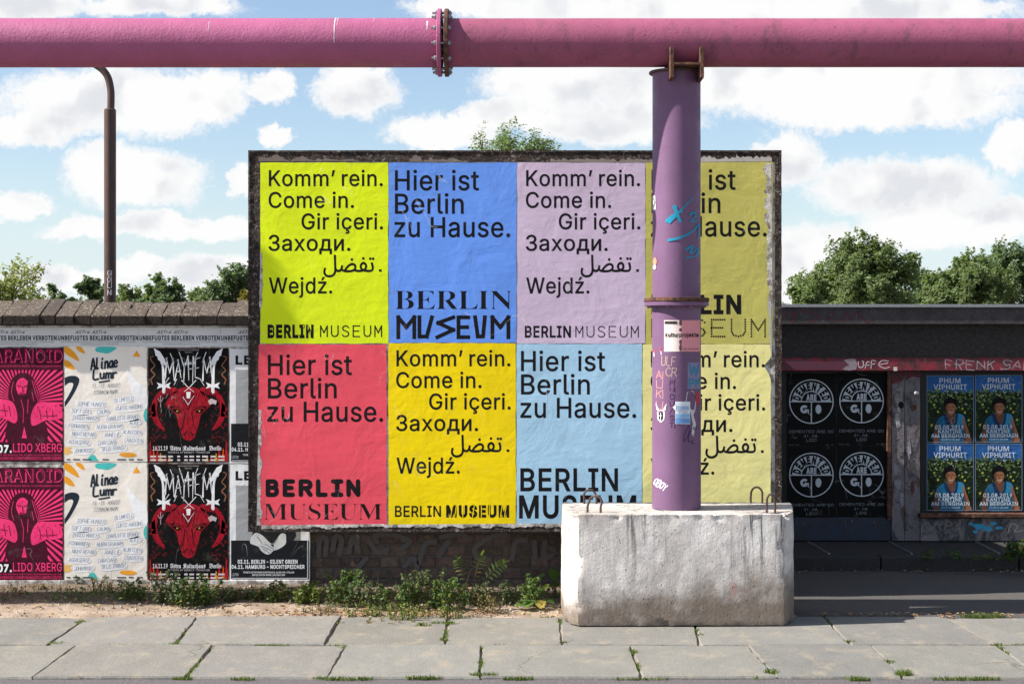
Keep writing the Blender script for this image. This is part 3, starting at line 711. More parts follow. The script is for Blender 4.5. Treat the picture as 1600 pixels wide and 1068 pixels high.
    (0, 102, 254, [[228, 379, 228, 327, 6, 327, 6, 379], [81, 0, 81, 432, 84, 461, 96, 486, 113, 505, 135, 519, 161, 527, 187, 530, 207, 529, 222, 527, 234, 524, 243, 521, 227, 468, 215, 472, 206,
     473, 195, 474, 178, 472, 164, 468, 154, 460, 145, 443, 142, 419, 142, 0]]),
    (0, 103, 425, [[207, -151, 168, -148, 134, -140, 105, -127, 82, -110, 64, -91, 51, -69, 101, -41, 110, -53, 122, -66, 136, -78, 154, -88, 178, -95, 207, -97, 249, -92, 282, -75, 298, -58, 308,
     -34, 311, -6, 311, 68, 306, 68, 298, 56, 287, 41, 272, 28, 252, 16, 227, 8, 195, 5, 152, 10, 113, 27, 80, 53, 55, 90, 39, 136, 34, 191, 39, 246, 55, 293, 80, 332, 112, 361, 152, 378, 196, 384,
     228, 382, 253, 373, 273, 360, 288, 346, 299, 331, 308, 319, 313, 319, 313, 379, 372, 379, 372, -9, 367, -54, 350, -90, 324, -117, 291, -136, 251, -147], [205, 59, 237, 63, 264, 75, 285, 95, 300,
     121, 309, 154, 312, 193, 309, 231, 300, 264, 285, 291, 264, 312, 237, 325, 205, 330, 172, 325, 145, 312, 124, 290, 109, 262, 99, 229, 96, 193, 99, 155, 109, 123, 124, 96, 145, 76, 172, 63]]),
    (0, 104, 410, [[114, 227, 114, 0, 53, 0, 53, 509, 114, 509, 114, 287, 102, 287, 124, 332, 152, 362, 187, 379, 227, 384, 264, 380, 295, 369, 321, 349, 341, 321, 353, 285, 357, 240, 357, 0, 296, 0,
     296, 235, 290, 275, 273, 304, 256, 318, 235, 326, 210, 329, 184, 326, 161, 317, 141, 303, 126, 283, 117, 257]]),
    (0, 105, 167, [[53, 0, 53, 379, 114, 379, 114, 0], [84, 443, 67, 446, 54, 455, 47, 463, 43, 472, 41, 483, 43, 494, 47, 504, 54, 512, 67, 521, 84, 524, 100, 521, 114, 512, 121, 504, 125, 494, 126,
     483, 125, 472, 121, 463, 114, 455, 100, 446]]),
    (0, 106, 167, [[53, 379, 114, 379, 114, -30, 111, -63, 102, -90, 86, -113, 65, -129, 37, -139, 4, -143, -10, -143, -10, -87, 2, -87, 18, -85, 31, -80, 40, -72, 50, -54, 53, -29], [83, 443, 67,
     446, 53, 455, 47, 463, 42, 472, 41, 483, 42, 494, 47, 504, 53, 512, 67, 521, 83, 524, 100, 521, 114, 512, 120, 504, 125, 494, 126, 483, 125, 472, 120, 463, 114, 455, 100, 446]]),
    (0, 107, 381, [[110, 137, 110, 212, 121, 212, 284, 379, 360, 379, 184, 199, 177, 199], [53, 0, 53, 509, 114, 509, 114, 0], [294, 0, 148, 186, 191, 229, 372, 0]]),
    (0, 108, 189, [[139, -2, 112, 0, 91, 8, 74, 20, 58, 47, 53, 84, 53, 509, 114, 509, 114, 99, 115, 77, 120, 62, 126, 57, 135, 53, 146, 52, 160, 53, 170, 54, 181, 3, 162, -1, 151, -2]]),
    (0, 109, 610, [[53, 0, 53, 379, 112, 379, 112, 295, 108, 295, 118, 323, 132, 346, 151, 363, 172, 376, 195, 384, 219, 386, 257, 380, 287, 361, 309, 331, 321, 295, 312, 295, 322, 321, 337, 343,
     357, 361, 381, 375, 407, 383, 437, 386, 468, 383, 497, 372, 522, 354, 541, 328, 553, 296, 557, 255, 557, 0, 496, 0, 496, 254, 493, 279, 485, 298, 473, 313, 447, 326, 419, 330, 395, 328, 374,
     320, 358, 307, 345, 290, 338, 270, 335, 247, 335, 0, 274, 0, 274, 260, 272, 280, 265, 297, 253, 311, 229, 326, 199, 330, 178, 328, 158, 320, 140, 307, 126, 289, 117, 266, 114, 238, 114, 0]]),
    (0, 110, 410, [[114, 227, 114, 0, 53, 0, 53, 379, 112, 379, 112, 287, 102, 287, 124, 332, 152, 362, 187, 379, 227, 384, 264, 380, 295, 369, 321, 349, 341, 321, 353, 285, 357, 240, 357, 0, 296, 0,
     296, 235, 290, 275, 273, 304, 256, 318, 235, 326, 210, 329, 184, 326, 161, 317, 141, 303, 126, 283, 117, 257]]),
    (0, 111, 415, [[207, -8, 159, -2, 117, 16, 82, 46, 56, 85, 40, 133, 34, 187, 40, 243, 56, 291, 82, 330, 117, 360, 159, 378, 207, 384, 256, 378, 299, 360, 333, 330, 359, 291, 376, 243, 381, 187,
     376, 133, 359, 85, 333, 46, 299, 16, 256, -2], [207, 46, 242, 51, 270, 66, 292, 89, 307, 117, 316, 151, 319, 187, 316, 224, 307, 258, 292, 287, 270, 310, 242, 325, 207, 330, 173, 325, 145, 310,
     124, 287, 108, 258, 99, 224, 96, 187, 99, 151, 108, 117, 124, 89, 145, 66, 173, 51]]),
    (0, 112, 424, [[53, -143, 53, 379, 112, 379, 112, 319, 118, 319, 126, 331, 137, 346, 152, 360, 171, 373, 197, 381, 229, 384, 274, 378, 313, 361, 345, 332, 370, 293, 385, 245, 390, 189, 385, 133,
     370, 84, 346, 45, 313, 16, 274, -2, 229, -8, 198, -5, 173, 4, 153, 17, 138, 31, 127, 46, 118, 59, 114, 59, 114, -143], [220, 47, 253, 51, 279, 66, 301, 88, 316, 117, 325, 151, 328, 189, 325,
     227, 316, 261, 301, 290, 280, 311, 253, 325, 220, 330, 188, 325, 161, 312, 140, 291, 125, 263, 116, 229, 113, 189, 116, 150, 125, 115, 140, 86, 162, 65, 188, 51]]),
    (0, 113, 424, [[372, -143, 311, -143, 311, 59, 306, 59, 298, 46, 287, 31, 272, 17, 252, 4, 227, -5, 195, -8, 151, -2, 111, 16, 79, 45, 55, 84, 39, 133, 34, 189, 39, 245, 55, 293, 79, 332, 112,
     361, 151, 378, 196, 384, 228, 381, 253, 373, 272, 360, 287, 346, 298, 331, 307, 319, 313, 319, 313, 379, 372, 379], [205, 47, 236, 51, 263, 65, 284, 86, 299, 115, 309, 150, 312, 189, 309, 229,
     300, 263, 284, 291, 263, 312, 237, 325, 205, 330, 172, 325, 145, 311, 124, 290, 108, 261, 99, 227, 96, 189, 99, 151, 109, 117, 124, 88, 145, 66, 172, 51]]),
    (0, 114, 259, [[53, 0, 53, 379, 112, 379, 112, 321, 115, 321, 130, 347, 152, 367, 181, 380, 213, 385, 229, 384, 243, 384, 243, 322, 230, 324, 219, 325, 207, 326, 182, 323, 159, 315, 140, 301,
     126, 284, 117, 262, 114, 237, 114, 0]]),
    (0, 115, 365, [[182, -8, 145, -5, 112, 3, 84, 18, 62, 38, 45, 63, 36, 94, 94, 107, 105, 79, 124, 60, 150, 49, 181, 45, 217, 50, 244, 62, 258, 74, 265, 88, 268, 103, 266, 115, 262, 126, 254, 136,
     237, 147, 212, 155, 149, 170, 104, 186, 72, 208, 53, 237, 47, 274, 51, 305, 65, 332, 87, 354, 115, 370, 149, 381, 187, 384, 223, 381, 254, 372, 279, 358, 299, 339, 314, 316, 324, 290, 268, 277,
     258, 298, 243, 316, 219, 328, 187, 333, 156, 329, 131, 317, 119, 305, 111, 292, 109, 277, 110, 264, 115, 253, 124, 243, 144, 232, 172, 223, 229, 209, 275, 194, 306, 171, 325, 142, 331, 107, 326,
     75, 312, 47, 290, 24, 260, 6, 223, -5]]),
    (0, 116, 227, [[204, 379, 204, 327, 6, 327, 6, 379], [65, 471, 126, 471, 126, 98, 128, 76, 136, 61, 144, 55, 156, 51, 170, 50, 185, 51, 202, 54, 213, 2, 203, -1, 192, -3, 180, -4, 168, -4, 125,
     2, 92, 21, 77, 41, 68, 64, 65, 93]]),
    (0, 117, 410, [[182, -5, 146, -1, 115, 11, 89, 31, 69, 59, 57, 95, 53, 139, 53, 379, 114, 379, 114, 144, 119, 105, 137, 75, 154, 61, 175, 53, 200, 50, 226, 53, 249, 62, 268, 77, 283, 97, 293,
     122, 296, 153, 296, 379, 357, 379, 357, 0, 298, 0, 298, 92, 307, 92, 286, 47, 257, 17, 222, 0]]),
    (0, 118, 389, [[163, 0, 17, 379, 84, 379, 165, 155, 177, 121, 187, 87, 196, 53, 206, 21, 184, 21, 194, 53, 203, 87, 213, 121, 224, 155, 305, 379, 371, 379, 226, 0]]),
    (0, 119, 567, [[138, 0, 23, 379, 87, 379, 133, 214, 143, 177, 154, 137, 165, 91, 175, 41, 165, 41, 175, 90, 186, 135, 196, 176, 206, 214, 252, 379, 316, 379, 362, 214, 371, 176, 382, 136, 392,
     91, 402, 41, 391, 41, 402, 90, 413, 135, 423, 176, 434, 214, 480, 379, 545, 379, 429, 0, 368, 0, 319, 172, 305, 225, 297, 252, 291, 280, 277, 338, 291, 338, 277, 280, 263, 225, 255, 198, 248,
     172, 199, 0]]),
    (0, 120, 379, [[21, 0, 171, 218, 171, 171, 29, 379, 100, 379, 147, 306, 164, 279, 179, 253, 193, 229, 207, 206, 175, 206, 190, 229, 202, 253, 216, 279, 233, 306, 282, 379, 352, 379, 209, 169,
     209, 214, 358, 0, 287, 0, 231, 85, 214, 112, 200, 136, 187, 159, 173, 182, 205, 182, 191, 159, 178, 136, 165, 112, 148, 85, 91, 0]]),
    (0, 121, 389, [[47, -139, 61, -86, 71, -87, 88, -90, 104, -89, 118, -84, 130, -74, 141, -58, 151, -36, 163, -1, 17, 379, 84, 379, 165, 155, 177, 121, 187, 87, 196, 53, 206, 21, 184, 21, 193, 53,
     202, 87, 212, 121, 224, 155, 305, 379, 371, 379, 204, -58, 191, -85, 177, -107, 159, -124, 139, -136, 117, -143, 91, -145, 77, -145, 65, -143, 54, -141]]),
    (0, 122, 380, [[42, 0, 42, 46, 254, 320, 254, 323, 48, 323, 48, 379, 333, 379, 333, 331, 126, 60, 126, 56, 339, 56, 339, 0]]),
    (0, 8217, 177, [[52, 318, 82, 509, 151, 509, 98, 318]]),
    (0, 231, 396, [[207, -8, 159, -2, 117, 16, 82, 46, 56, 85, 40, 133, 34, 187, 40, 243, 56, 291, 82, 330, 117, 360, 159, 378, 207, 384, 234, 383, 260, 377, 284, 368, 305, 356, 324, 341, 340, 322,
     353, 301, 362, 277, 303, 262, 298, 276, 290, 289, 281, 301, 270, 311, 257, 319, 242, 325, 226, 329, 207, 330, 173, 325, 145, 310, 124, 287, 108, 258, 99, 224, 96, 187, 99, 151, 108, 117, 124,
     89, 145, 66, 173, 51, 207, 46, 226, 48, 243, 52, 258, 58, 271, 66, 282, 76, 292, 89, 299, 102, 304, 117, 363, 102, 354, 78, 341, 56, 325, 37, 306, 21, 285, 9, 261, -1, 235, -6], [169, -143, 169,
     -107, 210, -107, 226, -106, 236, -102, 240, -98, 242, -92, 243, -84, 242, -77, 240, -71, 236, -67, 226, -63, 210, -62, 182, -62, 192, 16, 224, 16, 224, 0, 224, -29, 253, -34, 273, -44, 282, -54,
     287, -68, 289, -85, 287, -103, 280, -118, 270, -129, 245, -139, 210, -143]]),
    (0, 378, 380, [[42, 0, 42, 46, 254, 320, 254, 323, 48, 323, 48, 379, 333, 379, 333, 331, 126, 60, 126, 56, 339, 56, 339, 0], [160, 429, 208, 529, 276, 529, 210, 429]]),
    (0, 1047, 431, [[216, -7, 169, -2, 127, 11, 92, 31, 66, 59, 48, 93, 42, 132, 107, 132, 112, 108, 123, 88, 140, 71, 161, 60, 187, 52, 215, 50, 246, 53, 272, 61, 295, 74, 312, 92, 323, 114, 326,
     139, 323, 165, 312, 188, 295, 207, 272, 221, 242, 230, 207, 233, 166, 233, 166, 289, 207, 289, 235, 291, 260, 299, 281, 312, 296, 329, 305, 351, 309, 375, 306, 399, 297, 420, 284, 437, 265, 449,
     243, 457, 216, 460, 191, 457, 167, 450, 146, 438, 130, 422, 119, 402, 115, 378, 53, 378, 59, 417, 76, 450, 102, 478, 135, 498, 174, 511, 217, 516, 262, 511, 300, 497, 330, 475, 353, 446, 367,
     414, 372, 378, 366, 339, 349, 306, 322, 280, 287, 264, 287, 260, 317, 252, 342, 238, 363, 219, 378, 196, 387, 169, 390, 139, 384, 99, 367, 64, 341, 35, 306, 12, 264, -2]]),
    (0, 1072, 389, [[160, -9, 126, -5, 94, 5, 68, 22, 48, 45, 35, 73, 30, 108, 34, 138, 43, 161, 58, 179, 78, 193, 100, 203, 125, 211, 152, 216, 178, 220, 234, 227, 252, 230, 265, 235, 271, 240, 274,
     246, 276, 255, 276, 257, 273, 279, 267, 297, 256, 311, 240, 322, 220, 329, 196, 331, 171, 329, 149, 322, 132, 313, 118, 301, 107, 288, 100, 274, 41, 291, 57, 322, 79, 346, 104, 364, 133, 375,
     163, 382, 194, 384, 215, 383, 239, 379, 263, 372, 286, 360, 306, 343, 322, 320, 333, 290, 337, 251, 337, 0, 277, 0, 277, 52, 272, 52, 264, 38, 252, 25, 236, 12, 215, 1, 190, -6], [170, 45, 202,
     49, 228, 59, 248, 74, 263, 93, 272, 115, 276, 138, 276, 190, 270, 186, 259, 182, 246, 179, 231, 176, 200, 171, 175, 168, 154, 164, 134, 159, 117, 150, 103, 139, 95, 124, 92, 105, 94, 87, 102,
     72, 114, 61, 130, 52, 149, 47]]),
    (0, 1093, 379, [[21, 0, 171, 218, 171, 171, 29, 379, 100, 379, 147, 306, 164, 279, 179, 253, 193, 229, 207, 206, 175, 206, 190, 229, 202, 253, 216, 279, 233, 306, 282, 379, 352, 379, 209, 169,
     209, 214, 358, 0, 287, 0, 231, 85, 214, 112, 200, 136, 187, 159, 173, 182, 205, 182, 191, 159, 178, 136, 165, 112, 148, 85, 91, 0]]),
    (0, 1086, 415, [[207, -8, 159, -2, 117, 16, 82, 46, 56, 85, 40, 133, 34, 187, 40, 243, 56, 291, 82, 330, 117, 360, 159, 378, 207, 384, 256, 378, 299, 360, 333, 330, 359, 291, 376, 243, 381, 187,
     376, 133, 359, 85, 333, 46, 299, 16, 256, -2], [207, 46, 242, 51, 270, 66, 292, 89, 307, 117, 316, 151, 319, 187, 316, 224, 307, 258, 292, 287, 270, 310, 242, 325, 207, 330, 173, 325, 145, 310,
     124, 287, 108, 258, 99, 224, 96, 187, 99, 151, 108, 117, 124, 89, 145, 66, 173, 51]]),
    (0, 1076, 427, [[13, -110, 13, 56, 44, 56, 55, 69, 65, 82, 72, 98, 79, 116, 85, 138, 90, 164, 94, 194, 98, 231, 110, 379, 356, 379, 356, 56, 414, 56, 414, -110, 353, -110, 353, 0, 74, 0, 74,
     -110], [114, 56, 295, 56, 295, 323, 166, 323, 157, 231, 151, 175, 143, 127, 131, 87]]),
    (0, 1080, 411, [[358, 0, 296, 0, 296, 274, 293, 274, 111, 0, 53, 0, 53, 379, 114, 379, 114, 104, 118, 104, 300, 379, 358, 379]]),
    (1, 66, 443, [[16, 0, 16, 17, 36, 20, 52, 25, 62, 32, 72, 51, 75, 82, 75, 369, 73, 394, 69, 412, 65, 421, 59, 428, 51, 433, 36, 437, 15, 439, 15, 455, 220, 455, 284, 451, 333, 439, 368, 418, 389,
     388, 396, 351, 389, 313, 369, 283, 335, 261, 287, 247, 344, 231, 385, 206, 410, 173, 418, 132, 413, 93, 397, 61, 371, 35, 314, 9, 238, 0], [182, 252, 188, 252, 234, 257, 263, 272, 275, 290, 282,
     314, 285, 345, 281, 385, 269, 412, 257, 424, 239, 431, 216, 434, 203, 433, 193, 430, 188, 425, 183, 412, 182, 391], [222, 24, 248, 27, 268, 35, 283, 49, 296, 81, 301, 128, 298, 162, 290, 188,
     277, 208, 245, 225, 197, 231, 182, 231, 182, 65, 184, 46, 190, 33, 198, 28, 208, 25]]),
    (1, 69, 442, [[14, 0, 14, 17, 35, 18, 51, 22, 62, 30, 72, 48, 75, 78, 75, 369, 72, 405, 62, 425, 51, 433, 36, 437, 16, 439, 16, 455, 399, 455, 399, 320, 383, 320, 375, 357, 361, 386, 340, 406,
     295, 424, 232, 430, 213, 430, 200, 428, 194, 426, 189, 422, 186, 417, 184, 405, 183, 388, 183, 246, 193, 246, 221, 248, 243, 256, 259, 269, 277, 300, 288, 345, 304, 345, 304, 118, 287, 118, 282,
     154, 273, 181, 259, 201, 241, 213, 216, 220, 185, 222, 183, 222, 183, 67, 184, 53, 187, 42, 192, 35, 206, 29, 230, 28, 276, 30, 313, 39, 345, 53, 371, 75, 393, 105, 411, 143, 430, 143, 402,
     0]]),
    (1, 82, 473, [[15, 0, 15, 17, 45, 22, 62, 32, 72, 50, 75, 81, 75, 379, 71, 406, 62, 424, 44, 434, 16, 439, 16, 455, 217, 455, 305, 448, 367, 426, 395, 403, 412, 372, 417, 334, 411, 296, 392, 265,
     360, 241, 315, 224, 432, 50, 443, 36, 452, 26, 463, 19, 478, 17, 480, 17, 480, 0, 338, 0, 201, 212, 182, 212, 182, 81, 185, 50, 194, 32, 212, 22, 242, 17, 242, 0], [182, 234, 203, 234, 235, 236,
     261, 245, 280, 258, 298, 290, 304, 336, 300, 370, 291, 397, 275, 416, 253, 427, 224, 431, 209, 430, 197, 427, 190, 422, 184, 409, 182, 385]]),
    (1, 76, 426, [[15, 0, 15, 17, 45, 22, 62, 32, 72, 50, 75, 81, 75, 379, 73, 399, 69, 414, 62, 425, 44, 434, 16, 439, 16, 455, 250, 455, 250, 439, 226, 437, 208, 434, 199, 430, 193, 424, 188, 416,
     183, 401, 182, 379, 182, 83, 183, 62, 185, 47, 188, 40, 193, 35, 200, 31, 214, 28, 234, 28, 278, 31, 315, 40, 345, 56, 370, 80, 391, 112, 409, 154, 427, 154, 402, 0]]),
    (1, 73, 261, [[13, 0, 13, 17, 42, 23, 61, 32, 69, 42, 74, 56, 75, 75, 75, 387, 74, 405, 70, 419, 63, 427, 45, 435, 13, 439, 13, 455, 244, 455, 244, 439, 214, 435, 196, 427, 188, 419, 184, 405,
     183, 387, 183, 77, 184, 59, 187, 44, 192, 37, 198, 31, 206, 26, 223, 21, 246, 17, 246, 0]]),
    (1, 78, 494, [[403, -11, 107, 350, 107, 79, 110, 49, 119, 31, 136, 21, 167, 17, 167, 0, 18, 0, 18, 17, 39, 19, 54, 23, 61, 27, 67, 33, 71, 41, 75, 57, 76, 79, 76, 388, 49, 421, 36, 433, 28, 436,
     18, 439, 18, 455, 156, 455, 391, 169, 391, 377, 390, 399, 386, 414, 382, 421, 376, 427, 369, 431, 353, 436, 331, 439, 331, 455, 480, 455, 480, 439, 459, 436, 443, 432, 433, 425, 425, 407, 422,
     377, 422, -11]]),
    (1, 77, 634, [[14, 0, 14, 17, 43, 22, 61, 32, 69, 43, 74, 58, 75, 79, 75, 382, 74, 402, 71, 416, 66, 423, 61, 428, 53, 432, 37, 436, 15, 439, 15, 455, 185, 455, 317, 142, 449, 455, 617, 455, 617,
     439, 590, 433, 573, 423, 563, 405, 560, 378, 560, 85, 561, 61, 565, 43, 569, 34, 574, 28, 582, 23, 596, 19, 617, 17, 617, 0, 396, 0, 396, 17, 417, 20, 433, 25, 440, 29, 446, 36, 450, 44, 453,
     61, 455, 83, 455, 399, 288, 0, 270, 0, 105, 389, 105, 80, 107, 57, 112, 41, 120, 30, 139, 20, 169, 17, 169, 0]]),
    (1, 85, 492, [[248, -13, 192, -8, 147, 6, 114, 29, 83, 81, 73, 155, 73, 379, 70, 406, 61, 424, 43, 434, 15, 439, 15, 455, 240, 455, 240, 439, 219, 436, 202, 432, 195, 428, 189, 422, 185, 415,
     182, 400, 181, 379, 181, 140, 186, 88, 203, 51, 221, 35, 245, 25, 275, 22, 317, 28, 350, 44, 373, 71, 388, 110, 392, 159, 392, 378, 391, 398, 387, 413, 379, 423, 360, 433, 328, 439, 328, 455,
     474, 455, 474, 439, 448, 432, 433, 421, 425, 404, 422, 378, 422, 181, 412, 92, 380, 32, 346, 7, 302, -8]]),
    (1, 83, 390, [[43, -11, 43, 158, 62, 158, 83, 94, 111, 50, 136, 30, 164, 19, 197, 15, 231, 20, 257, 36, 269, 51, 276, 69, 279, 89, 275, 110, 265, 129, 248, 146, 225, 160, 163, 191, 112, 221, 77,
     253, 56, 289, 50, 332, 54, 370, 67, 403, 88, 429, 115, 449, 148, 462, 185, 466, 206, 465, 229, 461, 255, 456, 282, 448, 291, 446, 300, 445, 306, 445, 311, 448, 315, 452, 318, 458, 320, 466, 339,
     466, 339, 319, 322, 319, 310, 354, 293, 385, 272, 410, 248, 429, 222, 441, 194, 445, 163, 440, 140, 426, 128, 413, 122, 398, 120, 380, 121, 364, 127, 349, 137, 336, 159, 319, 189, 303, 253, 273,
     290, 253, 317, 233, 337, 211, 350, 188, 357, 162, 359, 133, 354, 93, 339, 58, 314, 29, 281, 8, 240, -6, 192, -10, 175, -9, 158, -8, 142, -4, 126, 1, 110, 6, 98, 9, 85, 12, 78, 12, 73, 10, 69, 7,
     65, 0, 61, -11]]),
    (2, 65, 446, [[365, -19, 353, -15, 356, -1, 355, 3, 352, 8, 337, 36, 332, 75, 332, 90, 309, 74, 284, 58, 257, 43, 227, 28, 177, 1, 148, -17, 137, -8, 144, -1, 146, 3, 144, 8, 138, 15, 129, 24,
     118, 34, 91, 56, 78, 65, 65, 73, 55, 78, 48, 80, 38, 79, 25, 75, 20, 90, 115, 126, 180, 170, 208, 206, 225, 248, 230, 298, 224, 352, 203, 393, 183, 412, 158, 424, 128, 428, 104, 424, 83, 414,
     64, 398, 50, 377, 41, 352, 38, 323, 44, 282, 64, 249, 96, 226, 140, 212, 136, 197, 86, 213, 49, 242, 26, 283, 19, 335, 23, 377, 36, 414, 55, 444, 81, 467, 112, 482, 146, 487, 183, 482, 215, 466,
     241, 442, 262, 409, 274, 369, 279, 323, 269, 260, 239, 204, 190, 154, 119, 110, 182, 56, 197, 46, 211, 43, 228, 47, 254, 59, 270, 68, 289, 80, 309, 93, 331, 109, 331, 386, 329, 418, 324, 447,
     336, 451, 348, 416, 353, 434, 363, 452, 376, 467, 392, 478, 410, 486, 430, 488, 430, 475, 410, 461, 396, 441, 387, 413, 384, 379, 384, 112, 385, 91, 388, 77, 390, 74, 393, 71, 397, 70, 402, 69,
     415, 73, 433, 85, 442, 75, 418, 49, 398, 24, 380, 2]]),
    (2, 75, 435, [[122, -15, 101, -14, 81, -10, 63, -6, 48, -5, 36, -6, 25, -11, 13, -4, 16, 6, 17, 15, 13, 42, 3, 62, 13, 75, 24, 71, 38, 69, 51, 70, 62, 74, 71, 81, 83, 73, 78, 57, 76, 43, 79, 25,
     88, 12, 102, 3, 121, 0, 140, 2, 154, 10, 165, 22, 171, 40, 173, 62, 155, 145, 100, 246, 67, 301, 56, 332, 59, 345, 65, 362, 76, 381, 90, 400, 107, 419, 126, 438, 147, 454, 168, 466, 213, 483,
     261, 488, 323, 480, 375, 456, 417, 415, 437, 381, 444, 349, 443, 340, 440, 334, 436, 329, 430, 327, 422, 326, 415, 327, 409, 331, 411, 343, 412, 354, 407, 384, 392, 412, 369, 436, 339, 455, 304,
     468, 265, 472, 226, 468, 190, 456, 158, 437, 134, 413, 118, 386, 112, 356, 117, 335, 131, 306, 142, 286, 155, 263, 171, 235, 191, 203, 192, 203, 171, 277, 167, 292, 166, 306, 170, 327, 181, 344,
     191, 352, 206, 361, 224, 371, 247, 381, 266, 390, 274, 396, 281, 404, 295, 404, 307, 383, 319, 364, 331, 348, 342, 335, 355, 322, 364, 314, 369, 312, 369, 312, 369, 298, 355, 289, 337, 277, 287,
     244, 296, 239, 304, 230, 311, 218, 324, 187, 341, 140, 351, 114, 359, 92, 366, 74, 373, 60, 379, 49, 386, 42, 393, 37, 401, 36, 412, 38, 425, 44, 434, 33, 380, -13, 373, -14, 365, -13, 357, -9,
     350, -3, 341, 8, 333, 20, 322, 39, 309, 70, 302, 87, 296, 103, 285, 134, 275, 160, 267, 182, 258, 199, 249, 208, 240, 212, 225, 206, 199, 187, 213, 143, 217, 98, 211, 49, 192, 13, 173, -3, 150,
     -12], [204, 211, 297, 270, 303, 275, 307, 280, 308, 285, 306, 291, 301, 300, 293, 311, 284, 324, 273, 336, 263, 346, 253, 353, 244, 355, 231, 353, 217, 348, 203, 339, 191, 328, 183, 316, 181,
     303, 182, 293, 183, 285]]),
    (2, 66, 553, [[271, -15, 254, -12, 238, -4, 217, 11, 184, 33, 165, 45, 146, 56, 127, 66, 109, 75, 94, 80, 83, 82, 68, 80, 55, 73, 49, 66, 46, 58, 44, 49, 46, 40, 50, 28, 38, 20, 32, 34, 30, 49,
     32, 66, 39, 82, 50, 96, 75, 111, 105, 120, 129, 124, 153, 133, 176, 144, 198, 158, 217, 176, 230, 196, 243, 233, 248, 277, 240, 344, 216, 394, 192, 417, 163, 431, 130, 436, 107, 433, 86, 424,
     68, 409, 53, 391, 44, 368, 41, 342, 45, 312, 56, 285, 73, 262, 95, 243, 122, 230, 150, 224, 146, 209, 112, 217, 82, 232, 58, 254, 40, 281, 29, 312, 25, 347, 29, 385, 42, 419, 62, 447, 88, 469,
     119, 482, 154, 487, 202, 478, 243, 453, 277, 411, 312, 430, 349, 448, 384, 467, 419, 488, 428, 478, 423, 473, 420, 468, 419, 463, 421, 456, 426, 444, 434, 429, 444, 413, 454, 398, 463, 385, 472,
     375, 479, 369, 484, 367, 491, 369, 499, 372, 506, 361, 401, 297, 453, 279, 493, 248, 517, 207, 525, 158, 518, 112, 496, 70, 458, 34, 402, 7, 369, -2, 336, -9, 304, -14], [304, 261, 374, 299,
     416, 324, 430, 335, 428, 340, 423, 349, 408, 373, 398, 387, 388, 400, 370, 423, 365, 428, 362, 431, 359, 432, 333, 423, 283, 396, 300, 345, 306, 294], [356, 15, 388, 19, 416, 31, 440, 48, 458,
     72, 470, 100, 473, 131, 469, 165, 456, 194, 435, 219, 408, 237, 375, 249, 338, 253, 319, 251, 301, 246, 293, 214, 282, 190, 267, 171, 247, 156, 232, 148, 211, 139, 183, 128, 148, 116, 183, 99,
     219, 77, 254, 53, 288, 33, 321, 20]]),
    (2, 97, 278, [[81, -15, 72, -9, 75, -3, 74, 1, 70, 6, 63, 13, 55, 24, 44, 40, 34, 61, 24, 86, 18, 114, 15, 145, 18, 176, 25, 203, 36, 228, 52, 252, 63, 265, 81, 283, 104, 305, 133, 331, 146, 331,
     147, 328, 188, 303, 244, 279, 244, 267, 237, 264, 231, 261, 228, 256, 225, 246, 224, 229, 224, 90, 225, 73, 228, 60, 233, 51, 240, 46, 248, 44, 253, 45, 259, 50, 267, 58, 277, 50, 222, -15, 212,
     -10, 217, -3, 203, 10, 192, 20, 185, 29, 181, 39, 179, 50, 179, 64, 179, 70, 151, 48, 126, 26, 103, 5], [120, 45, 126, 47, 135, 53, 179, 87, 179, 255, 144, 273, 114, 295, 83, 263, 65, 224, 58,
     178, 60, 153, 65, 130, 72, 107, 81, 87, 91, 70, 101, 56, 108, 50, 114, 46]]),
    (2, 115, 258, [[105, -15, 94, -1, 65, 20, 19, 48, 19, 60, 39, 73, 56, 90, 69, 110, 73, 128, 66, 150, 48, 180, 29, 209, 22, 228, 26, 242, 40, 259, 79, 299, 106, 323, 122, 331, 126, 329, 130, 326,
     145, 316, 161, 307, 175, 302, 187, 300, 203, 302, 214, 307, 223, 314, 228, 326, 230, 340, 227, 361, 218, 377, 209, 385, 199, 390, 188, 392, 176, 389, 166, 383, 159, 372, 155, 357, 140, 367, 127,
     373, 136, 389, 148, 400, 162, 407, 179, 409, 196, 407, 211, 400, 225, 389, 239, 367, 244, 340, 238, 311, 222, 283, 173, 220, 203, 200, 224, 177, 237, 151, 242, 124, 236, 89, 218, 58, 188, 30,
     146, 6, 130, -3, 117, -15], [113, 165, 181, 253, 146, 260, 108, 283, 102, 286, 95, 287, 89, 286, 82, 281, 74, 274, 68, 266, 63, 258, 62, 252, 67, 239, 81, 218, 99, 191], [148, 28, 161, 30, 174,
     37, 186, 48, 197, 61, 204, 77, 207, 93, 204, 113, 195, 131, 182, 148, 168, 162, 154, 171, 142, 174, 139, 173, 135, 170, 130, 165, 65, 81, 95, 59, 118, 43, 135, 32, 142, 29]]),
    (2, 116, 162, [[94, -17, 83, -12, 85, -5, 72, 4, 59, 12, 47, 18, 36, 22, 36, 35, 43, 38, 49, 41, 52, 46, 54, 55, 54, 70, 54, 266, 21, 266, 21, 281, 45, 302, 65, 330, 83, 364, 100, 405, 114, 405,
     103, 352, 99, 305, 159, 305, 159, 266, 99, 266, 99, 56, 116, 44, 124, 40, 129, 41, 134, 45, 150, 58, 158, 49, 143, 35, 128, 20, 111, 2]]),
    (2, 114, 202, [[106, -15, 95, -11, 98, -6, 66, 17, 30, 35, 30, 47, 39, 49, 46, 54, 51, 60, 53, 69, 54, 80, 54, 236, 54, 247, 52, 256, 47, 262, 38, 270, 23, 257, 14, 265, 71, 331, 81, 324, 79,
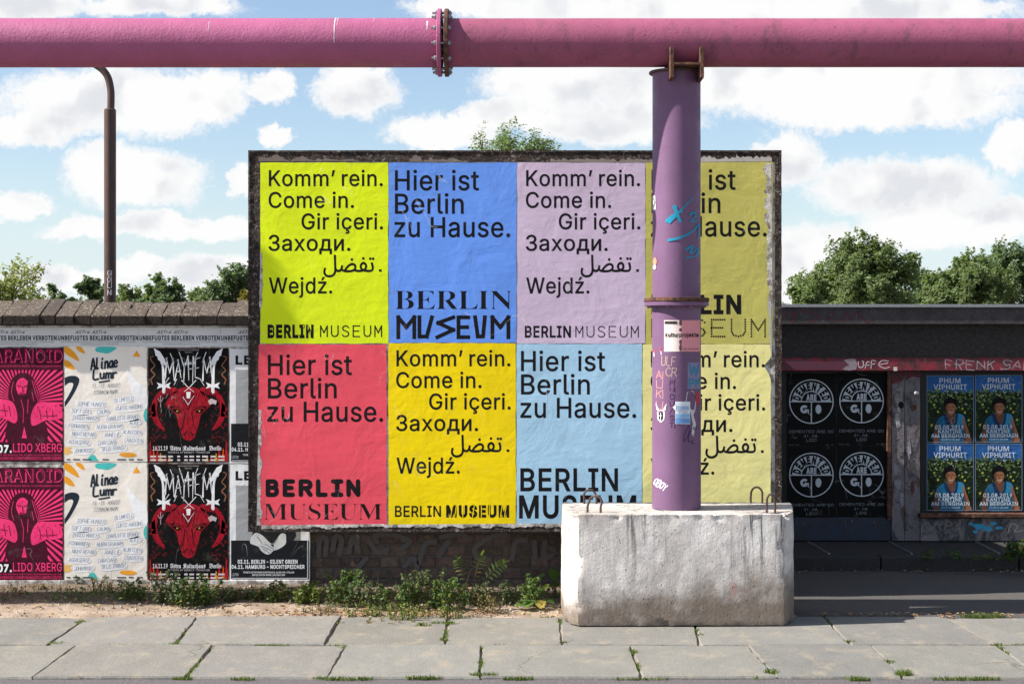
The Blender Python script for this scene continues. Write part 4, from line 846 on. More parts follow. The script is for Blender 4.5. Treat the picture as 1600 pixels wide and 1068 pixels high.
     314, 79, 310, 82, 306, 92, 295, 97, 283, 99, 271, 99, 252, 109, 268, 118, 281, 126, 293, 134, 302, 146, 318, 150, 331, 162, 331, 172, 306, 192, 282, 192, 265, 179, 246, 167, 224, 154, 224, 144,
     246, 127, 269, 113, 248, 106, 236, 102, 226, 100, 216, 99, 202, 99, 68, 100, 62, 102, 58, 105, 55, 123, 42, 132, 38, 137, 39, 140, 42, 175, 71, 185, 61]]),
    (2, 117, 297, [[98, -15, 89, -11, 89, -7, 89, -4, 86, -1, 82, 2, 77, 5, 61, 12, 40, 21, 40, 36, 45, 38, 50, 41, 52, 46, 54, 57, 54, 75, 54, 239, 54, 249, 52, 258, 47, 265, 38, 273, 26, 262, 15,
     271, 67, 331, 77, 326, 75, 319, 75, 316, 78, 313, 81, 310, 91, 301, 97, 288, 99, 271, 99, 75, 100, 65, 102, 58, 105, 54, 124, 45, 132, 42, 140, 45, 154, 54, 173, 69, 197, 92, 197, 246, 196, 260,
     192, 271, 185, 279, 175, 283, 175, 297, 192, 303, 205, 315, 213, 331, 227, 331, 235, 315, 248, 303, 265, 297, 265, 283, 255, 279, 248, 271, 244, 260, 242, 246, 242, 68, 243, 60, 244, 54, 246,
     49, 248, 47, 252, 46, 257, 48, 264, 54, 271, 64, 282, 55, 223, -15, 214, -10, 218, -4, 207, 5, 201, 15, 198, 26, 197, 39, 197, 71, 180, 55, 164, 41, 149, 29, 135, 18, 123, 9, 113, 0, 104, -8]]),
    (2, 108, 144, [[83, -15, 75, -10, 78, -5, 78, -5, 76, -1, 72, 3, 64, 9, 57, 13, 48, 17, 25, 26, 25, 38, 34, 41, 40, 46, 44, 54, 45, 64, 45, 396, 42, 416, 33, 437, 42, 443, 55, 427, 62, 408, 75,
     436, 94, 457, 120, 469, 152, 473, 152, 459, 131, 455, 114, 448, 103, 437, 93, 411, 90, 373, 90, 76, 91, 64, 93, 57, 98, 52, 107, 46, 122, 40, 127, 41, 134, 45, 156, 61, 166, 51]]),
    (2, 104, 267, [[118, -132, 105, -124, 185, 11, 212, 122, 193, 200, 139, 277, 90, 233, 90, 76, 91, 64, 93, 55, 97, 50, 108, 44, 138, 70, 147, 60, 107, 15, 89, -15, 77, -15, 71, -5, 59, 6, 44, 17,
     25, 26, 25, 38, 34, 41, 40, 46, 44, 54, 45, 64, 45, 396, 42, 416, 33, 437, 42, 443, 55, 427, 62, 408, 75, 436, 94, 457, 120, 469, 152, 473, 152, 459, 131, 455, 114, 448, 103, 437, 93, 411, 90,
     373, 90, 252, 176, 331, 184, 324, 182, 317, 184, 311, 189, 304, 204, 285, 214, 270, 225, 253, 235, 234, 242, 216, 249, 187, 252, 157, 218, 28]]),
    (2, 101, 236, [[122, -15, 113, -10, 116, -5, 80, 14, 57, 37, 43, 64, 39, 99, 39, 228, 40, 237, 41, 244, 45, 250, 52, 257, 140, 331, 155, 331, 212, 231, 216, 222, 215, 219, 214, 216, 212, 214, 85,
     111, 92, 85, 106, 64, 125, 51, 146, 47, 173, 55, 206, 79, 214, 71], [84, 128, 166, 194, 168, 196, 169, 198, 169, 201, 156, 226, 118, 293, 104, 282, 95, 274, 89, 266, 86, 259, 84, 252, 84,
     243]]),
    (2, 105, 154, [[62, 382, 66, 405, 69, 423, 73, 439, 79, 454, 86, 467, 92, 474, 99, 478, 107, 479, 115, 478, 121, 475, 126, 471, 129, 465, 130, 457, 129, 451, 126, 444, 121, 436, 115, 427, 98,
     407, 75, 382], [88, -15, 77, -10, 80, -4, 66, 8, 58, 17, 54, 27, 53, 39, 53, 49, 54, 60, 54, 72, 54, 83, 54, 233, 54, 246, 53, 255, 52, 258, 50, 260, 47, 261, 44, 262, 35, 259, 23, 249, 14, 258,
     31, 275, 47, 292, 63, 311, 79, 331, 88, 325, 84, 317, 83, 311, 84, 307, 88, 302, 95, 296, 107, 288, 119, 283, 119, 268, 111, 266, 106, 262, 103, 258, 100, 247, 99, 232, 99, 72, 101, 61, 105, 53,
     108, 49, 112, 47, 115, 46, 120, 48, 127, 54, 136, 62, 146, 52, 131, 37, 116, 21, 102, 3]]),
    (2, 110, 298, [[70, -17, 61, 0, 49, 12, 32, 19, 32, 32, 42, 36, 49, 44, 53, 55, 54, 70, 54, 237, 54, 249, 52, 257, 48, 264, 40, 271, 25, 257, 14, 265, 71, 331, 82, 324, 80, 321, 77, 314, 81, 308,
     92, 297, 98, 279, 100, 257, 100, 250, 99, 243, 185, 331, 199, 331, 212, 314, 228, 301, 245, 293, 259, 289, 259, 276, 252, 271, 248, 265, 245, 256, 244, 246, 244, 66, 244, 58, 246, 52, 248, 47,
     252, 45, 256, 44, 262, 45, 269, 50, 275, 58, 285, 51, 233, -17, 223, -10, 227, -3, 213, 8, 203, 17, 198, 27, 197, 39, 197, 50, 198, 62, 199, 76, 199, 89, 199, 244, 197, 253, 192, 261, 185, 268,
     177, 274, 170, 278, 165, 279, 159, 278, 153, 274, 146, 267, 99, 223, 99, 70, 101, 55, 105, 44, 112, 36, 122, 32, 122, 19, 105, 12, 92, 0, 84, -17]]),
    (3, 0, 0, [[18, -1, 18, 14, 20, 30, 24, 47, 29, 65, 35, 84, 43, 104, 85, 88, 75, 56, 71, 42, 68, 28, 67, 16, 66, 4, 70, -24, 82, -47, 101, -66, 124, -79, 151, -86, 180, -89, 231, -84, 270, -68,
     298, -45, 316, -15, 325, 21, 327, 59, 314, 423, 363, 423, 373, 123, 376, 96, 383, 76, 393, 61, 406, 52, 422, 47, 439, 46, 446, 45, 452, 43, 457, 39, 461, 31, 462, 23, 461, 16, 459, 11, 454, 5,
     445, -1, 433, -3, 416, -2, 401, 2, 389, 8, 380, 15, 373, 24, 367, 33, 363, 44, 360, 55, 376, 38, 372, 7, 363, -25, 349, -54, 330, -81, 303, -104, 269, -122, 227, -134, 177, -138, 146, -135, 117,
     -128, 90, -117, 66, -101, 46, -82, 31, -58, 21, -31], [995, -3, 978, -2, 956, 0, 933, 5, 909, 12, 887, 22, 868, 35, 917, 59, 938, 52, 960, 48, 981, 46, 1001, 46, 1009, 45, 1015, 43, 1019, 39,
     1023, 31, 1025, 23, 1024, 16, 1021, 11, 1017, 5, 1007, -1], [720, -11, 672, -10, 632, -7, 600, -2, 575, 5, 556, 13, 542, 24, 532, 37, 526, 53, 540, 57, 525, 33, 508, 16, 490, 6, 472, 0, 453, -2,
     433, -3, 439, 46, 458, 47, 473, 52, 485, 59, 495, 71, 503, 87, 510, 107, 517, 132, 524, 163, 567, 152, 561, 126, 556, 104, 555, 90, 556, 76, 561, 66, 571, 57, 586, 49, 609, 44, 639, 41, 679, 39,
     730, 38, 767, 39, 800, 43, 829, 49, 852, 57, 871, 68, 884, 81, 893, 96, 896, 114, 894, 127, 889, 140, 881, 151, 869, 161, 853, 168, 833, 170, 804, 166, 776, 155, 749, 139, 723, 118, 699, 96,
     678, 73, 660, 51, 647, 33, 595, 34, 616, 66, 640, 98, 668, 129, 699, 157, 731, 182, 765, 202, 801, 215, 836, 219, 867, 215, 892, 205, 913, 190, 929, 170, 938, 146, 941, 119, 936, 85, 921, 54,
     893, 28, 852, 7, 794, -6], [819, 280, 808, 282, 798, 288, 793, 294, 791, 301, 790, 309, 792, 320, 798, 330, 804, 335, 811, 337, 819, 338, 827, 337, 834, 335, 840, 330, 846, 320, 848, 309, 847,
     301, 844, 294, 840, 288, 830, 282], [995, -3, 1001, 46, 1032, 46, 1063, 47, 1092, 50, 1106, 53, 1118, 56, 1138, 63, 1156, 73, 1172, 85, 1185, 99, 1193, 116, 1196, 135, 1194, 148, 1189, 163,
     1181, 176, 1171, 187, 1159, 195, 1145, 197, 1132, 195, 1119, 188, 1108, 177, 1099, 163, 1094, 148, 1092, 132, 1094, 114, 1102, 98, 1113, 84, 1126, 72, 1140, 63, 1154, 55, 1098, 39, 1088, 47,
     1076, 58, 1064, 73, 1053, 90, 1046, 110, 1043, 133, 1045, 156, 1052, 178, 1062, 197, 1075, 213, 1091, 227, 1108, 237, 1127, 244, 1147, 246, 1174, 242, 1198, 230, 1217, 212, 1232, 189, 1241, 164,
     1244, 138, 1242, 114, 1235, 92, 1224, 73, 1209, 56, 1191, 41, 1171, 28, 1149, 18, 1125, 10, 1111, 6, 1096, 4, 1080, 1, 1063, 0, 1046, -2, 1028, -2], [1289, -3, 1259, -2, 1227, 1, 1197, 5, 1167,
     11, 1142, 18, 1121, 25, 1162, 55, 1181, 52, 1204, 50, 1228, 48, 1253, 47, 1275, 46, 1295, 46, 1302, 45, 1308, 43, 1313, 39, 1317, 31, 1318, 23, 1317, 16, 1315, 11, 1310, 5, 1301, -1], [1142,
     307, 1130, 309, 1121, 316, 1116, 322, 1113, 329, 1112, 336, 1114, 347, 1121, 357, 1127, 362, 1134, 365, 1142, 366, 1149, 365, 1156, 362, 1162, 357, 1169, 347, 1171, 336, 1170, 329, 1167, 322,
     1162, 316, 1153, 309], [1289, -3, 1295, 46, 1326, 46, 1349, 48, 1361, 51, 1370, 56, 1377, 62, 1383, 76, 1385, 97, 1384, 113, 1381, 132, 1375, 153, 1368, 175, 1360, 198, 1352, 221, 1400, 239,
     1407, 219, 1414, 196, 1420, 171, 1426, 148, 1429, 125, 1430, 106, 1428, 79, 1422, 56, 1412, 37, 1397, 22, 1378, 11, 1353, 3, 1323, -1], [1418, 301, 1410, 301, 1403, 304, 1397, 309, 1390, 319,
     1388, 330, 1390, 341, 1397, 350, 1403, 355, 1410, 358, 1418, 359, 1425, 358, 1432, 355, 1438, 350, 1445, 341, 1447, 330, 1446, 322, 1443, 315, 1438, 309, 1432, 304, 1425, 301], [1337, 301, 1329,
     301, 1322, 304, 1316, 309, 1311, 315, 1308, 322, 1307, 330, 1309, 341, 1316, 350, 1322, 355, 1329, 358, 1337, 359, 1344, 358, 1351, 355, 1357, 350, 1364, 341, 1366, 330, 1365, 322, 1362, 315,
     1357, 309, 1348, 303]]),
]
FAMILY = ['I', 'M', 'M~', 'A']
GLYPH = {FAMILY[r[0]] + (chr(r[1]) if r[0] < 3 else 'ar'): [r[2], r[3]] for r in LETTER_ROWS}

# one-line letters on a 4 x 6 grid, for brushed, sprayed and heavy drawn lettering
LINE = {
    'A': [[(0, 0), (2, 6), (4, 0)], [(0.7, 2), (3.3, 2)]],
    'B': [[(0, 3.2), (2.6, 3.2), (3.5, 3.7), (3.7, 4.6), (3.4, 5.6), (2.6, 6), (0, 6), (0, 0), (2.8, 0), (3.7, 0.5), (4, 1.5), (3.7, 2.7), (2.6, 3.2)]],
    'C': [[(4, 5), (3.2, 5.8), (2, 6), (0.8, 5.5), (0.1, 4.2), (0, 3), (0.1, 1.8), (0.8, 0.5), (2, 0), (3.2, 0.2), (4, 1)]],
    'D': [[(0, 0), (0, 6), (2.2, 6), (3.5, 5.2), (4, 3.6), (4, 2.4), (3.5, 0.8), (2.2, 0), (0, 0)]],
    'E': [[(3.8, 6), (0, 6), (0, 0), (3.8, 0)], [(0, 3.1), (3.2, 3.1)]],
    'F': [[(3.8, 6), (0, 6), (0, 0)], [(0, 3.1), (3, 3.1)]],
    'G': [[(4, 5), (3.2, 5.8), (2, 6), (0.8, 5.5), (0.1, 4.2), (0, 3), (0.1, 1.8), (0.8, 0.5), (2, 0), (3.2, 0.2), (4, 1), (4, 2.8), (2.3, 2.8)]],
    'H': [[(0, 0), (0, 6)], [(4, 0), (4, 6)], [(0, 3.1), (4, 3.1)]],
    'I': [[(2, 0), (2, 6)]],
    'J': [[(3.4, 6), (3.4, 1.4), (2.8, 0.3), (1.7, 0), (0.6, 0.4), (0.2, 1.4)]],
    'K': [[(0, 0), (0, 6)], [(4, 6), (0.1, 2.6)], [(1.4, 3.7), (4, 0)]],
    'L': [[(0, 6), (0, 0), (3.7, 0)]],
    'M': [[(0, 0), (0, 6), (2, 2.2), (4, 6), (4, 0)]],
    'N': [[(0, 0), (0, 6), (4, 0), (4, 6)]],
    'O': [[(2, 6), (0.8, 5.5), (0.1, 4.2), (0, 3), (0.1, 1.8), (0.8, 0.5), (2, 0), (3.2, 0.5), (3.9, 1.8), (4, 3), (3.9, 4.2), (3.2, 5.5), (2, 6)]],
    'P': [[(0, 0), (0, 6), (2.6, 6), (3.7, 5.5), (4, 4.4), (3.7, 3.3), (2.6, 2.8), (0, 2.8)]],
    'Q': [[(2, 6), (0.8, 5.5), (0, 3), (0.8, 0.5), (2, 0), (3.2, 0.5), (4, 3), (3.2, 5.5), (2, 6)], [(2.6, 1.4), (4, -0.3)]],
    'R': [[(0, 0), (0, 6), (2.6, 6), (3.7, 5.5), (4, 4.5), (3.7, 3.5), (2.6, 3), (0, 3)], [(2, 3), (4, 0)]],
    'S': [[(3.8, 5), (3.1, 5.8), (2, 6), (0.8, 5.7), (0.2, 4.7), (0.6, 3.7), (2, 3.1), (3.4, 2.5), (3.9, 1.4), (3.2, 0.3), (2, 0), (0.8, 0.2), (0.1, 1)]],
    'T': [[(0, 6), (4, 6)], [(2, 6), (2, 0)]],
    'U': [[(0, 6), (0, 1.8), (0.6, 0.5), (2, 0), (3.4, 0.5), (4, 1.8), (4, 6)]],
    'V': [[(0, 6), (2, 0), (4, 6)]],
    'W': [[(0, 6), (1, 0), (2, 4), (3, 0), (4, 6)]],
    'X': [[(0, 0), (4, 6)], [(0, 6), (4, 0)]],
    'Y': [[(0, 6), (2, 3), (4, 6)], [(2, 3), (2, 0)]],
    'Z': [[(0, 6), (4, 6), (0, 0), (4, 0)]],
    '0': [[(2, 6), (0.5, 5), (0, 3), (0.5, 1), (2, 0), (3.5, 1), (4, 3), (3.5, 5), (2, 6)]],
    '1': [[(0.8, 4.8), (2.2, 6), (2.2, 0)]],
    '2': [[(0.2, 4.8), (1, 5.8), (2.2, 6), (3.6, 5.3), (3.7, 4.2), (2.6, 2.6), (0, 0), (4, 0)]],
    '5': [[(3.6, 6), (0.6, 6), (0.3, 3.4), (2, 3.8), (3.6, 3), (3.8, 1.6), (2.8, 0.2), (1.4, 0), (0.2, 0.6)]],
    '3': [[(0.3, 5.4), (2, 6), (3.6, 5), (3.2, 3.6), (1.6, 3.2), (3.4, 2.8), (3.8, 1.2), (2.2, 0), (0.2, 0.7)]],
    '8': [[(2, 3.2), (0.5, 4.2), (0.8, 5.7), (2, 6), (3.2, 5.7), (3.5, 4.2), (2, 3.2), (0.2, 1.8), (0.6, 0.3), (2, 0), (3.4, 0.3), (3.8, 1.8), (2, 3.2)]],
    '.': [[(1.8, 0.05), (2.1, 0.05)]], '-': [[(0.8, 3), (3.2, 3)]], ' ': [],
    'a': [[(3.3, 3.4), (1.6, 3.6), (0.3, 2.2), (0.5, 0.5), (1.7, 0.1), (3, 1.2), (3.3, 3.6), (3.2, 0.8), (3.9, 0.1)]],
    'l': [[(1.2, 6), (1, 0.9), (1.6, 0.1), (2.4, 0.4)]], 'i': [[(1.8, 3.6), (1.6, 0.4), (2.4, 0.2)], [(1.9, 5), (2.3, 5.5)]],
    'n': [[(0.4, 3.6), (0.2, 0)], [(0.4, 2.4), (1.8, 3.6), (3, 3.2), (3.2, 0)]],
    'o': [[(2, 3.6), (0.5, 3), (0.2, 1.5), (1.2, 0.2), (2.8, 0.4), (3.5, 1.8), (3, 3.2), (2, 3.6)]],
    'e': [[(0.4, 1.9), (3.4, 2.2), (3, 3.3), (1.8, 3.7), (0.5, 2.8), (0.3, 1.2), (1.4, 0.1), (3.3, 0.7)]],
    'u': [[(0.4, 3.6), (0.5, 0.9), (1.4, 0.1), (2.8, 0.9), (3.1, 3.6), (3.2, 0.1)]],
    'm': [[(0.1, 3.6), (0, 0)], [(0.1, 2.6), (1.1, 3.6), (1.9, 3), (2, 0)], [(2, 2.6), (3, 3.6), (3.9, 3), (4, 0)]],
    'r': [[(0.5, 3.6), (0.6, 0)], [(0.6, 2.4), (1.8, 3.5), (3, 3.4)]],
}


def smooth(pts, k=3):
    """Catmull-Rom through the points"""
    if len(pts) < 3: return pts
    closed = pts[0] == pts[-1]
    o = []
    for i in range(len(pts) - 1):
        p0 = pts[i - 1] if i > 0 else (pts[-2] if closed else pts[0])
        p1, p2 = pts[i], pts[i + 1]
        p3 = pts[i + 2] if i + 2 < len(pts) else (pts[1] if closed else pts[-1])
        for j in range(k):
            t = j / k
            o.append(tuple(0.5 * (2 * b + (c - a) * t + (2 * a - 5 * b + 4 * c - e) * t * t + (3 * b - a - 3 * c + e) * t ** 3)
                           for a, b, c, e in zip(p0, p1, p2, p3)))
    return o + [pts[-1]]


def stroke_contours(pl, w, cap='round', w2=None):
    """outlines (all the same way round) whose union is the line pl drawn w wide, tapering to w2"""
    out = []
    m = len(pl)
    for i in range(m - 1):
        (x0, y0), (x1, y1) = pl[i], pl[i + 1]
        L = math.hypot(x1 - x0, y1 - y0)
        if L < 1e-6: continue
        dx, dy = (x1 - x0) / L, (y1 - y0) / L
        a = w / 2 if w2 is None else (w + (w2 - w) * i / (m - 1)) / 2
        b = w / 2 if w2 is None else (w + (w2 - w) * (i + 1) / (m - 1)) / 2
        e0 = a if cap == 'square' else 0
        e1 = b if cap == 'square' else 0
        x0 -= dx * e0; y0 -= dy * e0; x1 += dx * e1; y1 += dy * e1
        out.append([(x0 - dy * -a, y0 + dx * -a), (x1 - dy * -b, y1 + dx * -b), (x1 - dy * b, y1 + dx * b), (x0 - dy * a, y0 + dx * a)])
    if cap == 'round':
        for i, (x, y) in enumerate(pl):
            r = w / 2 if w2 is None else (w + (w2 - w) * i / (m - 1)) / 2
            if r > 1e-4:
                out.append([(x + r * math.cos(t), y + r * math.sin(t)) for t in (2 * math.pi * j / 10 + 0.1 for j in range(10))])
    return out


def area(c):
    return 0.5 * sum(c[i - 1][0] * c[i][1] - c[i][0] * c[i - 1][1] for i in range(len(c)))


def fatten(cs, w):
    big = max(cs, key=lambda c: abs(area(c)))
    s = 1 if area(big) > 0 else -1
    out = []
    for c in cs:
        c = [p for i, p in enumerate(c) if math.dist(p, c[i - 1]) > 1e-5]
        q = []
        for i in range(len(c)):
            a, b, e = c[i - 1], c[i], c[(i + 1) % len(c)]
            n1 = Vector((b[1] - a[1], a[0] - b[0])).normalized()
            n2 = Vector((e[1] - b[1], b[0] - e[0])).normalized()
            nn = n1 + n2
            k = nn.length_squared
            nn = nn * (2 / k if k > 0.8 else 1 / 0.65)
            q.append((b[0] + s * w * nn.x, b[1] + s * w * nn.y))
        out.append(q)
    return out


def fill(cs):
    """triangles of the union (non-zero winding) of closed outlines"""
    V, E = [], []
    for c in cs:
        k = len(V)
        V += [Vector(p) for p in c]
        E += [(k + i, k + (i + 1) % len(c)) for i in range(len(c))]
    v, e, f, *_ = delaunay_2d_cdt(V, E, [], 0, 1e-6)
    if not f: return [], []
    va = np.array([(p.x, p.y) for p in v])
    fa = np.array([t for t in f if len(t) == 3])
    cen = va[fa].mean(axis=1)
    wn = np.zeros(len(cen), int)
    for c in cs:
        c = np.array(c)
        a, b = c, np.roll(c, -1, axis=0)
        for (x0, y0), (x1, y1) in zip(a, b):
            if y0 == y1: continue
            side = (x1 - x0) * (cen[:, 1] - y0) - (cen[:, 0] - x0) * (y1 - y0)
            wn += ((y0 <= cen[:, 1]) & (y1 > cen[:, 1]) & (side > 0)).astype(int)
            wn -= ((y0 > cen[:, 1]) & (y1 <= cen[:, 1]) & (side < 0)).astype(int)
    return va, fa[wn != 0]


_cache = {}


def letter(font, ch, w=0.0):
    """(advance, points, triangles) of one letter, in em; font I = grotesk, M = serif / black letter (~), L = one-line letters"""
    key = (font, ch, round(w, 4))
    if key not in _cache:
        adv, cs = GLYPH[font + ch]
        cs = [[(c[i] / 1000, c[i + 1] / 1000) for i in range(0, len(c), 2)] for c in cs]
        if w: cs = fatten(cs, w)
        va, fa = fill(cs)
        _cache[key] = (adv / 1000 + 2 * w, va, fa)
    return _cache[key]


CAP = 0.509           # cap height of the grotesk, em


class Art:
    """flat printing on an upright sheet d metres in front of the eye, drawn in photo pixels; later layers lie above earlier ones"""
    def __init__(s, d, off=0.00035):
        s.d, s.off, s.mb = d, off, MB()

    def at(s, x, y, layer):
        # sizes come from the sheet's own plane; the layers are parallel sheets above it
        p = P(x, y, s.d)
        p.y = s.d - s.off * (1 + layer)
        return p

    def tri(s, va, fa, col, layer, fn=lambda x, y: (x, y)):
        if len(fa) == 0: return
        # triangles come counter-clockwise in a y-up frame; all face the street
        s.mb.add([s.at(*fn(x, y), layer) for x, y in va], [tuple(int(i) for i in t) for t in fa], col)
        k = len(s.mb.f) - len(fa)
        for i in range(k, len(s.mb.f)):
            a, b, c = (Vector(s.mb.v[j]) for j in s.mb.f[i][:3])
            if (b - a).cross(c - a).y > 0: s.mb.f[i] = tuple(reversed(s.mb.f[i]))

    def polys(s, cs, col, layer=0):
        va, fa = fill([c if area(c) > 0 else c[::-1] for c in cs])
        s.tri(va, fa, col, layer)

    def poly(s, pts, col, layer=0): s.polys([pts], col, layer)

    def rect(s, x0, y0, x1, y1, col, layer=0):
        s.tri([(x0, y0), (x1, y0), (x1, y1), (x0, y1)], [(0, 1, 2), (0, 2, 3)], col, layer)

    def disc(s, cx, cy, rx, ry, col, layer=0, seg=20, rot=0.0):
        c, q = math.cos(rot), math.sin(rot)
        s.poly([(cx + rx * math.cos(t) * c - ry * math.sin(t) * q, cy + rx * math.cos(t) * q + ry * math.sin(t) * c)
                for t in (2 * math.pi * i / seg for i in range(seg))], col, layer)

    def strokes(s, pls, w, col, layer=0, cap='round', w2=None):
        s.polys([c for pl in pls for c in stroke_contours(pl, w, cap, w2)], col, layer)

    def ring(s, cx, cy, r, w, col, layer=0, a0=0.0, a1=360.0, seg=40):
        t = [math.radians(a0 + (a1 - a0) * i / seg) for i in range(seg + 1)]
        o = [(cx + (r + w / 2) * math.cos(q), cy - (r + w / 2) * math.sin(q)) for q in t]
        i_ = [(cx + (r - w / 2) * math.cos(q), cy - (r - w / 2) * math.sin(q)) for q in t]
        v = o + i_
        k = seg + 1
        s.tri(v, [f for j in range(seg) for f in ((j, j + 1, k + j + 1), (j, k + j + 1, k + j))], col, layer)

    def text(s, txt, x0, x1, base, cap, col=(0.008, 0.008, 0.009), w=0.0, layer=0, font='I', skew=0.0, rot=0.0, track=0.0, em=None):
        """one line from x0 to x1 (photo px), baseline at base, capitals cap px high"""
        em = em or CAP
        x, items = 0.0, []
        for ch in txt:
            if ch == ' ':
                x += 0.20 + track
                continue
            adv, va, fa = letter(font, ('~' + ch) if font == 'M' and ch in 'AKBastrulhein' and em < 0.5 else ch, w)
            items.append((x, va, fa))
            x += adv + track
        lo = min(xx + va[:, 0].min() for xx, va, fa in items)
        hi = max(xx + va[:, 0].max() for xx, va, fa in items)
        k = cap / em
        kx = (x1 - x0) / (hi - lo) if x1 is not None else k
        c, q = math.cos(rot), math.sin(rot)
        for xx, va, fa in items:
            def fn(px, py, xx=xx):
                a, b = (xx + px - lo) * kx + skew * py * k, py * k
                return x0 + a * c - b * q, base - a * q - b * c
            s.tri(va, fa, col, layer, fn)

    def arabic(s, x0, x1, base, k, col, w=0.0, layer=0):
        cs = GLYPH['Aar'][1]
        cs = [[(c[i] / 1000, c[i + 1] / 1000) for i in range(0, len(c), 2)] for c in cs]
        if w: cs = fatten(cs, w)
        va, fa = fill(cs)
        lo, hi = va[:, 0].min(), va[:, 0].max()
        s.tri(va, fa, col, layer, lambda x, y: (x0 + (x - lo) * (x1 - x0) / (hi - lo), base - y * k))

    def line_text(s, txt, x0, x1, base, cap, wid, col=(0.008, 0.008, 0.009), layer=0, gap=1.3, rot=0.0, skew=0.0, cap_style='round', soft=0, jit=0.0, dots=None, wide=None):
        """text in one-line letters wid px thick"""
        x, pls = 0.0, []
        rr = random.Random(len(txt) + int(x0))
        for ch in txt:
            gl = LINE.get(ch, LINE.get(ch.upper(), []))
            k = (wide or {}).get(ch, 1.0)
            if ch == 'I': k, dx = 0.0, 0.0
            for pl in gl:
                if ch == 'I': pl = [(0, b) for a, b in pl]
                pl = [(x + a * k + rr.uniform(-jit, jit), b + rr.uniform(-jit, jit)) for a, b in pl]
                pls.append(smooth(pl, soft) if soft else pl)
            x += 4 * k + gap if ch != ' ' else 2.4
        lo = min(p[0] for pl in pls for p in pl)
        hi = max(p[0] for pl in pls for p in pl)
        kx = (x1 - x0 - wid) / (hi - lo)
        ky = (cap - wid) / 6
        c, q = math.cos(rot), math.sin(rot)
        res = []
        for pl in pls:
            o = []
            for a, b in pl:
                a, b = wid / 2 + (a - lo) * kx + skew * b * ky, wid / 2 + b * ky
                o.append((x0 + a * c - b * q, base - a * q - b * c))
            res.append(o)
        if dots:
            for pl in res:
                for i in range(len(pl) - 1):
                    L = math.dist(pl[i], pl[i + 1])
                    m = max(1, round(L / dots))
                    for j in range(m + (1 if i == len(pl) - 2 else 0)):
                        t = j / m
                        s.disc(pl[i][0] + t * (pl[i + 1][0] - pl[i][0]), pl[i][1] + t * (pl[i + 1][1] - pl[i][1]), wid / 2, wid / 2, col, layer, 6)
            return
        s.strokes(res, wid, col, layer, cap_style)

    def build(s, name, parent):
        return s.mb.build(name, M['printed_paper'], parent)


def sheet(name, x0, y0, x1, y1, d, col, label, cat, group=None, thick=0.0006, jit=0.6, edges=None):
    """a pasted paper sheet (photo px on the plane d), front face on the plane, slightly uneven edges"""
    rr = random.Random(int(x0 * 7 + y0 * 3))
    pts = edges
    if pts is None:
        pts = []
        for (ax, ay), (bx, by) in (((x0, y0), (x1, y0)), ((x1, y0), (x1, y1)), ((x1, y1), (x0, y1)), ((x0, y1), (x0, y0))):
            m = max(2, int(math.dist((ax, ay), (bx, by)) / 14))
            for i in range(m):
                t = i / m
                pts.append((ax + (bx - ax) * t + rr.uniform(-jit, jit), ay + (by - ay) * t + rr.uniform(-jit, jit)))
    if area(pts) < 0: pts = pts[::-1]
    a = Art(d, 0.0)
    va, fa = fill([pts])
    a.tri(va, fa, col, 0)
    back = [(p[0], d + thick, p[2]) for p in a.mb.v]
    k = len(a.mb.v)
    n0 = len(pts)
    edge = [tuple(P(x, y, d)) for x, y in pts]
    eb = [(p[0], d + thick, p[2]) for p in edge]
    a.mb.add(edge + eb, [(i, (i + 1) % n0, n0 + (i + 1) % n0, n0 + i) for i in range(n0)], col)
    c = P((x0 + x1) / 2, (y0 + y1) / 2, d)
    o = a.mb.build(name, M['printed_paper'], None, c)
    return tag(o, label, cat, group)

# ------------------------------------------------------------------ setting: ground, road, pavement, yard
def sheet_grid(x0, x1, y0, y1, z, step, amp=0.0, seed=1):
    nx, ny = max(1, round((x1 - x0) / step)), max(1, round((y1 - y0) / step))
    from mathutils import noise
    mb = MB()
    v = []
    for j in range(ny + 1):
        for i in range(nx + 1):
            x, y = x0 + (x1 - x0) * i / nx, y0 + (y1 - y0) * j / ny
            h = amp * (noise.noise((x * 1.3 + seed, y * 1.9, seed)) + 0.5 * noise.noise((x * 5, y * 6, seed + 3)) + 0.25 * noise.noise((x * 16, y * 16, seed))) if amp else 0
            v.append((x, y, z(x, y) + h if callable(z) else z + h))
    f = [(j * (nx + 1) + i, j * (nx + 1) + i + 1, (j + 1) * (nx + 1) + i + 1, (j + 1) * (nx + 1) + i) for j in range(ny) for i in range(nx)]
    return mb.add(v, f, None, amp > 0)


tag(sheet_grid(-900, 900, -60, 1800, -0.075, 900).build('ground', M['dirt']), kind='structure')
tag(sheet_grid(-16, 16, -3, 8.16, -0.014, 0.2, 0.004, 4).build('road', M['road_asphalt']), kind='structure')
tag(sheet_grid(-9, 9, 8.17, 9.97, -0.014, 0.04, 0.005, 9).build('joint_soil', M['dirt']), kind='structure')


def dirt_h(x, y):
    t = max(0.0, min(1.0, (y - 9.85) / 0.9))
    return -0.012 + 0.075 * t * t


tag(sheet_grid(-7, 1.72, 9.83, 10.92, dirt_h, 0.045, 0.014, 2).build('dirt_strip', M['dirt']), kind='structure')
tag(sheet_grid(1.05, 9, 9.90, 12.0, lambda x, y: -0.006 - 0.02 * max(0, min(1, (1.75 - x) / 0.5)), 0.12, 0.006, 6).build('yard', M['yard_asphalt']), kind='structure')

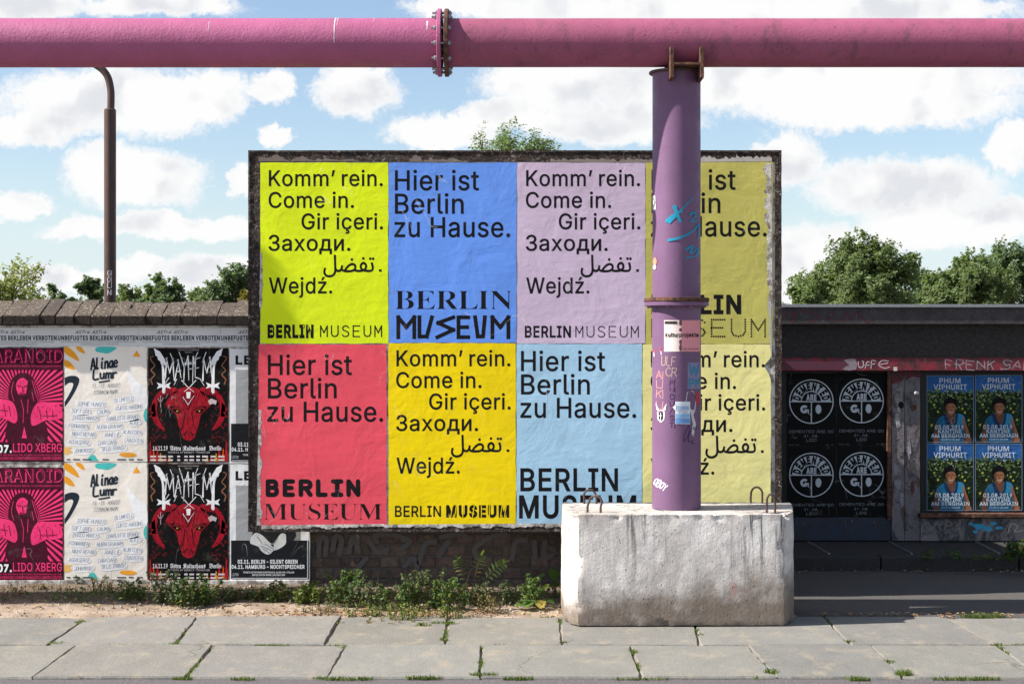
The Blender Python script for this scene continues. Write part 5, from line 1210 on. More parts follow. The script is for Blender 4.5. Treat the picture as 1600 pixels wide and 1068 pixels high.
ROW1 = [((130, 968), (69, 1009)), ((302, 968), (272, 1008)), ((530, 968), (506, 1008)), ((699, 968), (694, 1008)), ((875, 966), (879, 1007)),
        ((1085, 966), (1094, 1007)), ((1292, 967), (1329, 1007)), ((1482, 966), (1556, 1008))]
ROW2 = [((115, 1010), (48, 1059)), ((332, 1009), (290, 1057)), ((540, 1008), (511, 1056)), ((753, 1008), (750, 1056)), ((985, 1008), (1003, 1056)),
        ((1168, 1007), (1214, 1058)), ((1362, 1008), (1414, 1059)), ((1560, 1008), (1630, 1059))]
EDGE_Y = (9.93, 9.0, 8.14)


def slab_row(mb, joints, yb, yf, gap, seed):
    rr = random.Random(seed)
    xs = []
    for (ax, ay), (bx, by) in joints:
        a, b = G(ax, ay), G(bx, by)
        xs.append((a.x, b.x))
    w = 0.74
    while xs[0][0] > -7: xs.insert(0, (xs[0][0] - w, xs[0][1] - w - 0.02))
    while xs[-1][0] < 7: xs.append((xs[-1][0] + w, xs[-1][1] + w + 0.02))
    for i in range(len(xs) - 1):
        g = [gap * rr.uniform(0.5, 1.5) for _ in range(4)]
        cor = [(xs[i][1] + g[0], yf + 0.012 * rr.random()), (xs[i + 1][1] - g[1], yf + 0.012 * rr.random()),
               (xs[i + 1][0] - g[2], yb - 0.014 * rr.random()), (xs[i][0] + g[3], yb - 0.014 * rr.random())]
        pts = []
        for k in range(4):
            a, b = cor[k], cor[(k + 1) % 4]
            for j in range(9):
                t = j / 9
                jj = 0.0042 if 0 < j else 0.011
                pts.append((a[0] + (b[0] - a[0]) * t + rr.uniform(-jj, jj), a[1] + (b[1] - a[1]) * t + rr.uniform(-jj, jj)))
        cx, cy = sum(p[0] for p in pts) / len(pts), sum(p[1] for p in pts) / len(pts)
        tx, ty, z0 = rr.uniform(-0.006, 0.006), rr.uniform(-0.006, 0.006), rr.uniform(-0.004, 0.004)
        z = lambda p: z0 + tx * (p[0] - cx) + ty * (p[1] - cy)
        ins = lambda p, q: (cx + (p[0] - cx) * (1 - q), cy + (p[1] - cy) * (1 - q))
        c = rr.choice((0.15, 0.175, 0.19, 0.21, 0.225, 0.25)) * rr.uniform(0.95, 1.05)
        col = (c * rr.uniform(0.98, 1.06), c, c * rr.uniform(0.86, 0.98))
        r0 = [(p[0], p[1], -0.12) for p in pts]
        r1 = [(p[0], p[1], z(p) - 0.010) for p in pts]
        q = [ins(p, 0.012) for p in pts]
        r2 = [(p[0], p[1], z(p)) for p in q]
        k = len(pts)
        mb.ring_stack([r0, r1, r2], col, False, (False, True))


mb = MB()
slab_row(mb, ROW1, EDGE_Y[0], EDGE_Y[1] + 0.004, 0.0052, 3)
slab_row(mb, ROW2, EDGE_Y[1] - 0.004, EDGE_Y[2], 0.0045, 5)
tag(mb.build('pavement', M['granite']), kind='structure')

# ------------------------------------------------------------------ brick wall with sloping coping
WALL_Y = 10.86
wall = tag(empty('brick_wall', (-2, WALL_Y, 0)), 'low dark brick wall with lichen-speckled sloping brick coping behind the posters', 'wall')
mb = MB()
mb.box(-7, 1.655, WALL_Y + 0.008, 11.09, -0.1, 1.765)
mb.build('core', M['mortar'], wall)
mb = MB()
rr = random.Random(11)
z, row = -0.06, 0
while z < 1.70:
    x = -7 + (0.062 if row % 2 else 0)
    while x < 1.60:
        w, hh = 0.113, 0.064
        c = rr.uniform(0.7, 1.25)
        col = (0.165 * c, 0.115 * c * rr.uniform(0.9, 1.1), 0.088 * c)
        y = WALL_Y + rr.uniform(-0.004, 0.004)
        e = 0.006
        j = [rr.uniform(-0.002, 0.002) for _ in range(8)]
        v = [(x + j[0], WALL_Y + 0.02, z + j[1]), (x + w + j[2], WALL_Y + 0.02, z + j[3]), (x + w + j[4], WALL_Y + 0.02, z + hh + j[5]), (x + j[6], WALL_Y + 0.02, z + hh + j[7])]
        m_ = [(p[0], y + 0.005, p[2]) for p in v]
        cxm, czm = x + w / 2, z + hh / 2
        fr = [(cxm + (p[0] - cxm) * (1 - 2 * e / w), y, czm + (p[2] - czm) * (1 - 2 * e / hh)) for p in v]
        mb.ring_stack([v, m_, fr], col, False, (False, True))
        x += 0.124
    z += 0.0765
    row += 1
mb.build('bricks', M['brick'], wall)
mb = MB()                                        # the return of the wall, running back from the billboard to the kiosk
mb.box(1.42, 1.66, 11.095, 12.885, -0.1, 1.90, (0.11, 0.075, 0.06), 0.012)
mb.build('return_wall', M['brick'], wall)
mb = MB()
x = -7.0
rr = random.Random(5)
while x < 1.62:
    w = rr.choice((0.100, 0.110, 0.114, 0.118, 0.128))
    g = 0.0032
    t = rr.uniform(-0.0025, 0.002)
    yf = 10.76 + rr.uniform(-0.006, 0.006)
    zb, zt = 1.766 + t * 0.3, 1.822 + t
    c = rr.uniform(0.7, 1.2)
    red = rr.random() < 0.08
    col = (0.15 * c, 0.105 * c, 0.09 * c) if red else (0.105 * c, 0.084 * c, 0.070 * c)
    top = [(10.765, 0.0), (10.86, 0.040), (10.93, 0.072), (11.01, 0.104), (11.08, 0.09), (11.19, 0.02)]
    br = rr.choice((1, 2, 2, 3))
    secs = []
    for k, (yy, dz) in enumerate(top):
        jz = rr.uniform(-0.003, 0.003) - (0.010 if (k > br and rr.random() < 0.45) else 0)
        if k == 0: secs.append((yf, zb)); secs.append((yf - 0.001, zt - 0.004)); secs.append((yf + 0.007, zt + 0.002))
        else:
            if k == br + 1: secs.append((yy - 0.05, secs[-1][1] + 0.010)); secs.append((yy - 0.045, secs[-1][1] - 0.009))
            secs.append((yy + rr.uniform(-0.006, 0.006), zt + dz + jz))
    secs.append((11.19, zb))
    xa, xb = x + g * rr.uniform(0.3, 1.8), x + w - g * rr.uniform(0.3, 1.8)
    ja, jb = rr.uniform(-0.003, 0.003), rr.uniform(-0.003, 0.003)
    A = [(xa + ja, yy, zz) for yy, zz in secs]
    B = [(xb + jb, yy, zz + rr.uniform(-0.003, 0.003)) for yy, zz in secs]
    k0 = len(mb.f)
    mb.ring_stack([A, B], col, False, (True, True))
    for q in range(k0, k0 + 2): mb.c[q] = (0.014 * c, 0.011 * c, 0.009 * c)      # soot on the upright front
    x += w
mb.build('coping', M['coping_brick'], wall)
mb = MB()
mb.box(-7, 1.62, 10.79, 11.16, 1.7655, 1.815)
mb.build('coping_bed', M['mortar'], wall)
# faded spray letters low on the bricks under the billboard
a = Art(WALL_Y - 0.0075, 0.0004)
sp = [[(498, 868), (500, 842), (510, 842), (508, 866)], [(520, 858), (524, 838), (534, 842), (530, 864)], [(545, 862), (552, 838), (560, 860)], [(584, 836), (604, 834), (626, 838), (640, 846), (628, 856)],
      [(575, 842), (590, 862), (605, 858)], [(655, 878), (664, 850), (680, 846)], [(700, 846), (685, 868)], [(690, 838), (722, 834), (728, 842)], [(745, 870), (742, 856), (768, 838), (790, 834)],
      [(800, 872), (806, 846), (822, 844)], [(835, 846), (836, 872)], [(852, 846), (850, 870), (862, 868)], [(632, 884), (646, 872), (652, 886)], [(560, 885), (572, 872)]]
for q in sp: a.strokes([smooth(q, 4)], 8, (0.115, 0.098, 0.09), 0)
a.mb.build('graffiti', M['spray_paint'], wall)

# backing board on which the left posters are pasted
board = MB()
BD = 10.817
p0, p1 = P(-120, 541, BD), P(484, 912, BD)
board.box(-5.2, p1.x, BD + 0.0012, 10.852, P(0, 905.5, BD).z, 1.758, None, 0.0)
o = tag(board.build('poster_board', M['plain'], None, (-2.5, BD, 0.1)), 'flat pasting board on the brick wall carrying the old concert posters', 'board')
M['board_grey'] = material('board_grey', m_oldpaper)
o.data.materials[0] = M['board_grey']
lb = MB()
lb.box(-5.2, p1.x - 0.002, BD - 0.012, 10.85, P(0, 913, BD).z, P(0, 905.8, BD).z, None, 0.003)
lb.build('bottom_rail', M['board_grey'], o)

# ------------------------------------------------------------------ billboard
BB = 10.66
bill = tag(empty('billboard', P(804, 830, BB)), 'large billboard in a rusty black steel frame carrying eight museum posters', 'billboard')
e = {k: P(*k, BB) for k in ((388, 235), (1221, 830), (407, 253), (1208, 821))}
X0, X1, ZT, ZB = e[(388, 235)].x, e[(1221, 830)].x, e[(388, 235)].z, e[(1221, 830)].z
mb = MB()
mb.box(X0 + 0.01, X1 - 0.01, BB + 0.0015, BB + 0.03, ZB + 0.01, ZT - 0.01)
mb.build('backing_board', M['old_paper'], bill)


def rough_bar(mb, x0, x1, y0, y1, z0, z1, seed, step=0.05, amp=0.0012):
    """steel bar with a lumpy, corroded surface"""
    rr = random.Random(seed)
    horiz = (x1 - x0) > (z1 - z0)
    L = (x1 - x0) if horiz else (z1 - z0)
    m = max(2, int(L / step))
    rings = []
    for i in range(m + 1):
        t = i / m
        q = lambda: rr.uniform(-amp, amp)
        if horiz:
            x = x0 + L * t
            rings.append([(x, y0 + q(), z0 + q()), (x, y1, z0), (x, y1, z1 + q() * 0.6), (x, y0 + q(), z1 + q() * 0.6)])
        else:
            z = z0 + L * t
            rings.append([(x0 + q() * 0.6, y0 + q(), z), (x1 + q(), y0 + q(), z), (x1 + q(), y1, z), (x0, y1, z)])
    mb.ring_stack(rings, None, False)


IN = {'l': P(407, 0, BB).x, 'r': P(1208, 0, BB).x, 't': P(0, 253.5, BB).z, 'b': P(0, 821, BB).z}
mb = MB()
rough_bar(mb, X0, X1, BB - 0.006, BB + 0.09, ZT - 0.012, ZT, 1)
rough_bar(mb, X0 + 0.004, X1 - 0.004, BB - 0.0018, BB + 0.0014, IN['t'] + 0.002, ZT - 0.0125, 2)
rough_bar(mb, X0, X0 + 0.012, BB - 0.006, BB + 0.09, ZB, ZT - 0.0125, 3)
rough_bar(mb, X0 + 0.0125, IN['l'] - 0.004, BB - 0.0018, BB + 0.0014, ZB + 0.02, IN['t'] + 0.0015, 4)
rough_bar(mb, X1 - 0.014, X1, BB - 0.006, BB + 0.09, ZB, ZT - 0.0125, 5)
rough_bar(mb, IN['r'] + 0.012, X1 - 0.0145, BB - 0.0018, BB + 0.0014, ZB + 0.02, IN['t'] + 0.0015, 6)
rough_bar(mb, X0 + 0.0125, X1 - 0.0145, BB - 0.006, BB + 0.09, ZB, ZB + 0.013, 7)
rough_bar(mb, X0 + 0.0125, X1 - 0.0145, BB - 0.0018, BB + 0.0014, ZB + 0.0135, IN['b'] - 0.004, 8)
mb.build('frame', M['black_steel'], bill)
for px in (470, 800, 1130):
    mb = MB()
    x = P(px, 0, BB).x
    mb.box(x - 0.03, x + 0.03, BB + 0.031, 10.857, ZB + 0.08, ZB + 0.14)
    mb.box(x - 0.03, x + 0.03, BB + 0.031, BB + 0.085, ZB + 0.1405, ZT - 0.05)
    mb.build('bracket', M['black_steel'], bill)
# peeled layers of older paper showing round the posters
rr = random.Random(21)


def ragged(pa, pb, wa, wb, seed, n=40, spike=0.6):
    from mathutils import noise
    a, b = Vector(pa), Vector(pb)
    L = (b - a).length
    t = (b - a).normalized()
    nn = Vector((-t.y, t.x))
    n = int(L / 1.6)
    def tear(q):
        v_ = 0.5 + 0.9 * noise.noise((q / 19, seed, 0)) + 0.5 * noise.noise((q / 6, seed, 3)) + 0.25 * noise.noise((q / 2.2, seed, 7))
        return 1 - spike + spike * max(0.0, min(1.0, v_))
    up = [a + t * (L * i / n) for i in range(n + 1)]
    lo = [a + t * (L * i / n) - nn * (wa + (wb - wa) * i / n) * tear(L * i / n) for i in range(n + 1)]
    return [tuple(p) for p in up + lo[::-1]]


def old_strip(pts, col, off):
    a = Art(BB - off, 0.0)
    a.poly(pts, col, 0)
    return a


for k, (pts, col, off) in enumerate([
        (ragged((1205, 255), (1207, 480), -14, -9, 3, 60), (0.60, 0.58, 0.55), 0.0042),
        (ragged((1205, 470), (1206, 560), -8, -2, 4, 20), (0.48, 0.46, 0.44), 0.0046),
        (ragged((1199, 590), (1206, 822), -12, -16, 5, 60), (0.40, 0.38, 0.36), 0.0040),
        (ragged((408, 820), (600, 818), -9, -6, 6, 50), (0.62, 0.59, 0.55), 0.0044),
        (ragged((600, 819), (880, 817), -6, -8, 7, 60), (0.58, 0.55, 0.52), 0.0041),
        (ragged((404, 640), (401, 820), 6, 9, 8, 40), (0.50, 0.48, 0.47), 0.0039),
        (ragged((407, 395), (405, 480), 4, 7, 9, 30), (0.58, 0.55, 0.52), 0.0041),
        (ragged((860, 253), (1050, 254), 9, 8, 10, 70, 0.95), (0.28, 0.24, 0.21), 0.0036),
        (ragged((640, 253), (730, 253), 11, 6, 13, 40, 0.95), (0.22, 0.18, 0.16), 0.0037),
        (ragged((1095, 253), (1206, 252), 10, 14, 12, 60, 0.9), (0.50, 0.46, 0.43), 0.0038),
        (ragged((404, 252), (560, 252), 12, 4, 14, 60, 0.95), (0.20, 0.16, 0.14), 0.0039)]):
    a = old_strip(pts, col, off)
    a.mb.build('old_paper', M['old_paper'] if sum(col) > 1.4 else M['printed_paper'], bill)

# ------------------------------------------------------------------ the eight museum posters
INK = (0.009, 0.0085, 0.010)
PD = BB - 0.0022


def komm(a, dx, dy, ink=INK):
    t = lambda s, x0, x1, b: a.text(s, x0 + dx, x1 + dx, b + dy, 24.2, ink, 0.010)
    b = Art(PD)
    b.text('rein.', 534 + dx, 598 + dx, 290.5 + dy, 24.2, ink, 0.010)
    b.build('greeting', o)
    t('Komm’', 420, 523.5, 290.5)
    t('Come in.', 419.5, 553, 324.5)
    t('Gir içeri.', 471, 598.5, 358)
    t('Заходи.', 419.5, 547.5, 391.5)
    a.arabic(505 + dx, 585 + dx, 424.5 + dy, 62, ink, 0.007)
    a.rect(592 + dx, 420.5 + dy, 596.2 + dx, 424.5 + dy, ink)
    a.build('greeting', o)
    b = Art(PD)
    b.text('Wejdź.', 420 + dx, 519 + dx, 458 + dy, 24.2, ink, 0.010)
    return b


def hier(a, dx, dy, ink=INK):
    t = lambda s, x0, x1, b: a.text(s, x0 + dx, x1 + dx, b + dy, 30.5, ink, 0.009)
    t('Hier ist', 617, 748.5, 297)
    t('Berlin', 617, 724.5, 333.5)
    t('zu Hause.', 616, 797, 370)


def museum(x0, y0, x1, y1, hexcol, label):
    global PD
    PD -= 0.00025
    o = sheet('museum_poster', x0, y0, x1, y1, PD, tuple(min(0.93, c * 1.0) for c in lin(hexcol)), label, 'poster', 'museum posters on the billboard')
    return o, Art(PD)


POST = []
o, a = museum(407, 254, 606.6, 536.4, '#e2f420', 'neon yellow-green museum poster, top left on the billboard, reading Komm rein')
a = komm(a, 0, 0)
a.build('greeting', o); a = Art(PD)
# heavy rounded BERLIN with cut slits, then thin MUSEUM
a.text('BERLIN', 418, 490, 526.5, 18.0, INK, 0.05)
for x, y0, y1 in ((425.2, 512, 516), (425.2, 519, 523), (449, 512, 517), (447, 520, 527), (473.5, 508, 511), (484, 517, 527), (481, 507, 515), (436, 513.5, 515)): a.rect(x, y0, x + 1.1, y1, tuple(lin('#e2f420')), 1)
a.line_text('MUSEUM', 500, 597, 526.5, 18.5, 1.9, INK, 0, gap=2.6, soft=0, cap_style='square')
a.build('logo', o); POST.append(o)

o, a = museum(607.4, 254, 807, 535, '#6c9cf2', 'cornflower blue museum poster in the upper row, reading Hier ist Berlin zu Hause')
hier(a, 0, 0)
a.build('greeting', o); a = Art(PD)
a.text('BERLIN', 617, 800, 483, 32, INK, -0.009, 0, 'M', em=0.50)
ang = {'M': [[(0, 0), (0, 6), (2, 3), (4, 6), (4, 0)]], 'V': [[(0, 6), (0, 0.2), (2.3, 0.2), (3.9, 6)]], 'S': [[(4, 6), (0.2, 4.3), (4, 2.2), (0, 0)]], 'E': [[(3.4, 6), (0, 6), (0, 0), (3.4, 0)], [(0, 3), (3, 3)]],
       'Z': [[(0, 6), (0.9, 0.2), (2.6, 0.2), (3.2, 6)]]}
x = 622.3
for ch, w in zip('MVSEZM', (25, 20, 25, 18, 19, 25)):
    pls = [[(x + p[0] / 4 * w, 526.5 - p[1] / 6 * 31) for p in pl] for pl in ang[ch]]
    a.strokes(pls, 6.0, INK, 0, 'square')
    x += w + 8.0
a.build('logo', o); POST.append(o)

o, a = museum(808, 254, 1008, 536.4, '#d3bfd6', 'pale lilac museum poster in the upper row beside the purple column')
a = komm(a, 402, 0)
a.build('greeting', o); a = Art(PD)
a.text('BERLIN', 820, 892, 526.5, 17, INK, 0.024)
a.line_text('MUSEUM', 899, 998, 527, 18, 1.5, INK, 0, gap=2.4, cap_style='square')
for x in (918.5, 951, 983): a.rect(x - 3, 517.2, x + 3, 518.4, tuple(lin('#d3bfd6')), 1)
a.build('logo', o); POST.append(o)

o, a = museum(1008.8, 253, 1207.5, 536.8, '#c5be66', 'olive yellow museum poster, top right on the billboard, partly behind the column')
hier(a, 401, -1)
a.build('greeting', o); a = Art(PD)
a.text('BERLIN', 1018, 1158, 489, 27, INK, 0.034)
a.line_text('MUSEUM', 1017, 1197, 527, 29.5, 3.2, INK, 0, gap=1.8, dots=3.6)
a.build('logo', o); POST.append(o)

o, a = museum(404, 537.8, 604, 820.5, '#ee5665', 'coral red museum poster, bottom left on the billboard')
hier(a, -198.5, 288)
a.build('greeting', o); a = Art(PD)
for ch, x0, x1 in (('B', 415, 436), ('E', 441.5, 461), ('R', 466.5, 488.5), ('L', 493.5, 512), ('N', 541, 563)):
    a.line_text(ch, x0, x1, 776, 28, 7.2, INK, 0)
a.strokes([[(520.5, 751.6), (533, 751.6)], [(526.8, 751.6), (526.8, 772.4)], [(520.5, 772.4), (533, 772.4)]], 7.2, INK, 0)
a.text('MUSEUM', 412, 596.5, 811.5, 28, INK, -0.012, 0, 'M', em=0.50)
a.build('logo', o); POST.append(o)

o, a = museum(607, 535.8, 806, 819, '#fbd90c', 'golden yellow museum poster in the lower row, between the red and the light blue one')
a = komm(a, 199.4, 281)
a.build('greeting', o); a = Art(PD)
a.text('BERLIN', 617, 689, 806.5, 16.5, INK, 0.014)
a.text('MUSEUM', 697, 795.5, 806.5, 16.5, INK, 0.046)
for x, sk in ((703.5, 3), (709.5, 3), (722.5, 0), (737.5, 3), (751.5, 0), (764, 0), (781, 3), (787.5, 3)): a.poly([(x, 808), (x + 1.2, 808), (x + 1.2 + sk, 789), (x + sk, 789)], tuple(lin('#fbd90c')), 1)
a.build('logo', o); POST.append(o)

o, a = museum(807, 537.2, 1003.2, 820, '#abd2ea', 'light blue museum poster in the lower row, partly hidden by the concrete block')
hier(a, 197, 282)
a.build('greeting', o); a = Art(PD)
a.text('BERLIN', 813, 965.5, 766, 34, INK, 0.016)
a.text('MUSEUM', 811, 994, 808, 33.5, INK, 0.022)
a.build('logo', o); POST.append(o)

o, a = museum(1004, 537.6, 1204, 820, '#f3ea9c', 'pale cream yellow museum poster, bottom right on the billboard', )
bpy.data.objects.remove(o)
rr = random.Random(4)
edge = [(1004.5, 537.8)] + [(1004 + i * 10, 537.6 + rr.uniform(-.4, .4)) for i in range(1, 20)]
edge += [(1206.5, 538), (1206, 552), (1203, 560), (1198, 566), (1194, 571), (1197, 577), (1201, 583), (1204, 592), (1205, 606)]
edge += [(1204.5 + rr.uniform(-1, .6), 606 + i * 12) for i in range(1, 18)] + [(1203, 820)]
edge += [(1203 - i * 12, 820 + rr.uniform(-.5, .5)) for i in range(1, 16)] + [(1004, 820)] + [(1004 + rr.uniform(-.5, .5), 820 - i * 14) for i in range(1, 20)]
o = sheet('museum_poster', 1004, 537.6, 1204, 820, PD, lin('#f3ea9c'), 'pale cream yellow museum poster with a torn right edge, bottom right on the billboard', 'poster', 'museum posters on the billboard', edges=edge)
a = komm(a, 597, 282.5)
a.build('greeting', o); a = Art(PD)
a.text('BERLIN', 1016, 1090, 807, 16.5, INK, 0.014)
a.text('MUSEUM', 1098, 1196, 807, 16.5, INK, -0.012)
a.build('logo', o); POST.append(o)

# ------------------------------------------------------------------ concert posters on the left wall
LD = BD - 0.0014
MAG, MAR = lin('#ff3f7e'), lin('#4a1026')
GRP = 'concert posters pasted on the left wall'


def paranoid(y0, y1, label):
    o = sheet('concert_poster', -34, y0, 99, y1, LD, MAR, label, 'poster', GRP)
    a = Art(LD)
    ky = (y1 - y0) / 178
    X = lambda x: x
    Y = lambda y: y0 + (y - 543) * ky
    cx, cy = 34, 628
    for i in range(56):                          # sunburst
        t0, t1 = 2 * math.pi * i / 56, 2 * math.pi * (i + 0.5) / 56
        pts = [(cx + 8 * math.cos(t0), cy + 8 * math.sin(t0)), (cx + 150 * math.cos(t0), cy + 150 * math.sin(t0)), (cx + 150 * math.cos(t1), cy + 150 * math.sin(t1)), (cx + 8 * math.cos(t1), cy + 8 * math.sin(t1))]
        # clip to the picture box
        box = (-30, 98, 577, 690)
        def clip(ps, f, g):
            r = []
            for k in range(len(ps)):
                p, q = ps[k - 1], ps[k]
                if f(p) != f(q):
                    r.append(g(p, q))
                if f(q): r.append(q)
            return r
        for axis, lim, sgn in ((0, box[0], 1), (0, box[1], -1), (1, box[2], 1), (1, box[3], -1)):
            if not pts: break
            f = lambda p: (p[axis] - lim) * sgn >= 0
            def g(p, q):
                t = (lim - p[axis]) / (q[axis] - p[axis])
                r = [p[0] + t * (q[0] - p[0]), p[1] + t * (q[1] - p[1])]
                r[axis] = lim
                return tuple(r)
            pts = clip(pts, f, g)
        if len(pts) >= 3: a.poly([(x, Y(y)) for x, y in pts], MAG, 0)
    def pp(pts, col, l, sm=True): a.poly([(x, Y(y)) for x, y in (smooth(pts + pts[:1], 3)[:-1] if sm else pts)], col, l)
    pp([(12, 690), (14, 650), (20, 632), (13, 622), (15, 600), (22, 588), (34, 582), (48, 586), (56, 600), (62, 622), (60, 640), (68, 650), (72, 690)], MAR, 1)      # hair and body
    pp([(25, 604), (28, 594), (36, 590), (44, 596), (46, 606), (44, 616), (39, 620), (34, 622), (29, 616)], MAG, 2)        # face
    a.strokes([[(27, Y(602)), (33, Y(604))], [(38, Y(604)), (44, Y(601.5))]], 1.3, MAR, 3)
    a.poly([(44, Y(594)), (46.5, Y(606)), (44, Y(616)), (40, Y(620)), (42, Y(606))], MAR, 3)
    a.strokes([[(35.5, Y(604)), (35.5, Y(610)), (37.5, Y(611))], [(31, Y(615)), (36, Y(614)), (40, Y(615.5))]], 1.3, MAR, 3)
    pp([(29, 617), (35, 616), (41, 617), (38, 623), (32, 623)], MAR, 3)
    a.strokes([smooth([(50, Y(594)), (55, Y(612)), (60, Y(628))], 3), smooth([(53, Y(596)), (60, Y(618)), (62, Y(630))], 3), smooth([(21, Y(596)), (18, Y(612)), (22, Y(626))], 3), smooth([(50, Y(612)), (53, Y(626))], 3)], 0.8, MAG, 2)
    pp([(-34, 632), (-10, 626), (6, 624), (20, 628), (26, 642), (27, 656), (22, 661), (12, 656), (0, 652), (-16, 656), (-34, 656)], MAG, 2)   # fists
    pp([(52, 638), (60, 628), (74, 628), (90, 630), (97, 640), (97, 652), (84, 656), (72, 656), (58, 663), (50, 664), (48, 652)], MAG, 2)
    a.strokes([[(6, Y(632)), (9, Y(650))], [(14, Y(634)), (17, Y(650))], [(-2, Y(640)), (12, Y(642))], [(62, Y(640)), (64, Y(655))], [(72, Y(640)), (74, Y(653))], [(82, Y(642)), (83, Y(652))], [(66, Y(650)), (88, Y(649))]], 1.0, MAR, 3)
    pp([(34, 684), (38, 666), (42, 684)], MAG, 2, False)
    a.strokes([[(33, Y(624)), (37, Y(640)), (36, Y(660))], [(44, Y(624)), (43, Y(645))]], 0.9, MAG, 2)
    hr = random.Random(3)
    a.strokes([[(x, Y(y)), (x + hr.uniform(-2, 2), Y(y + hr.uniform(1, 4)))] for x, y in ((hr.uniform(20, 66), hr.uniform(630, 688)) for _ in range(70))], 0.6, lin('#8c2145'), 2, 'round', 0.3)
    a.strokes([[(x, Y(y)), (x + hr.uniform(-3, 3), Y(y + hr.uniform(-2, 3)))] for x, y in ((hr.choice((hr.uniform(-20, 22), hr.uniform(52, 94))), hr.uniform(632, 655)) for _ in range(46))], 0.7, MAR, 3, 'round', 0.3)
    a.strokes([[(x, Y(y)), (x + hr.uniform(-1, 1), Y(y + hr.uniform(1, 3)))] for x, y in ((hr.uniform(28, 45), hr.uniform(594, 618)) for _ in range(26))], 0.5, lin('#a52852'), 3, 'round', 0.3)
    a.rect(-33.5, Y(544), 98.6, Y(577), MAR, 4)
    a.text('PARANOID', -24, 98, Y(565.5), 19, MAG, 0.02, 5)
    a.text('PARANOID', -25.2, 96.8, Y(564.6), 18.4, MAR, -0.004, 6)
    a.text('SUMMER HEAVYROCK HITS HEAVY METAL TO CLASSICROCK PARTY', -32, 96, Y(573), 2.6, MAG, 0, 5)
    a.rect(-33.5, Y(690), 98.6, Y(720), MAR, 4)
    a.rect(-33.5, Y(693), 17, Y(706), lin('#1b0a10'), 5)
    a.text('26.07.', -26, 18.5, Y(706), 10.5, lin('#ffffff'), 0.045, 6)
    a.text('LIDO XBERG', 20.5, 97, Y(705.5), 13, MAG, 0.012, 6)
    a.text('A DEAD BY DAWN OF THE NORTH & THE ATOMIC ROCKERSHOW CLUB DJS', -33, 96, Y(711.5), 2.2, MAG, 0, 6)
    a.text('INFO CHECK: FACEBOOK.COM/PARANOIDCLUBKREUZBERG', -33, 97, Y(717.5), 4.2, MAG, 0, 6)
    a.build('printing', o)
    return o


paranoid(543, 721, 'magenta sunburst poster with a long-haired man, upper one at the left edge')
paranoid(730, 907, 'magenta sunburst poster with a long-haired man, lower one at the left edge')

CREAM, NAVY, TEAL, ORA = lin('#f3ebdf'), lin('#27303b'), lin('#4fc3bd'), lin('#f5a62a')


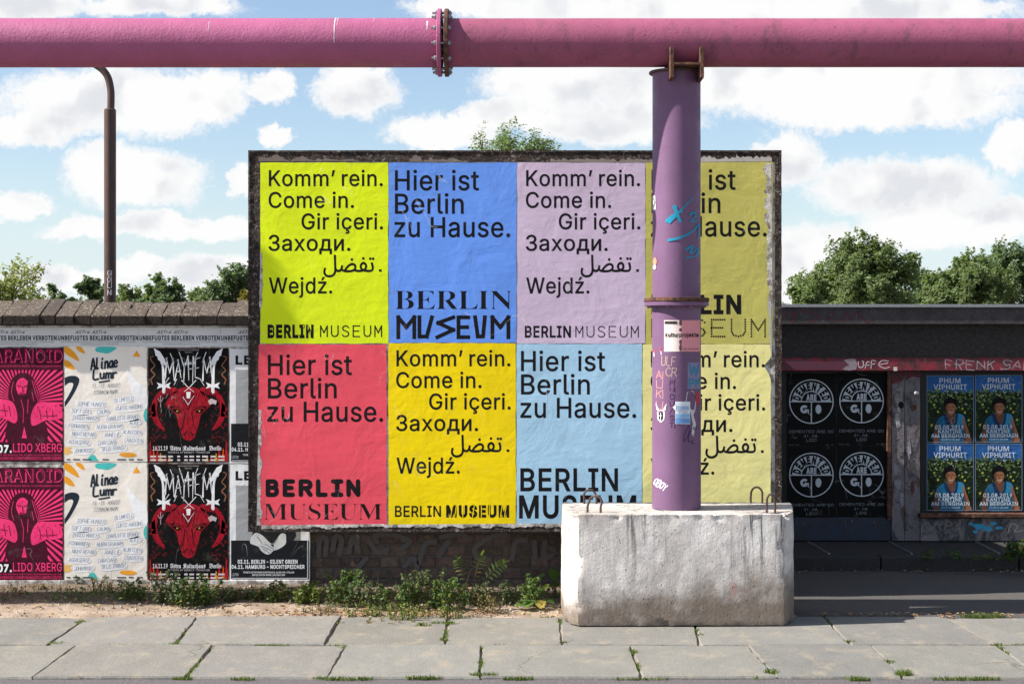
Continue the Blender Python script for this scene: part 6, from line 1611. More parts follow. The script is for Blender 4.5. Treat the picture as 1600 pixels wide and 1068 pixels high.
def cream(y0, y1, label):
    o = sheet('concert_poster', 100.5, y0, 229.6, y1, LD, CREAM, label, 'poster', GRP)
    a = Art(LD)
    Y = lambda y: y0 + (y - 541) * (y1 - y0) / 181
    def pp(pts, col, l=0): a.poly([(x, Y(y)) for x, y in smooth(pts + pts[:1], 3)[:-1]], col, l)
    pp([(101, 542), (108, 543), (118, 552), (124, 564), (113, 559), (101, 551)], ORA)
    pp([(118, 541.5), (127, 542), (133, 552), (124, 549)], ORA)
    pp([(101, 562), (110, 566), (117, 577), (108, 576), (101, 571)], ORA)
    pp([(152, 542), (181, 542), (177, 548), (168, 552), (160, 551), (150, 549)], TEAL)
    a.poly([(213.5, Y(547)), (219.5, Y(557)), (207.5, Y(557))], ORA, 0)
    # big navy loop cut by the left edge
    lp = smooth([(101, 590), (110, 587), (120, 588), (124, 594), (120, 606), (110, 624), (101, 636)], 4)
    li = smooth([(101, 603), (108, 598), (114, 599), (113, 606), (107, 618), (101, 628)], 4)
    a.poly([(x, Y(y)) for x, y in lp + li[::-1]], NAVY, 0)
    pp([(196, 576), (206, 586), (218, 600), (229, 607), (229, 640), (212, 632), (206, 612)], lin('#f6f5f4'))
    a.line_text('Alinae', 141, 185, Y(579), 20, 3.0, NAVY, 1, gap=0.7, rot=0.10, skew=0.12, soft=3)
    a.line_text('Lumr', 144, 183, Y(594), 17, 3.0, NAVY, 1, gap=0.7, rot=0.06, skew=0.1, soft=3)
    a.strokes([smooth([(155, Y(597)), (163, Y(596)), (171, Y(594.5))])], 2.6, NAVY, 1)
    hand = [('13.-15. AUGUST', 144, 187, 607), ('STORKOW MARK', 146, 184, 617)]
    for t, x0, x1, y in hand: a.line_text(t, x0, x1, Y(y), 6.5, 0.5, lin('#6d7078'), 2, rot=0.05, skew=0.25, jit=0.2)
    names = [('SOPHIE HUNGER', 120, 164, 634, -.03), ('BLUMFELD', 179, 209, 630, .16), ('SOFT GRID', 111, 141, 645, -.06), ('CAUMA', 151, 171, 647, .03), ('CURTIS HARDING', 181, 223, 642, .10),
             ('DOODO MARCH', 113, 153, 656, -.02), ('CHARLOTTE BRANDI', 166, 216, 658, .08), ('FOXWARREN', 107, 138, 668, -.07), ('NURIA GRAHAM', 151, 191, 671, .05), ('ALICES', 202, 221, 664, .05),
             ('NIGHT REPAIR', 112, 148, 681, -.05), ('ANNELIE', 163, 187, 683, .02), ('ALIN COEN', 191, 221, 678, -.06), ('AGUASERGE', 107, 140, 694, -.04), ('DARI DARI', 153, 180, 696, .06), ('CRACHTEN', 194, 222, 691, -.04),
             ('JOHN MOODS', 116, 146, 708, .02), ('TIFLIS TRANSIT', 158, 197, 706, .10)]
    for t, x0, x1, y, r in names:
        pp([(x0 - 2, y - 7 + 2), (x0 + 8, y - 8), (x1 - 4, y - 8 - r * 30), (x1 + 2, y - 4 - r * 30), (x1 - 3, y + 2 - r * 30), (x0 + 3, y + 2.5)], lin('#f7f6f6'), 1)
        a.line_text(t, x0, x1, Y(y), 6.6, 0.45, lin('#828a99'), 2, rot=r, skew=0.2, jit=0.22)
    a.disc(200, Y(711), 13.5, 3.8, ORA, 1, 20, 0.04)
    a.text('FESTIVAL', 193, 208, Y(712.5), 2.6, lin('#f9c879'), 0, 3)
    a.disc(229.2, Y(650), 4.0, 13, TEAL, 2, 16) if False else pp([(229, 638), (225, 644), (224.5, 652), (229, 660)], TEAL, 2)
    pp([(101, 700), (112, 699), (108, 703), (113, 706), (102, 711)], lin('#f7c36a'), 1)
    pp([(137, 720), (141, 712), (147, 711), (151, 717), (154, 720)], TEAL, 1)
    for x0, w in ((104, 6), (114, 11), (129, 14), (160, 10), (183, 14), (201, 8), (214, 9)): a.rect(x0, Y(717.5), x0 + w, Y(719.5), lin('#4a4d50'), 2)
    a.build('printing', o)
    return o


cream(541, 721, 'cream festival line-up poster with handwritten names, upper one of the pair')
cream(722.5, 905, 'cream festival line-up poster with handwritten names, lower one of the pair')

BLK, RED, WHT, GOLD = lin('#0d0c0d'), lin('#a61628'), lin('#f2f2f2'), lin('#8d5f43')


def metal(y0, y1, label):
    o = sheet('concert_poster', 231, y0, 357.5, y1, LD, BLK, label, 'poster', GRP)
    a = Art(LD)
    Y = lambda y: y0 + (y - 543) * (y1 - y0) / 179
    def st(pts, w, col, l=0, w2=None, k=3): a.strokes([[(x, Y(y)) for x, y in smooth(pts, k)]], w, col, l, 'round', w2)
    def pp(pts, col, l=0, sm=True): a.poly([(x, Y(y)) for x, y in (smooth(pts + pts[:1], 3)[:-1] if sm else pts)], col, l)
    for s in (1, -1):
        x = lambda q: 294.3 + s * (q - 294.3)
        st([(x(238), 600), (x(236), 592), (x(242), 585), (x(236), 578), (x(242), 571), (x(237), 564), (x(235), 558), (x(240), 556)], 2.2, GOLD, 0, 1.2)
        # winged inverted cross at either side of the lettering
        st([(x(256), 612), (x(255.5), 590), (x(254), 570), (x(247), 556), (x(241), 545)], 5.2, WHT, 1, 1.5)
        pp([(x(241), 544), (x(250), 549), (x(257), 560), (x(262), 574), (x(257), 570), (x(251), 564), (x(247), 562), (x(246), 557), (x(243), 555)], WHT, 2, False)
        pp([(x(245), 597), (x(248), 602), (x(245), 607), (x(253), 604.5), (x(255), 612), (x(257.5), 612), (x(259), 604.5), (x(267), 607), (x(264), 602), (x(267), 597), (x(259), 600), (x(253), 600)], WHT, 2, False)
    lg = [([(258, 590), (261, 558)], 2.6), ([(260, 560), (265, 582)], 2.0), ([(265, 582), (271, 560)], 2.0), ([(270, 560), (272, 594)], 2.6),
          ([(273, 594), (279, 562)], 2.0), ([(278, 562), (283, 590)], 2.2), ([(275, 581), (283, 579)], 1.4),
          ([(283, 558), (288, 575)], 2.0), ([(294, 556), (288, 575)], 2.0), ([(288, 574), (287, 600)], 2.0),
          ([(294, 560), (295, 594)], 2.2), ([(302, 557), (301, 597)], 2.2), ([(294, 577), (302, 575)], 1.5),
          ([(305, 560), (305, 590)], 2.3), ([(305, 561), (313, 558)], 1.6), ([(305, 575), (311, 574)], 1.5), ([(305, 589), (314, 592)], 1.6),
          ([(317, 594), (318, 560)], 2.6), ([(318, 560), (323, 582)], 2.0), ([(323, 582), (329, 558)], 2.0), ([(328, 558), (331, 590)], 2.6),
          ([(266, 552), (272, 566)], 1.1), ([(322, 550), (316, 566)], 1.1), ([(280, 550), (284, 562)], 1.0), ([(309, 550), (304, 562)], 1.0),
          ([(284, 594), (295, 606), (303, 612)], 1.3), ([(306, 594), (295, 606), (287, 612)], 1.3), ([(264, 590), (257, 600)], 1.1), ([(276, 592), (272, 601)], 1.0), ([(313, 592), (319, 602)], 1.0)]
    for pts, w in lg: st(pts, w, WHT, 1, 0.7, 1)
    a.text('DEATHLESS BOOKINGS', 278, 311, Y(547.5), 2.4, lin('#b9b3ad'), 0, 0)
    a.text('PRESENTS', 289, 300, Y(551), 1.9, lin('#b9b3ad'), 0, 0)
    a.line_text('helvete', 287, 305, Y(571), 5, 0.8, WHT, 3, skew=0.2, rot=0.15)
    # horned beast drawn as a generic red ram's head
    pp([(270, 614), (283, 606), (295, 604), (306, 606), (319, 614), (330, 630), (322, 640), (314, 648), (310, 664), (306, 676), (303, 684), (295, 688), (286, 684), (283, 676), (279, 664), (275, 648), (266, 640), (259, 630)], RED, 0)
    for s in (1, -1):
        x = lambda q: 294.3 + s * (q - 294.3)
        pp([(x(276), 606), (x(262), 605), (x(248), 612), (x(238), 628), (x(237), 648), (x(244), 664), (x(258), 672), (x(250), 658), (x(245), 642), (x(248), 626), (x(258), 617), (x(272), 616)], lin('#a31225'), 0)
        for k in range(8):
            t = k / 7
            st([(x(266 - 20 * t), 606 + 12 * t + 6 * t * t), (x(269 - 22 * t), 618 + 12 * t + 12 * t * t)], 1.0, BLK, 1, 0.6, 1)
        for k in range(9):
            st([(x(252 + 1.5 * k), 628 + 3.2 * k), (x(262 + 1.2 * k), 634 + 2.6 * k), (x(272 + 0.7 * k), 634 + 3.0 * k)], 1.1, BLK, 1, 0.5, 2)
        pp([(x(270), 640), (x(276), 638), (x(283), 643), (x(276), 645)], BLK, 1)
        a.disc(x(277), Y(641.8), 1.5, 1.2, lin('#d9a92b'), 2, 8)
        st([(x(267), 636), (x(276), 635), (x(286), 641)], 1.6, BLK, 1, 0.8)
        st([(x(289), 644), (x(286), 664), (x(282), 672)], 1.3, BLK, 1, 0.6)
        st([(x(291), 674), (x(287), 679), (x(284), 677)], 1.8, BLK, 1, 0.8)
        pp([(x(242), 628), (x(230.8 if s > 0 else 231.5), 640), (x(240), 644), (x(232), 652), (x(244), 650)], lin('#861020'), 0, False)
        # flames in the lower corners
        for fx, h, bw, c in ((233, 34, 5, '#b81d22'), (238, 22, 6, '#d4541f'), (244, 27, 5, '#b01f24'), (249, 14, 6, '#d99a2e'), (256, 11, 7, '#b3252a'), (263, 8, 7, '#d9a03a')):
            pp([(x(fx), 721), (x(fx - 0.6), 721 - h * 0.35), (x(fx + 1.2), 721 - h * 0.6), (x(fx + 0.4), 721 - h * 0.8), (x(fx + 2.4), 721 - h), (x(fx + 2.8), 721 - h * 0.7), (x(fx + 4), 721 - h * 0.4), (x(fx + bw), 721)], lin(c), 1, False)
    hr = random.Random(9)
    hatch, hair = [], []
    for k in range(230):
        hx, hy = hr.uniform(264, 325), hr.uniform(608, 682)
        hatch.append([(hx, Y(hy)), (hx + hr.uniform(-1.5, 1.5) + (294 - hx) * 0.06, Y(hy + hr.uniform(2.5, 7)))])
    a.strokes(hatch[:150], 0.55, BLK, 1, 'round', 0.3); a.strokes(hatch[150:], 0.5, lin('#7c0f1d'), 1, 'round', 0.3)
    for k in range(90):
        s_ = hr.choice((1, -1))
        hy = hr.uniform(612, 690)
        hx = 294.3 + s_ * hr.uniform(34, 58)
        hair.append([(hx, Y(hy)), (hx + s_ * hr.uniform(1, 5), Y(hy + hr.uniform(-4, 5)))])
    hair = [q for q in hair if all(233 < p_[0] < 355 for p_ in q)]
    a.strokes(hair, 0.7, lin('#a51527'), 0, 'round', 0.3)
    for k in range(6): st([(284 + 4 * k, 616 + (k % 2) * 3), (286 + 3.4 * k, 632)], 1.0, BLK, 1, 0.4, 1)
    st([(287, 612), (294, 640), (302, 612)], 0.9, BLK, 1); pp([(291, 612), (298, 612), (297, 622), (292, 622)], WHT, 2, False)
    st([(286, 620), (294, 632), (303, 618)], 1, WHT, 2, 0.5, 1)
    st([(251, 618), (251, 636)], 1.2, lin('#b9a0a0'), 2); st([(247, 622), (251, 628), (255, 621)], 1.0, lin('#b9a0a0'), 2)
    pp([(325, 626), (330, 622), (339, 626), (337, 632), (333, 630), (328, 632)], lin('#c9b9b9'), 2, False)
    a.text('16.11.19 Astra Kulturhaus, Berlin'.split(' ', 1)[0], 239, 262, Y(703), 6.6, WHT, 0.012, 3)
    a.text('Astra', 266, 283, Y(703), 6.6, WHT, 0.012, 3, 'M', em=0.47)
    a.text('Kulturhaus', 286, 321, Y(703), 6.6, WHT, 0.012, 3, 'M', em=0.47)
    a.text('Berlin', 327, 346, Y(703), 6.6, WHT, 0.012, 3, 'M', em=0.47)
    a.text('TICKETS AT DIRECT-TICKET.DE', 262, 328, Y(707.5), 2.6, lin('#d8d0d0'), 0, 3)
    for y in (713, 718.5):
        for x0, w in ((235, 10), (247, 14), (263, 8), (277, 5), (288, 6), (296, 8), (307, 6), (316, 10), (329, 9), (341, 11)):
            a.rect(x0, Y(y - 1.6), x0 + w * 0.9, Y(y + 1.0), lin('#d9d3d3'), 3)
    a.ring(0, 0, 1, 0, BLK) if False else None
    for q in ([(232, 544), (356.6, 544)], [(232, 721), (356.6, 721)], [(232, 544), (232, 721)], [(356.4, 544), (356.4, 721)]): a.strokes([[(x, Y(y)) for x, y in q]], 0.9, lin('#4a3026'), 3)
    a.build('printing', o)
    return o


metal(543, 722, 'black concert poster with a red horned ram head, upper one of the pair')
metal(724, 906, 'black concert poster with a red horned ram head, lower one of the pair')


def hands(y0, y1, label):
    o = sheet('concert_poster', 359, y0, 484, y1, LD, lin('#efefef'), label, 'poster', GRP)
    a = Art(LD)
    Y = lambda y: y0 + (y - 725) * (y1 - y0) / 182
    def pp(pts, col, l=0, sm=True): a.poly([(x, Y(y)) for x, y in (smooth(pts + pts[:1], 3)[:-1] if sm else pts)], col, l)
    a.rect(368.5, Y(758), 469.5, Y(845), lin('#8f9092'), 0)
    a.rect(368.5, Y(758), 395, Y(845), lin('#a9aaac'), 1)
    pp([(398, 845), (400, 812), (412, 792), (430, 786), (448, 794), (458, 815), (458, 845)], lin('#26282b'), 1)
    a.rect(361, Y(844), 482.5, Y(904.5), lin('#1d1f23'), 2)
    sk, sd = lin('#d9d9d9'), lin('#6d6e70')
    pp([(393, 838), (400, 832), (410, 836), (420, 846), (428, 852), (424, 858), (412, 857), (400, 852), (391, 848)], sk, 3)
    pp([(446, 834), (438, 834), (430, 846), (420, 853), (424, 860), (436, 857), (446, 850), (447, 842)], sk, 3)
    pp([(404, 852), (414, 849), (424, 852), (428, 858), (420, 866), (410, 862)], sk, 4)
    a.strokes([smooth([(408, Y(853)), (416, Y(856)), (424, Y(860))], 3), smooth([(410, Y(857)), (416, Y(860)), (421, Y(864))], 3), smooth([(415, Y(850)), (422, Y(854)), (427, Y(858))], 3), [(433, Y(840)), (427, Y(850))], [(402, Y(838)), (409, Y(848))]], 1.0, sd, 5)
    a.text('LEA LINA', 368, 472, Y(749), 12.5, lin('#1b1b1d'), 0.04, 0)
    w = lin('#f4f4f4')
    a.text('03.11. BERLIN - SILENT GREEN', 371.5, 465, Y(880), 5.6, w, 0.03, 4)
    a.text('04.11. HAMBURG - NOCHTSPEICHER', 361.8, 476, Y(888), 5.6, w, 0.03, 4)
    a.text('TICKETS UNTER WWW.EVENTIM.DE & ALLEN VVK-STELLEN', 379.5, 459.5, Y(895.2), 2.6, w, 0.012, 4)
    a.text('INFOS UNTER WWW.LEALINA.COM', 394, 445, Y(899.3), 2.6, w, 0.012, 4)
    a.text('LISTEN', 362.5, 372.5, Y(899.5), 4.2, lin('#c9c9c9'), 0, 4)
    a.strokes([[(480.5, Y(762)), (480.5, Y(903)), (363, Y(903))]], 0.8, w, 4)
    a.build('printing', o)
    return o


hands(725, 906.5, 'black and white concert poster with clasped hands, showing under the billboard corner')
hands(545, 723, 'black and white concert poster mostly hidden behind the left edge of the billboard')

for i in range(4):
    x0 = -38 + 127.5 * i
    lab = ['grey warning strip under the coping at the left edge, above the magenta posters', 'grey warning strip above the cream festival posters',
           'grey warning strip above the black posters with the red ram', 'grey warning strip running behind the billboard edge'][i]
    o = sheet('warning_strip', x0 - 90 + 90, 511.5, x0 + 127.3, 541, LD, lin('#d9d9d8'), lab, 'paper strip', 'paper strips forbidding posters', jit=0.3)
    a = Art(LD)
    k = lin('#1a1a1c')
    a.text('UNBEFUGTES BEKLEBEN VERBOTEN', x0 + 1, x0 + 126.5, 531, 6.6, k, 0.035, 0)
    for q in (28, 54): a.line_text('Astra', x0 + q, x0 + q + 22, 521.5, 5.4, 0.8, lin('#3a3a3d'), 0, skew=0.5, rot=0.03, soft=2)
    a.text('ohne vorherige schriftliche Genehmigung der Gesellschaft wird das Anbringen von Plakaten verfolgt', x0 + 5, x0 + 122, 534.8, 2.2, lin('#55565a'), 0, 0)
    a.text('Zuwiderhandlungen werden zur Anzeige gebracht', x0 + 36, x0 + 96, 538.2, 2.0, lin('#55565a'), 0, 0)
    a.build('printing', o)

# ------------------------------------------------------------------ overhead pipe
PY = 9.83                                        # distance of the pipe's axis
k = PY / F
pz = EYE + (534 - 67.2) * k
PR = 38.0 * k
pipe = tag(empty('overhead_pipe', (0, PY, pz)), 'big pink steel pipe running overhead across the whole view, with a bolted flange joint', 'pipe')
xf = (693 - 800) * k


def barrel(x0, x1, r, seed, n=90, step=0.06, amp=0.0007):
    from mathutils import noise
    m = int((x1 - x0) / step)
    rings = []
    for i in range(m + 1):
        x = x0 + (x1 - x0) * i / m
        rings.append([(x, PY - (r + amp * noise.noise((x * 5, 3 * math.cos(t), 3 * math.sin(t) + seed))) * math.sin(t),
                       pz + (r + amp * noise.noise((x * 5, 3 * math.cos(t), 3 * math.sin(t) + seed))) * math.cos(t)) for t in (2 * math.pi * j / n for j in range(n))])
    return MB().ring_stack(rings, None, True, (True, True))


barrel(-9, xf - 0.004, PR, 1).build('pipe_section', M['pink_paint'], pipe)
barrel(xf + 0.004, 9, PR * 0.99, 5).build('pipe_section', M['weathered_pink_paint'], pipe)


def disc_ring(x0, x1, r, n=64, ch=0.003):
    prof = [(x0, PR * 0.9), (x0, r - ch), (x0 + ch, r), (x1 - ch, r), (x1, r - ch), (x1, PR * 0.9)]
    return MB().ring_stack([[(x, PY - q * math.sin(t), pz + q * math.cos(t)) for t in (2 * math.pi * j / n for j in range(n))] for x, q in prof], None, False, (True, True))


FR = 52.5 * k
fl = disc_ring((684 - 800) * k, (690.5 - 800) * k, FR).build('flange', M['pink_paint'], pipe)
fr = disc_ring((695 - 800) * k, (701.5 - 800) * k, FR).build('flange', M['rust'], pipe)


def hexnut(mb, c, ax, r, h, col=None):
    ax = Vector(ax).normalized()
    n_ = ax.orthogonal().normalized()
    b = ax.cross(n_)
    ring = lambda q, s: [Vector(c) + ax * q + s * r * (math.cos(t) * n_ + math.sin(t) * b) for t in (math.pi / 3 * j for j in range(6))]
    return mb.ring_stack([ring(0, 1), ring(h * 0.8, 1), ring(h, 0.85)], col, False)


for i in range(12):
    t = 2 * math.pi * (i + 0.35) / 12
    y, z = PY - (FR - 0.026) * math.sin(t), pz + (FR - 0.026) * math.cos(t)
    mb = MB()
    mb.tube([((676 - 800) * k, y, z), ((706.5 - 800) * k, y, z)], 0.0075, 8)
    hexnut(mb, ((683.7 - 800) * k, y, z), (-1, 0, 0), 0.015, 0.014)
    hexnut(mb, ((701.8 - 800) * k, y, z), (1, 0, 0), 0.015, 0.012)
    mb.build('bolt', M['steel'], pipe)

for px_, t0, t1, w_ in ((526, 0.15, 1.75, 2.4), (530, 0.3, 1.0, 1.2), (332, 0.7, 1.3, 0.9), (669, 0.7, 1.2, 3.0), (586, 0.3, 0.8, 0.8)):
    mb = MB()
    rr = random.Random(px_)
    m = 14
    rows = []
    for i in range(m + 1):
        t = t0 + (t1 - t0) * i / m
        hw = w_ * 0.5 * k * rr.uniform(0.5, 1.2) * (1 - 0.6 * i / m)
        xo = (px_ - 800) * k + rr.uniform(-0.3, 0.3) * k
        rows.append([(xo + s * hw, PY - (PR + 0.0014) * math.sin(t), pz + (PR + 0.0014) * math.cos(t)) for s in (-1, 1)])
    mb.ring_stack(rows, (0.62, 0.58, 0.58), True, (False, False), False)
    mb.build('paint_drip', M['plain'], pipe)

# ------------------------------------------------------------------ column with its saddle
PY, PIPE_Y = 9.90, PY                            # the column stands a little further back
k = PY / F
cx = (1057 - 800) * k
CR = 38.0 * k
col_ = tag(empty('support_column', (cx, PY, 0.64)), 'purple steel column covered in stickers and scribbles, standing on the concrete block', 'column')


def vbarrel(z0, z1, r, n=72, m=24):
    return MB().ring_stack([[(cx + r * math.cos(t), PY + r * math.sin(t), z0 + (z1 - z0) * i / m) for t in (2 * math.pi * j / n for j in range(n))] for i in range(m + 1)], None, True)


zt = EYE + (534 - 116) * k
zm = EYE + (534 - 471.5) * k
vbarrel(0.655, zm - 0.012, CR).build('shaft', M['purple_paint'], col_)
vbarrel(zm - 0.012, zt, CR * 0.985).build('shaft', M['purple_paint'], col_)


def vdisc(z0, z1, r, ch=0.003, n=64, wob=0.0, seed=1):
    rr = random.Random(seed)
    prof = [(z0, CR * 0.8), (z0, r - ch), (z0 + ch, r), (z1 - ch, r), (z1, r - ch), (z1, CR * 0.8)]
    jit = [1 + rr.uniform(-wob, wob) for _ in range(n)]
    return MB().ring_stack([[(cx + q * jit[j] * math.cos(2 * math.pi * j / n), PY + q * jit[j] * math.sin(2 * math.pi * j / n), z) for j in range(n)] for z, q in prof], None, False)


vdisc(zm + 0.0005, zm + 0.024, 51 * k, wob=0.006).build('flange', M['rust'], col_)
vdisc(zm - 0.026, zm - 0.0005, 50 * k).build('flange', M['purple_paint'], col_)
for i in range(8):
    t = 2 * math.pi * (i + 0.5) / 8
    mb = MB()
    hexnut(mb, (cx + 45 * k * math.cos(t), PY + 45 * k * math.sin(t), zm - 0.0262), (0, 0, -1), 0.011, 0.010)
    mb.build('bolt', M['purple_paint'], col_)
vdisc(zt, zt + 0.014, 43 * k).build('top_plate', M['brown_paint'], col_)
zw = pz - PR - 0.008
mb = MB()
for s in (-1, 1):
    x = (1066.5 + s * 22.8 - 800) * k
    mb.box(x - 0.011, x + 0.011, PIPE_Y - 0.19, PIPE_Y + 0.19, zw - 0.084, zw + 0.098, None, 0.002)
mb.box((1066.5 - 19.6 - 800) * k, (1066.5 + 19.6 - 800) * k, PIPE_Y - 0.19, PIPE_Y + 0.19, zw - 0.007, zw + 0.007, None, 0.0)
mb.build('saddle', M['rust'], col_)


class Wrap:
    """printing wrapped round the column; x,y in photo pixels as seen from the street"""
    def __init__(s, off=0.0008):
        s.mb, s.off = MB(), off
        th = math.atan2(cx, PY)
        s.r, s.f = Vector((math.cos(th), -math.sin(th), 0)), Vector((math.sin(th), math.cos(th), 0))

    def at(s, x, y, layer):
        a = math.asin(max(-0.999, min(0.999, (x - 1057) / 38.3)))
        R_ = CR + s.off * (1 + layer)
        p = Vector((cx, PY, 0)) + R_ * (math.sin(a) * s.r - math.cos(a) * s.f)
        p.z = EYE + (534 - y) * (PY - CR * math.cos(a)) / F
        return p

    tri, polys, poly, strokes, text, line_text, disc, build = Art.tri, Art.polys, Art.poly, Art.strokes, Art.text, Art.line_text, Art.disc, Art.build

    def rect(s, x0, y0, x1, y1, col, layer=0):
        m = max(1, int((x1 - x0) / 2.5))
        v = [(x0 + (x1 - x0) * i / m, y) for i in range(m + 1) for y in (y0, y1)]
        s.tri(v, [f for i in range(m) for f in ((2 * i, 2 * i + 1, 2 * i + 3), (2 * i, 2 * i + 3, 2 * i + 2))], col, layer)


w = Wrap()
CY = lin('#2b93b4')
for q, wd, w2 in (([(1046, 347), (1056, 337), (1070, 322), (1084, 308)], 4.5, 1.2), ([(1054, 323), (1058, 334), (1063, 346)], 6.5, 4), ([(1042, 345), (1052, 336), (1066, 330)], 5.0, 2.5)):
    w.strokes([smooth(q, 4)], wd, CY, 0, 'round', w2)
for q, wd in (([(1077, 336), (1084, 332), (1086, 338), (1079, 346), (1088, 345)], 3.0), ([(1045, 375), (1060, 372), (1078, 364), (1092, 350)], 4.2), ([(1092, 350), (1090, 372)], 2.2),
              ([(1072, 390), (1082, 384), (1078, 396), (1091, 388), (1086, 400)], 3.2), ([(1072, 403), (1084, 401), (1090, 398)], 2.2)):
    w.strokes([smooth(q, 4)], wd, CY, 1, 'round', wd * 0.6)
w.build('graffiti', col_)
w = Wrap()
YE, OR, VI = lin('#b59c92'), lin('#bb8485'), lin('#4d3059')
w.line_text('ULF', 1033, 1056, 571, 15, 1.3, YE, 0, jit=0.3, rot=-0.05)
w.line_text('CR', 1040, 1058, 588, 14, 1.3, YE, 0, jit=0.3)
for ch, y in (('A', 592), ('L', 607), ('K', 622), ('L', 640)): w.line_text(ch + 'I', 1025, 1037, y, 13, 1.5, OR, 0, jit=0.5)
for i, ch in enumerate('PUCUIST'): w.line_text(ch + 'I', 1046, 1055, 602 + 11 * i, 9, 1.3, VI, 0, jit=0.5)
w.line_text('OCL', 1066, 1086, 688, 26, 1.3, VI, 0, jit=0.4, rot=-0.3)
w.build('graffiti', col_)
w = Wrap()
w.line_text('OBOY', 1019.5, 1042, 756, 12, 1.3, lin('#efe6f2'), 0, jit=0.3, rot=-0.55)
w.build('graffiti', col_)


def sticker(label, draw, px, py, cat='sticker'):
    w = Wrap(0.0014)
    draw(w)
    o = w.mb.build('sticker', M['printed_paper'], None, tuple(w.at(px, py, 0)))
    return tag(o, label, cat, 'stickers on the purple column')


def s_pink(w):
    w.rect(1038, 500, 1064, 549, lin('#f3ded8'), 0)
    w.rect(1064, 500, 1093.5, 549, lin('#e89aa0'), 0)
    w.rect(1039, 501.5, 1058, 506, lin('#3a3436'), 1)
    w.text('kulturprojekte', 1040, 1091, 526, 6, lin('#1c191a'), 0.03, 1)
    w.text('raum fuer kunst', 1066, 1091, 546, 2.8, lin('#5a3a3c'), 0.0, 1)
    for y, q in ((504, 5), (515, 3), (534, 4), (543, 6)): w.disc(1063, y, 2.2, q, lin('#6b4a58'), 2, 8)


def s_blue(w):
    w.rect(1055, 627, 1078, 662, lin('#dfe6ef'), 0)
    w.rect(1057, 634, 1076, 640, lin('#9fb6d3'), 1)
    w.rect(1055.5, 646, 1077.5, 652, lin('#8fb7de'), 1)
    w.rect(1055.5, 653, 1077.5, 661, lin('#6d9cd0'), 1)
    w.text('NOTIZ', 1059, 1074, 645, 3.2, lin('#8a8f98'), 0.0, 1)
    w.poly([(1051, 636), (1056, 631), (1056, 642)], lin('#efe9ea'), 1)


def s_bug(w):
    wh = lin('#f0eef0')
    w.poly([(1033, 640), (1039, 643), (1038, 655), (1033, 660), (1028, 655), (1027, 643)], wh, 0)
    w.poly([(1031, 642), (1025, 629), (1027, 640)], wh, 1); w.poly([(1035, 642), (1042, 630), (1040, 641)], wh, 1)
    w.poly([(1033, 643), (1036.5, 646), (1036, 654), (1033, 658), (1030, 654), (1029.5, 646)], lin('#19171b'), 1)
    w.strokes([[(1033, 645), (1033, 656)], [(1031, 649), (1035, 649)]], 0.9, wh, 2)


def s_red(w):
    w.poly([(1021, 546), (1033, 543), (1034, 554), (1022, 557)], lin('#f1eae9'), 0)
    w.poly([(1021, 546), (1033, 543), (1033.5, 547.5), (1021.4, 550)], lin('#d5403f'), 1)


def s_torn(w):
    w.poly([(1073, 612), (1082, 610), (1088, 618), (1086, 640), (1083, 648), (1087, 662), (1083, 682), (1080, 676), (1082, 662), (1078, 640), (1071, 628)], lin('#c9c5c8'), 0)
    w.poly([(1086, 613), (1092, 612), (1092, 632), (1087, 630)], lin('#b5424d'), 1)


def s_teal(w):
    te = lin('#3d8aa6')
    w.rect(1074, 566, 1093, 607, lin('#8d86a6'), 0)
    for pl in ([(1077, 568), (1080, 585), (1084, 572), (1087, 586), (1091, 570)], [(1077, 605), (1077, 592), (1083, 592), (1083, 598), (1078, 599)], [(1087, 604), (1087, 593), (1091, 598), (1092, 592)]): w.strokes([pl], 2.4, te, 1)


def s_white(w):
    w.poly([(1020, 306), (1024, 305), (1025, 327), (1020.3, 328)], lin('#f4f1f0'), 0)
    w.strokes([[(1022, 309), (1023.6, 316), (1022, 323)]], 1.0, lin('#4b4650'), 1)


def s_orange(w):
    w.disc(1023.5, 408, 3.0, 6, lin('#d98b6f'), 0, 10)
    w.disc(1023, 417, 2.6, 4, lin('#cfd0bf'), 0, 10)


for lab, fn, x, y in (('large pink and cream sheet with dark lettering just under the column flange', s_pink, 1065, 525), ('small blue and white striped note stuck midway up the lower column', s_blue, 1066, 645),
                      ('white and black insect-shaped sticker on the lit side of the column', s_bug, 1033, 645), ('tiny red and white name-tag sticker near the column edge', s_red, 1027, 550),
                      ('torn grey and red sticker remnant trailing down the shaded side', s_torn, 1080, 645), ('torn sticker with teal brushed letters on the shaded side', s_teal, 1083, 587),
                      ('slim white sticker on the left rim of the upper column', s_white, 1022, 316), ('faded orange round sticker on the left rim above the flange', s_orange, 1023, 412)):
    sticker(lab, fn, x, y)

# ------------------------------------------------------------------ concrete block
from mathutils import noise as mn


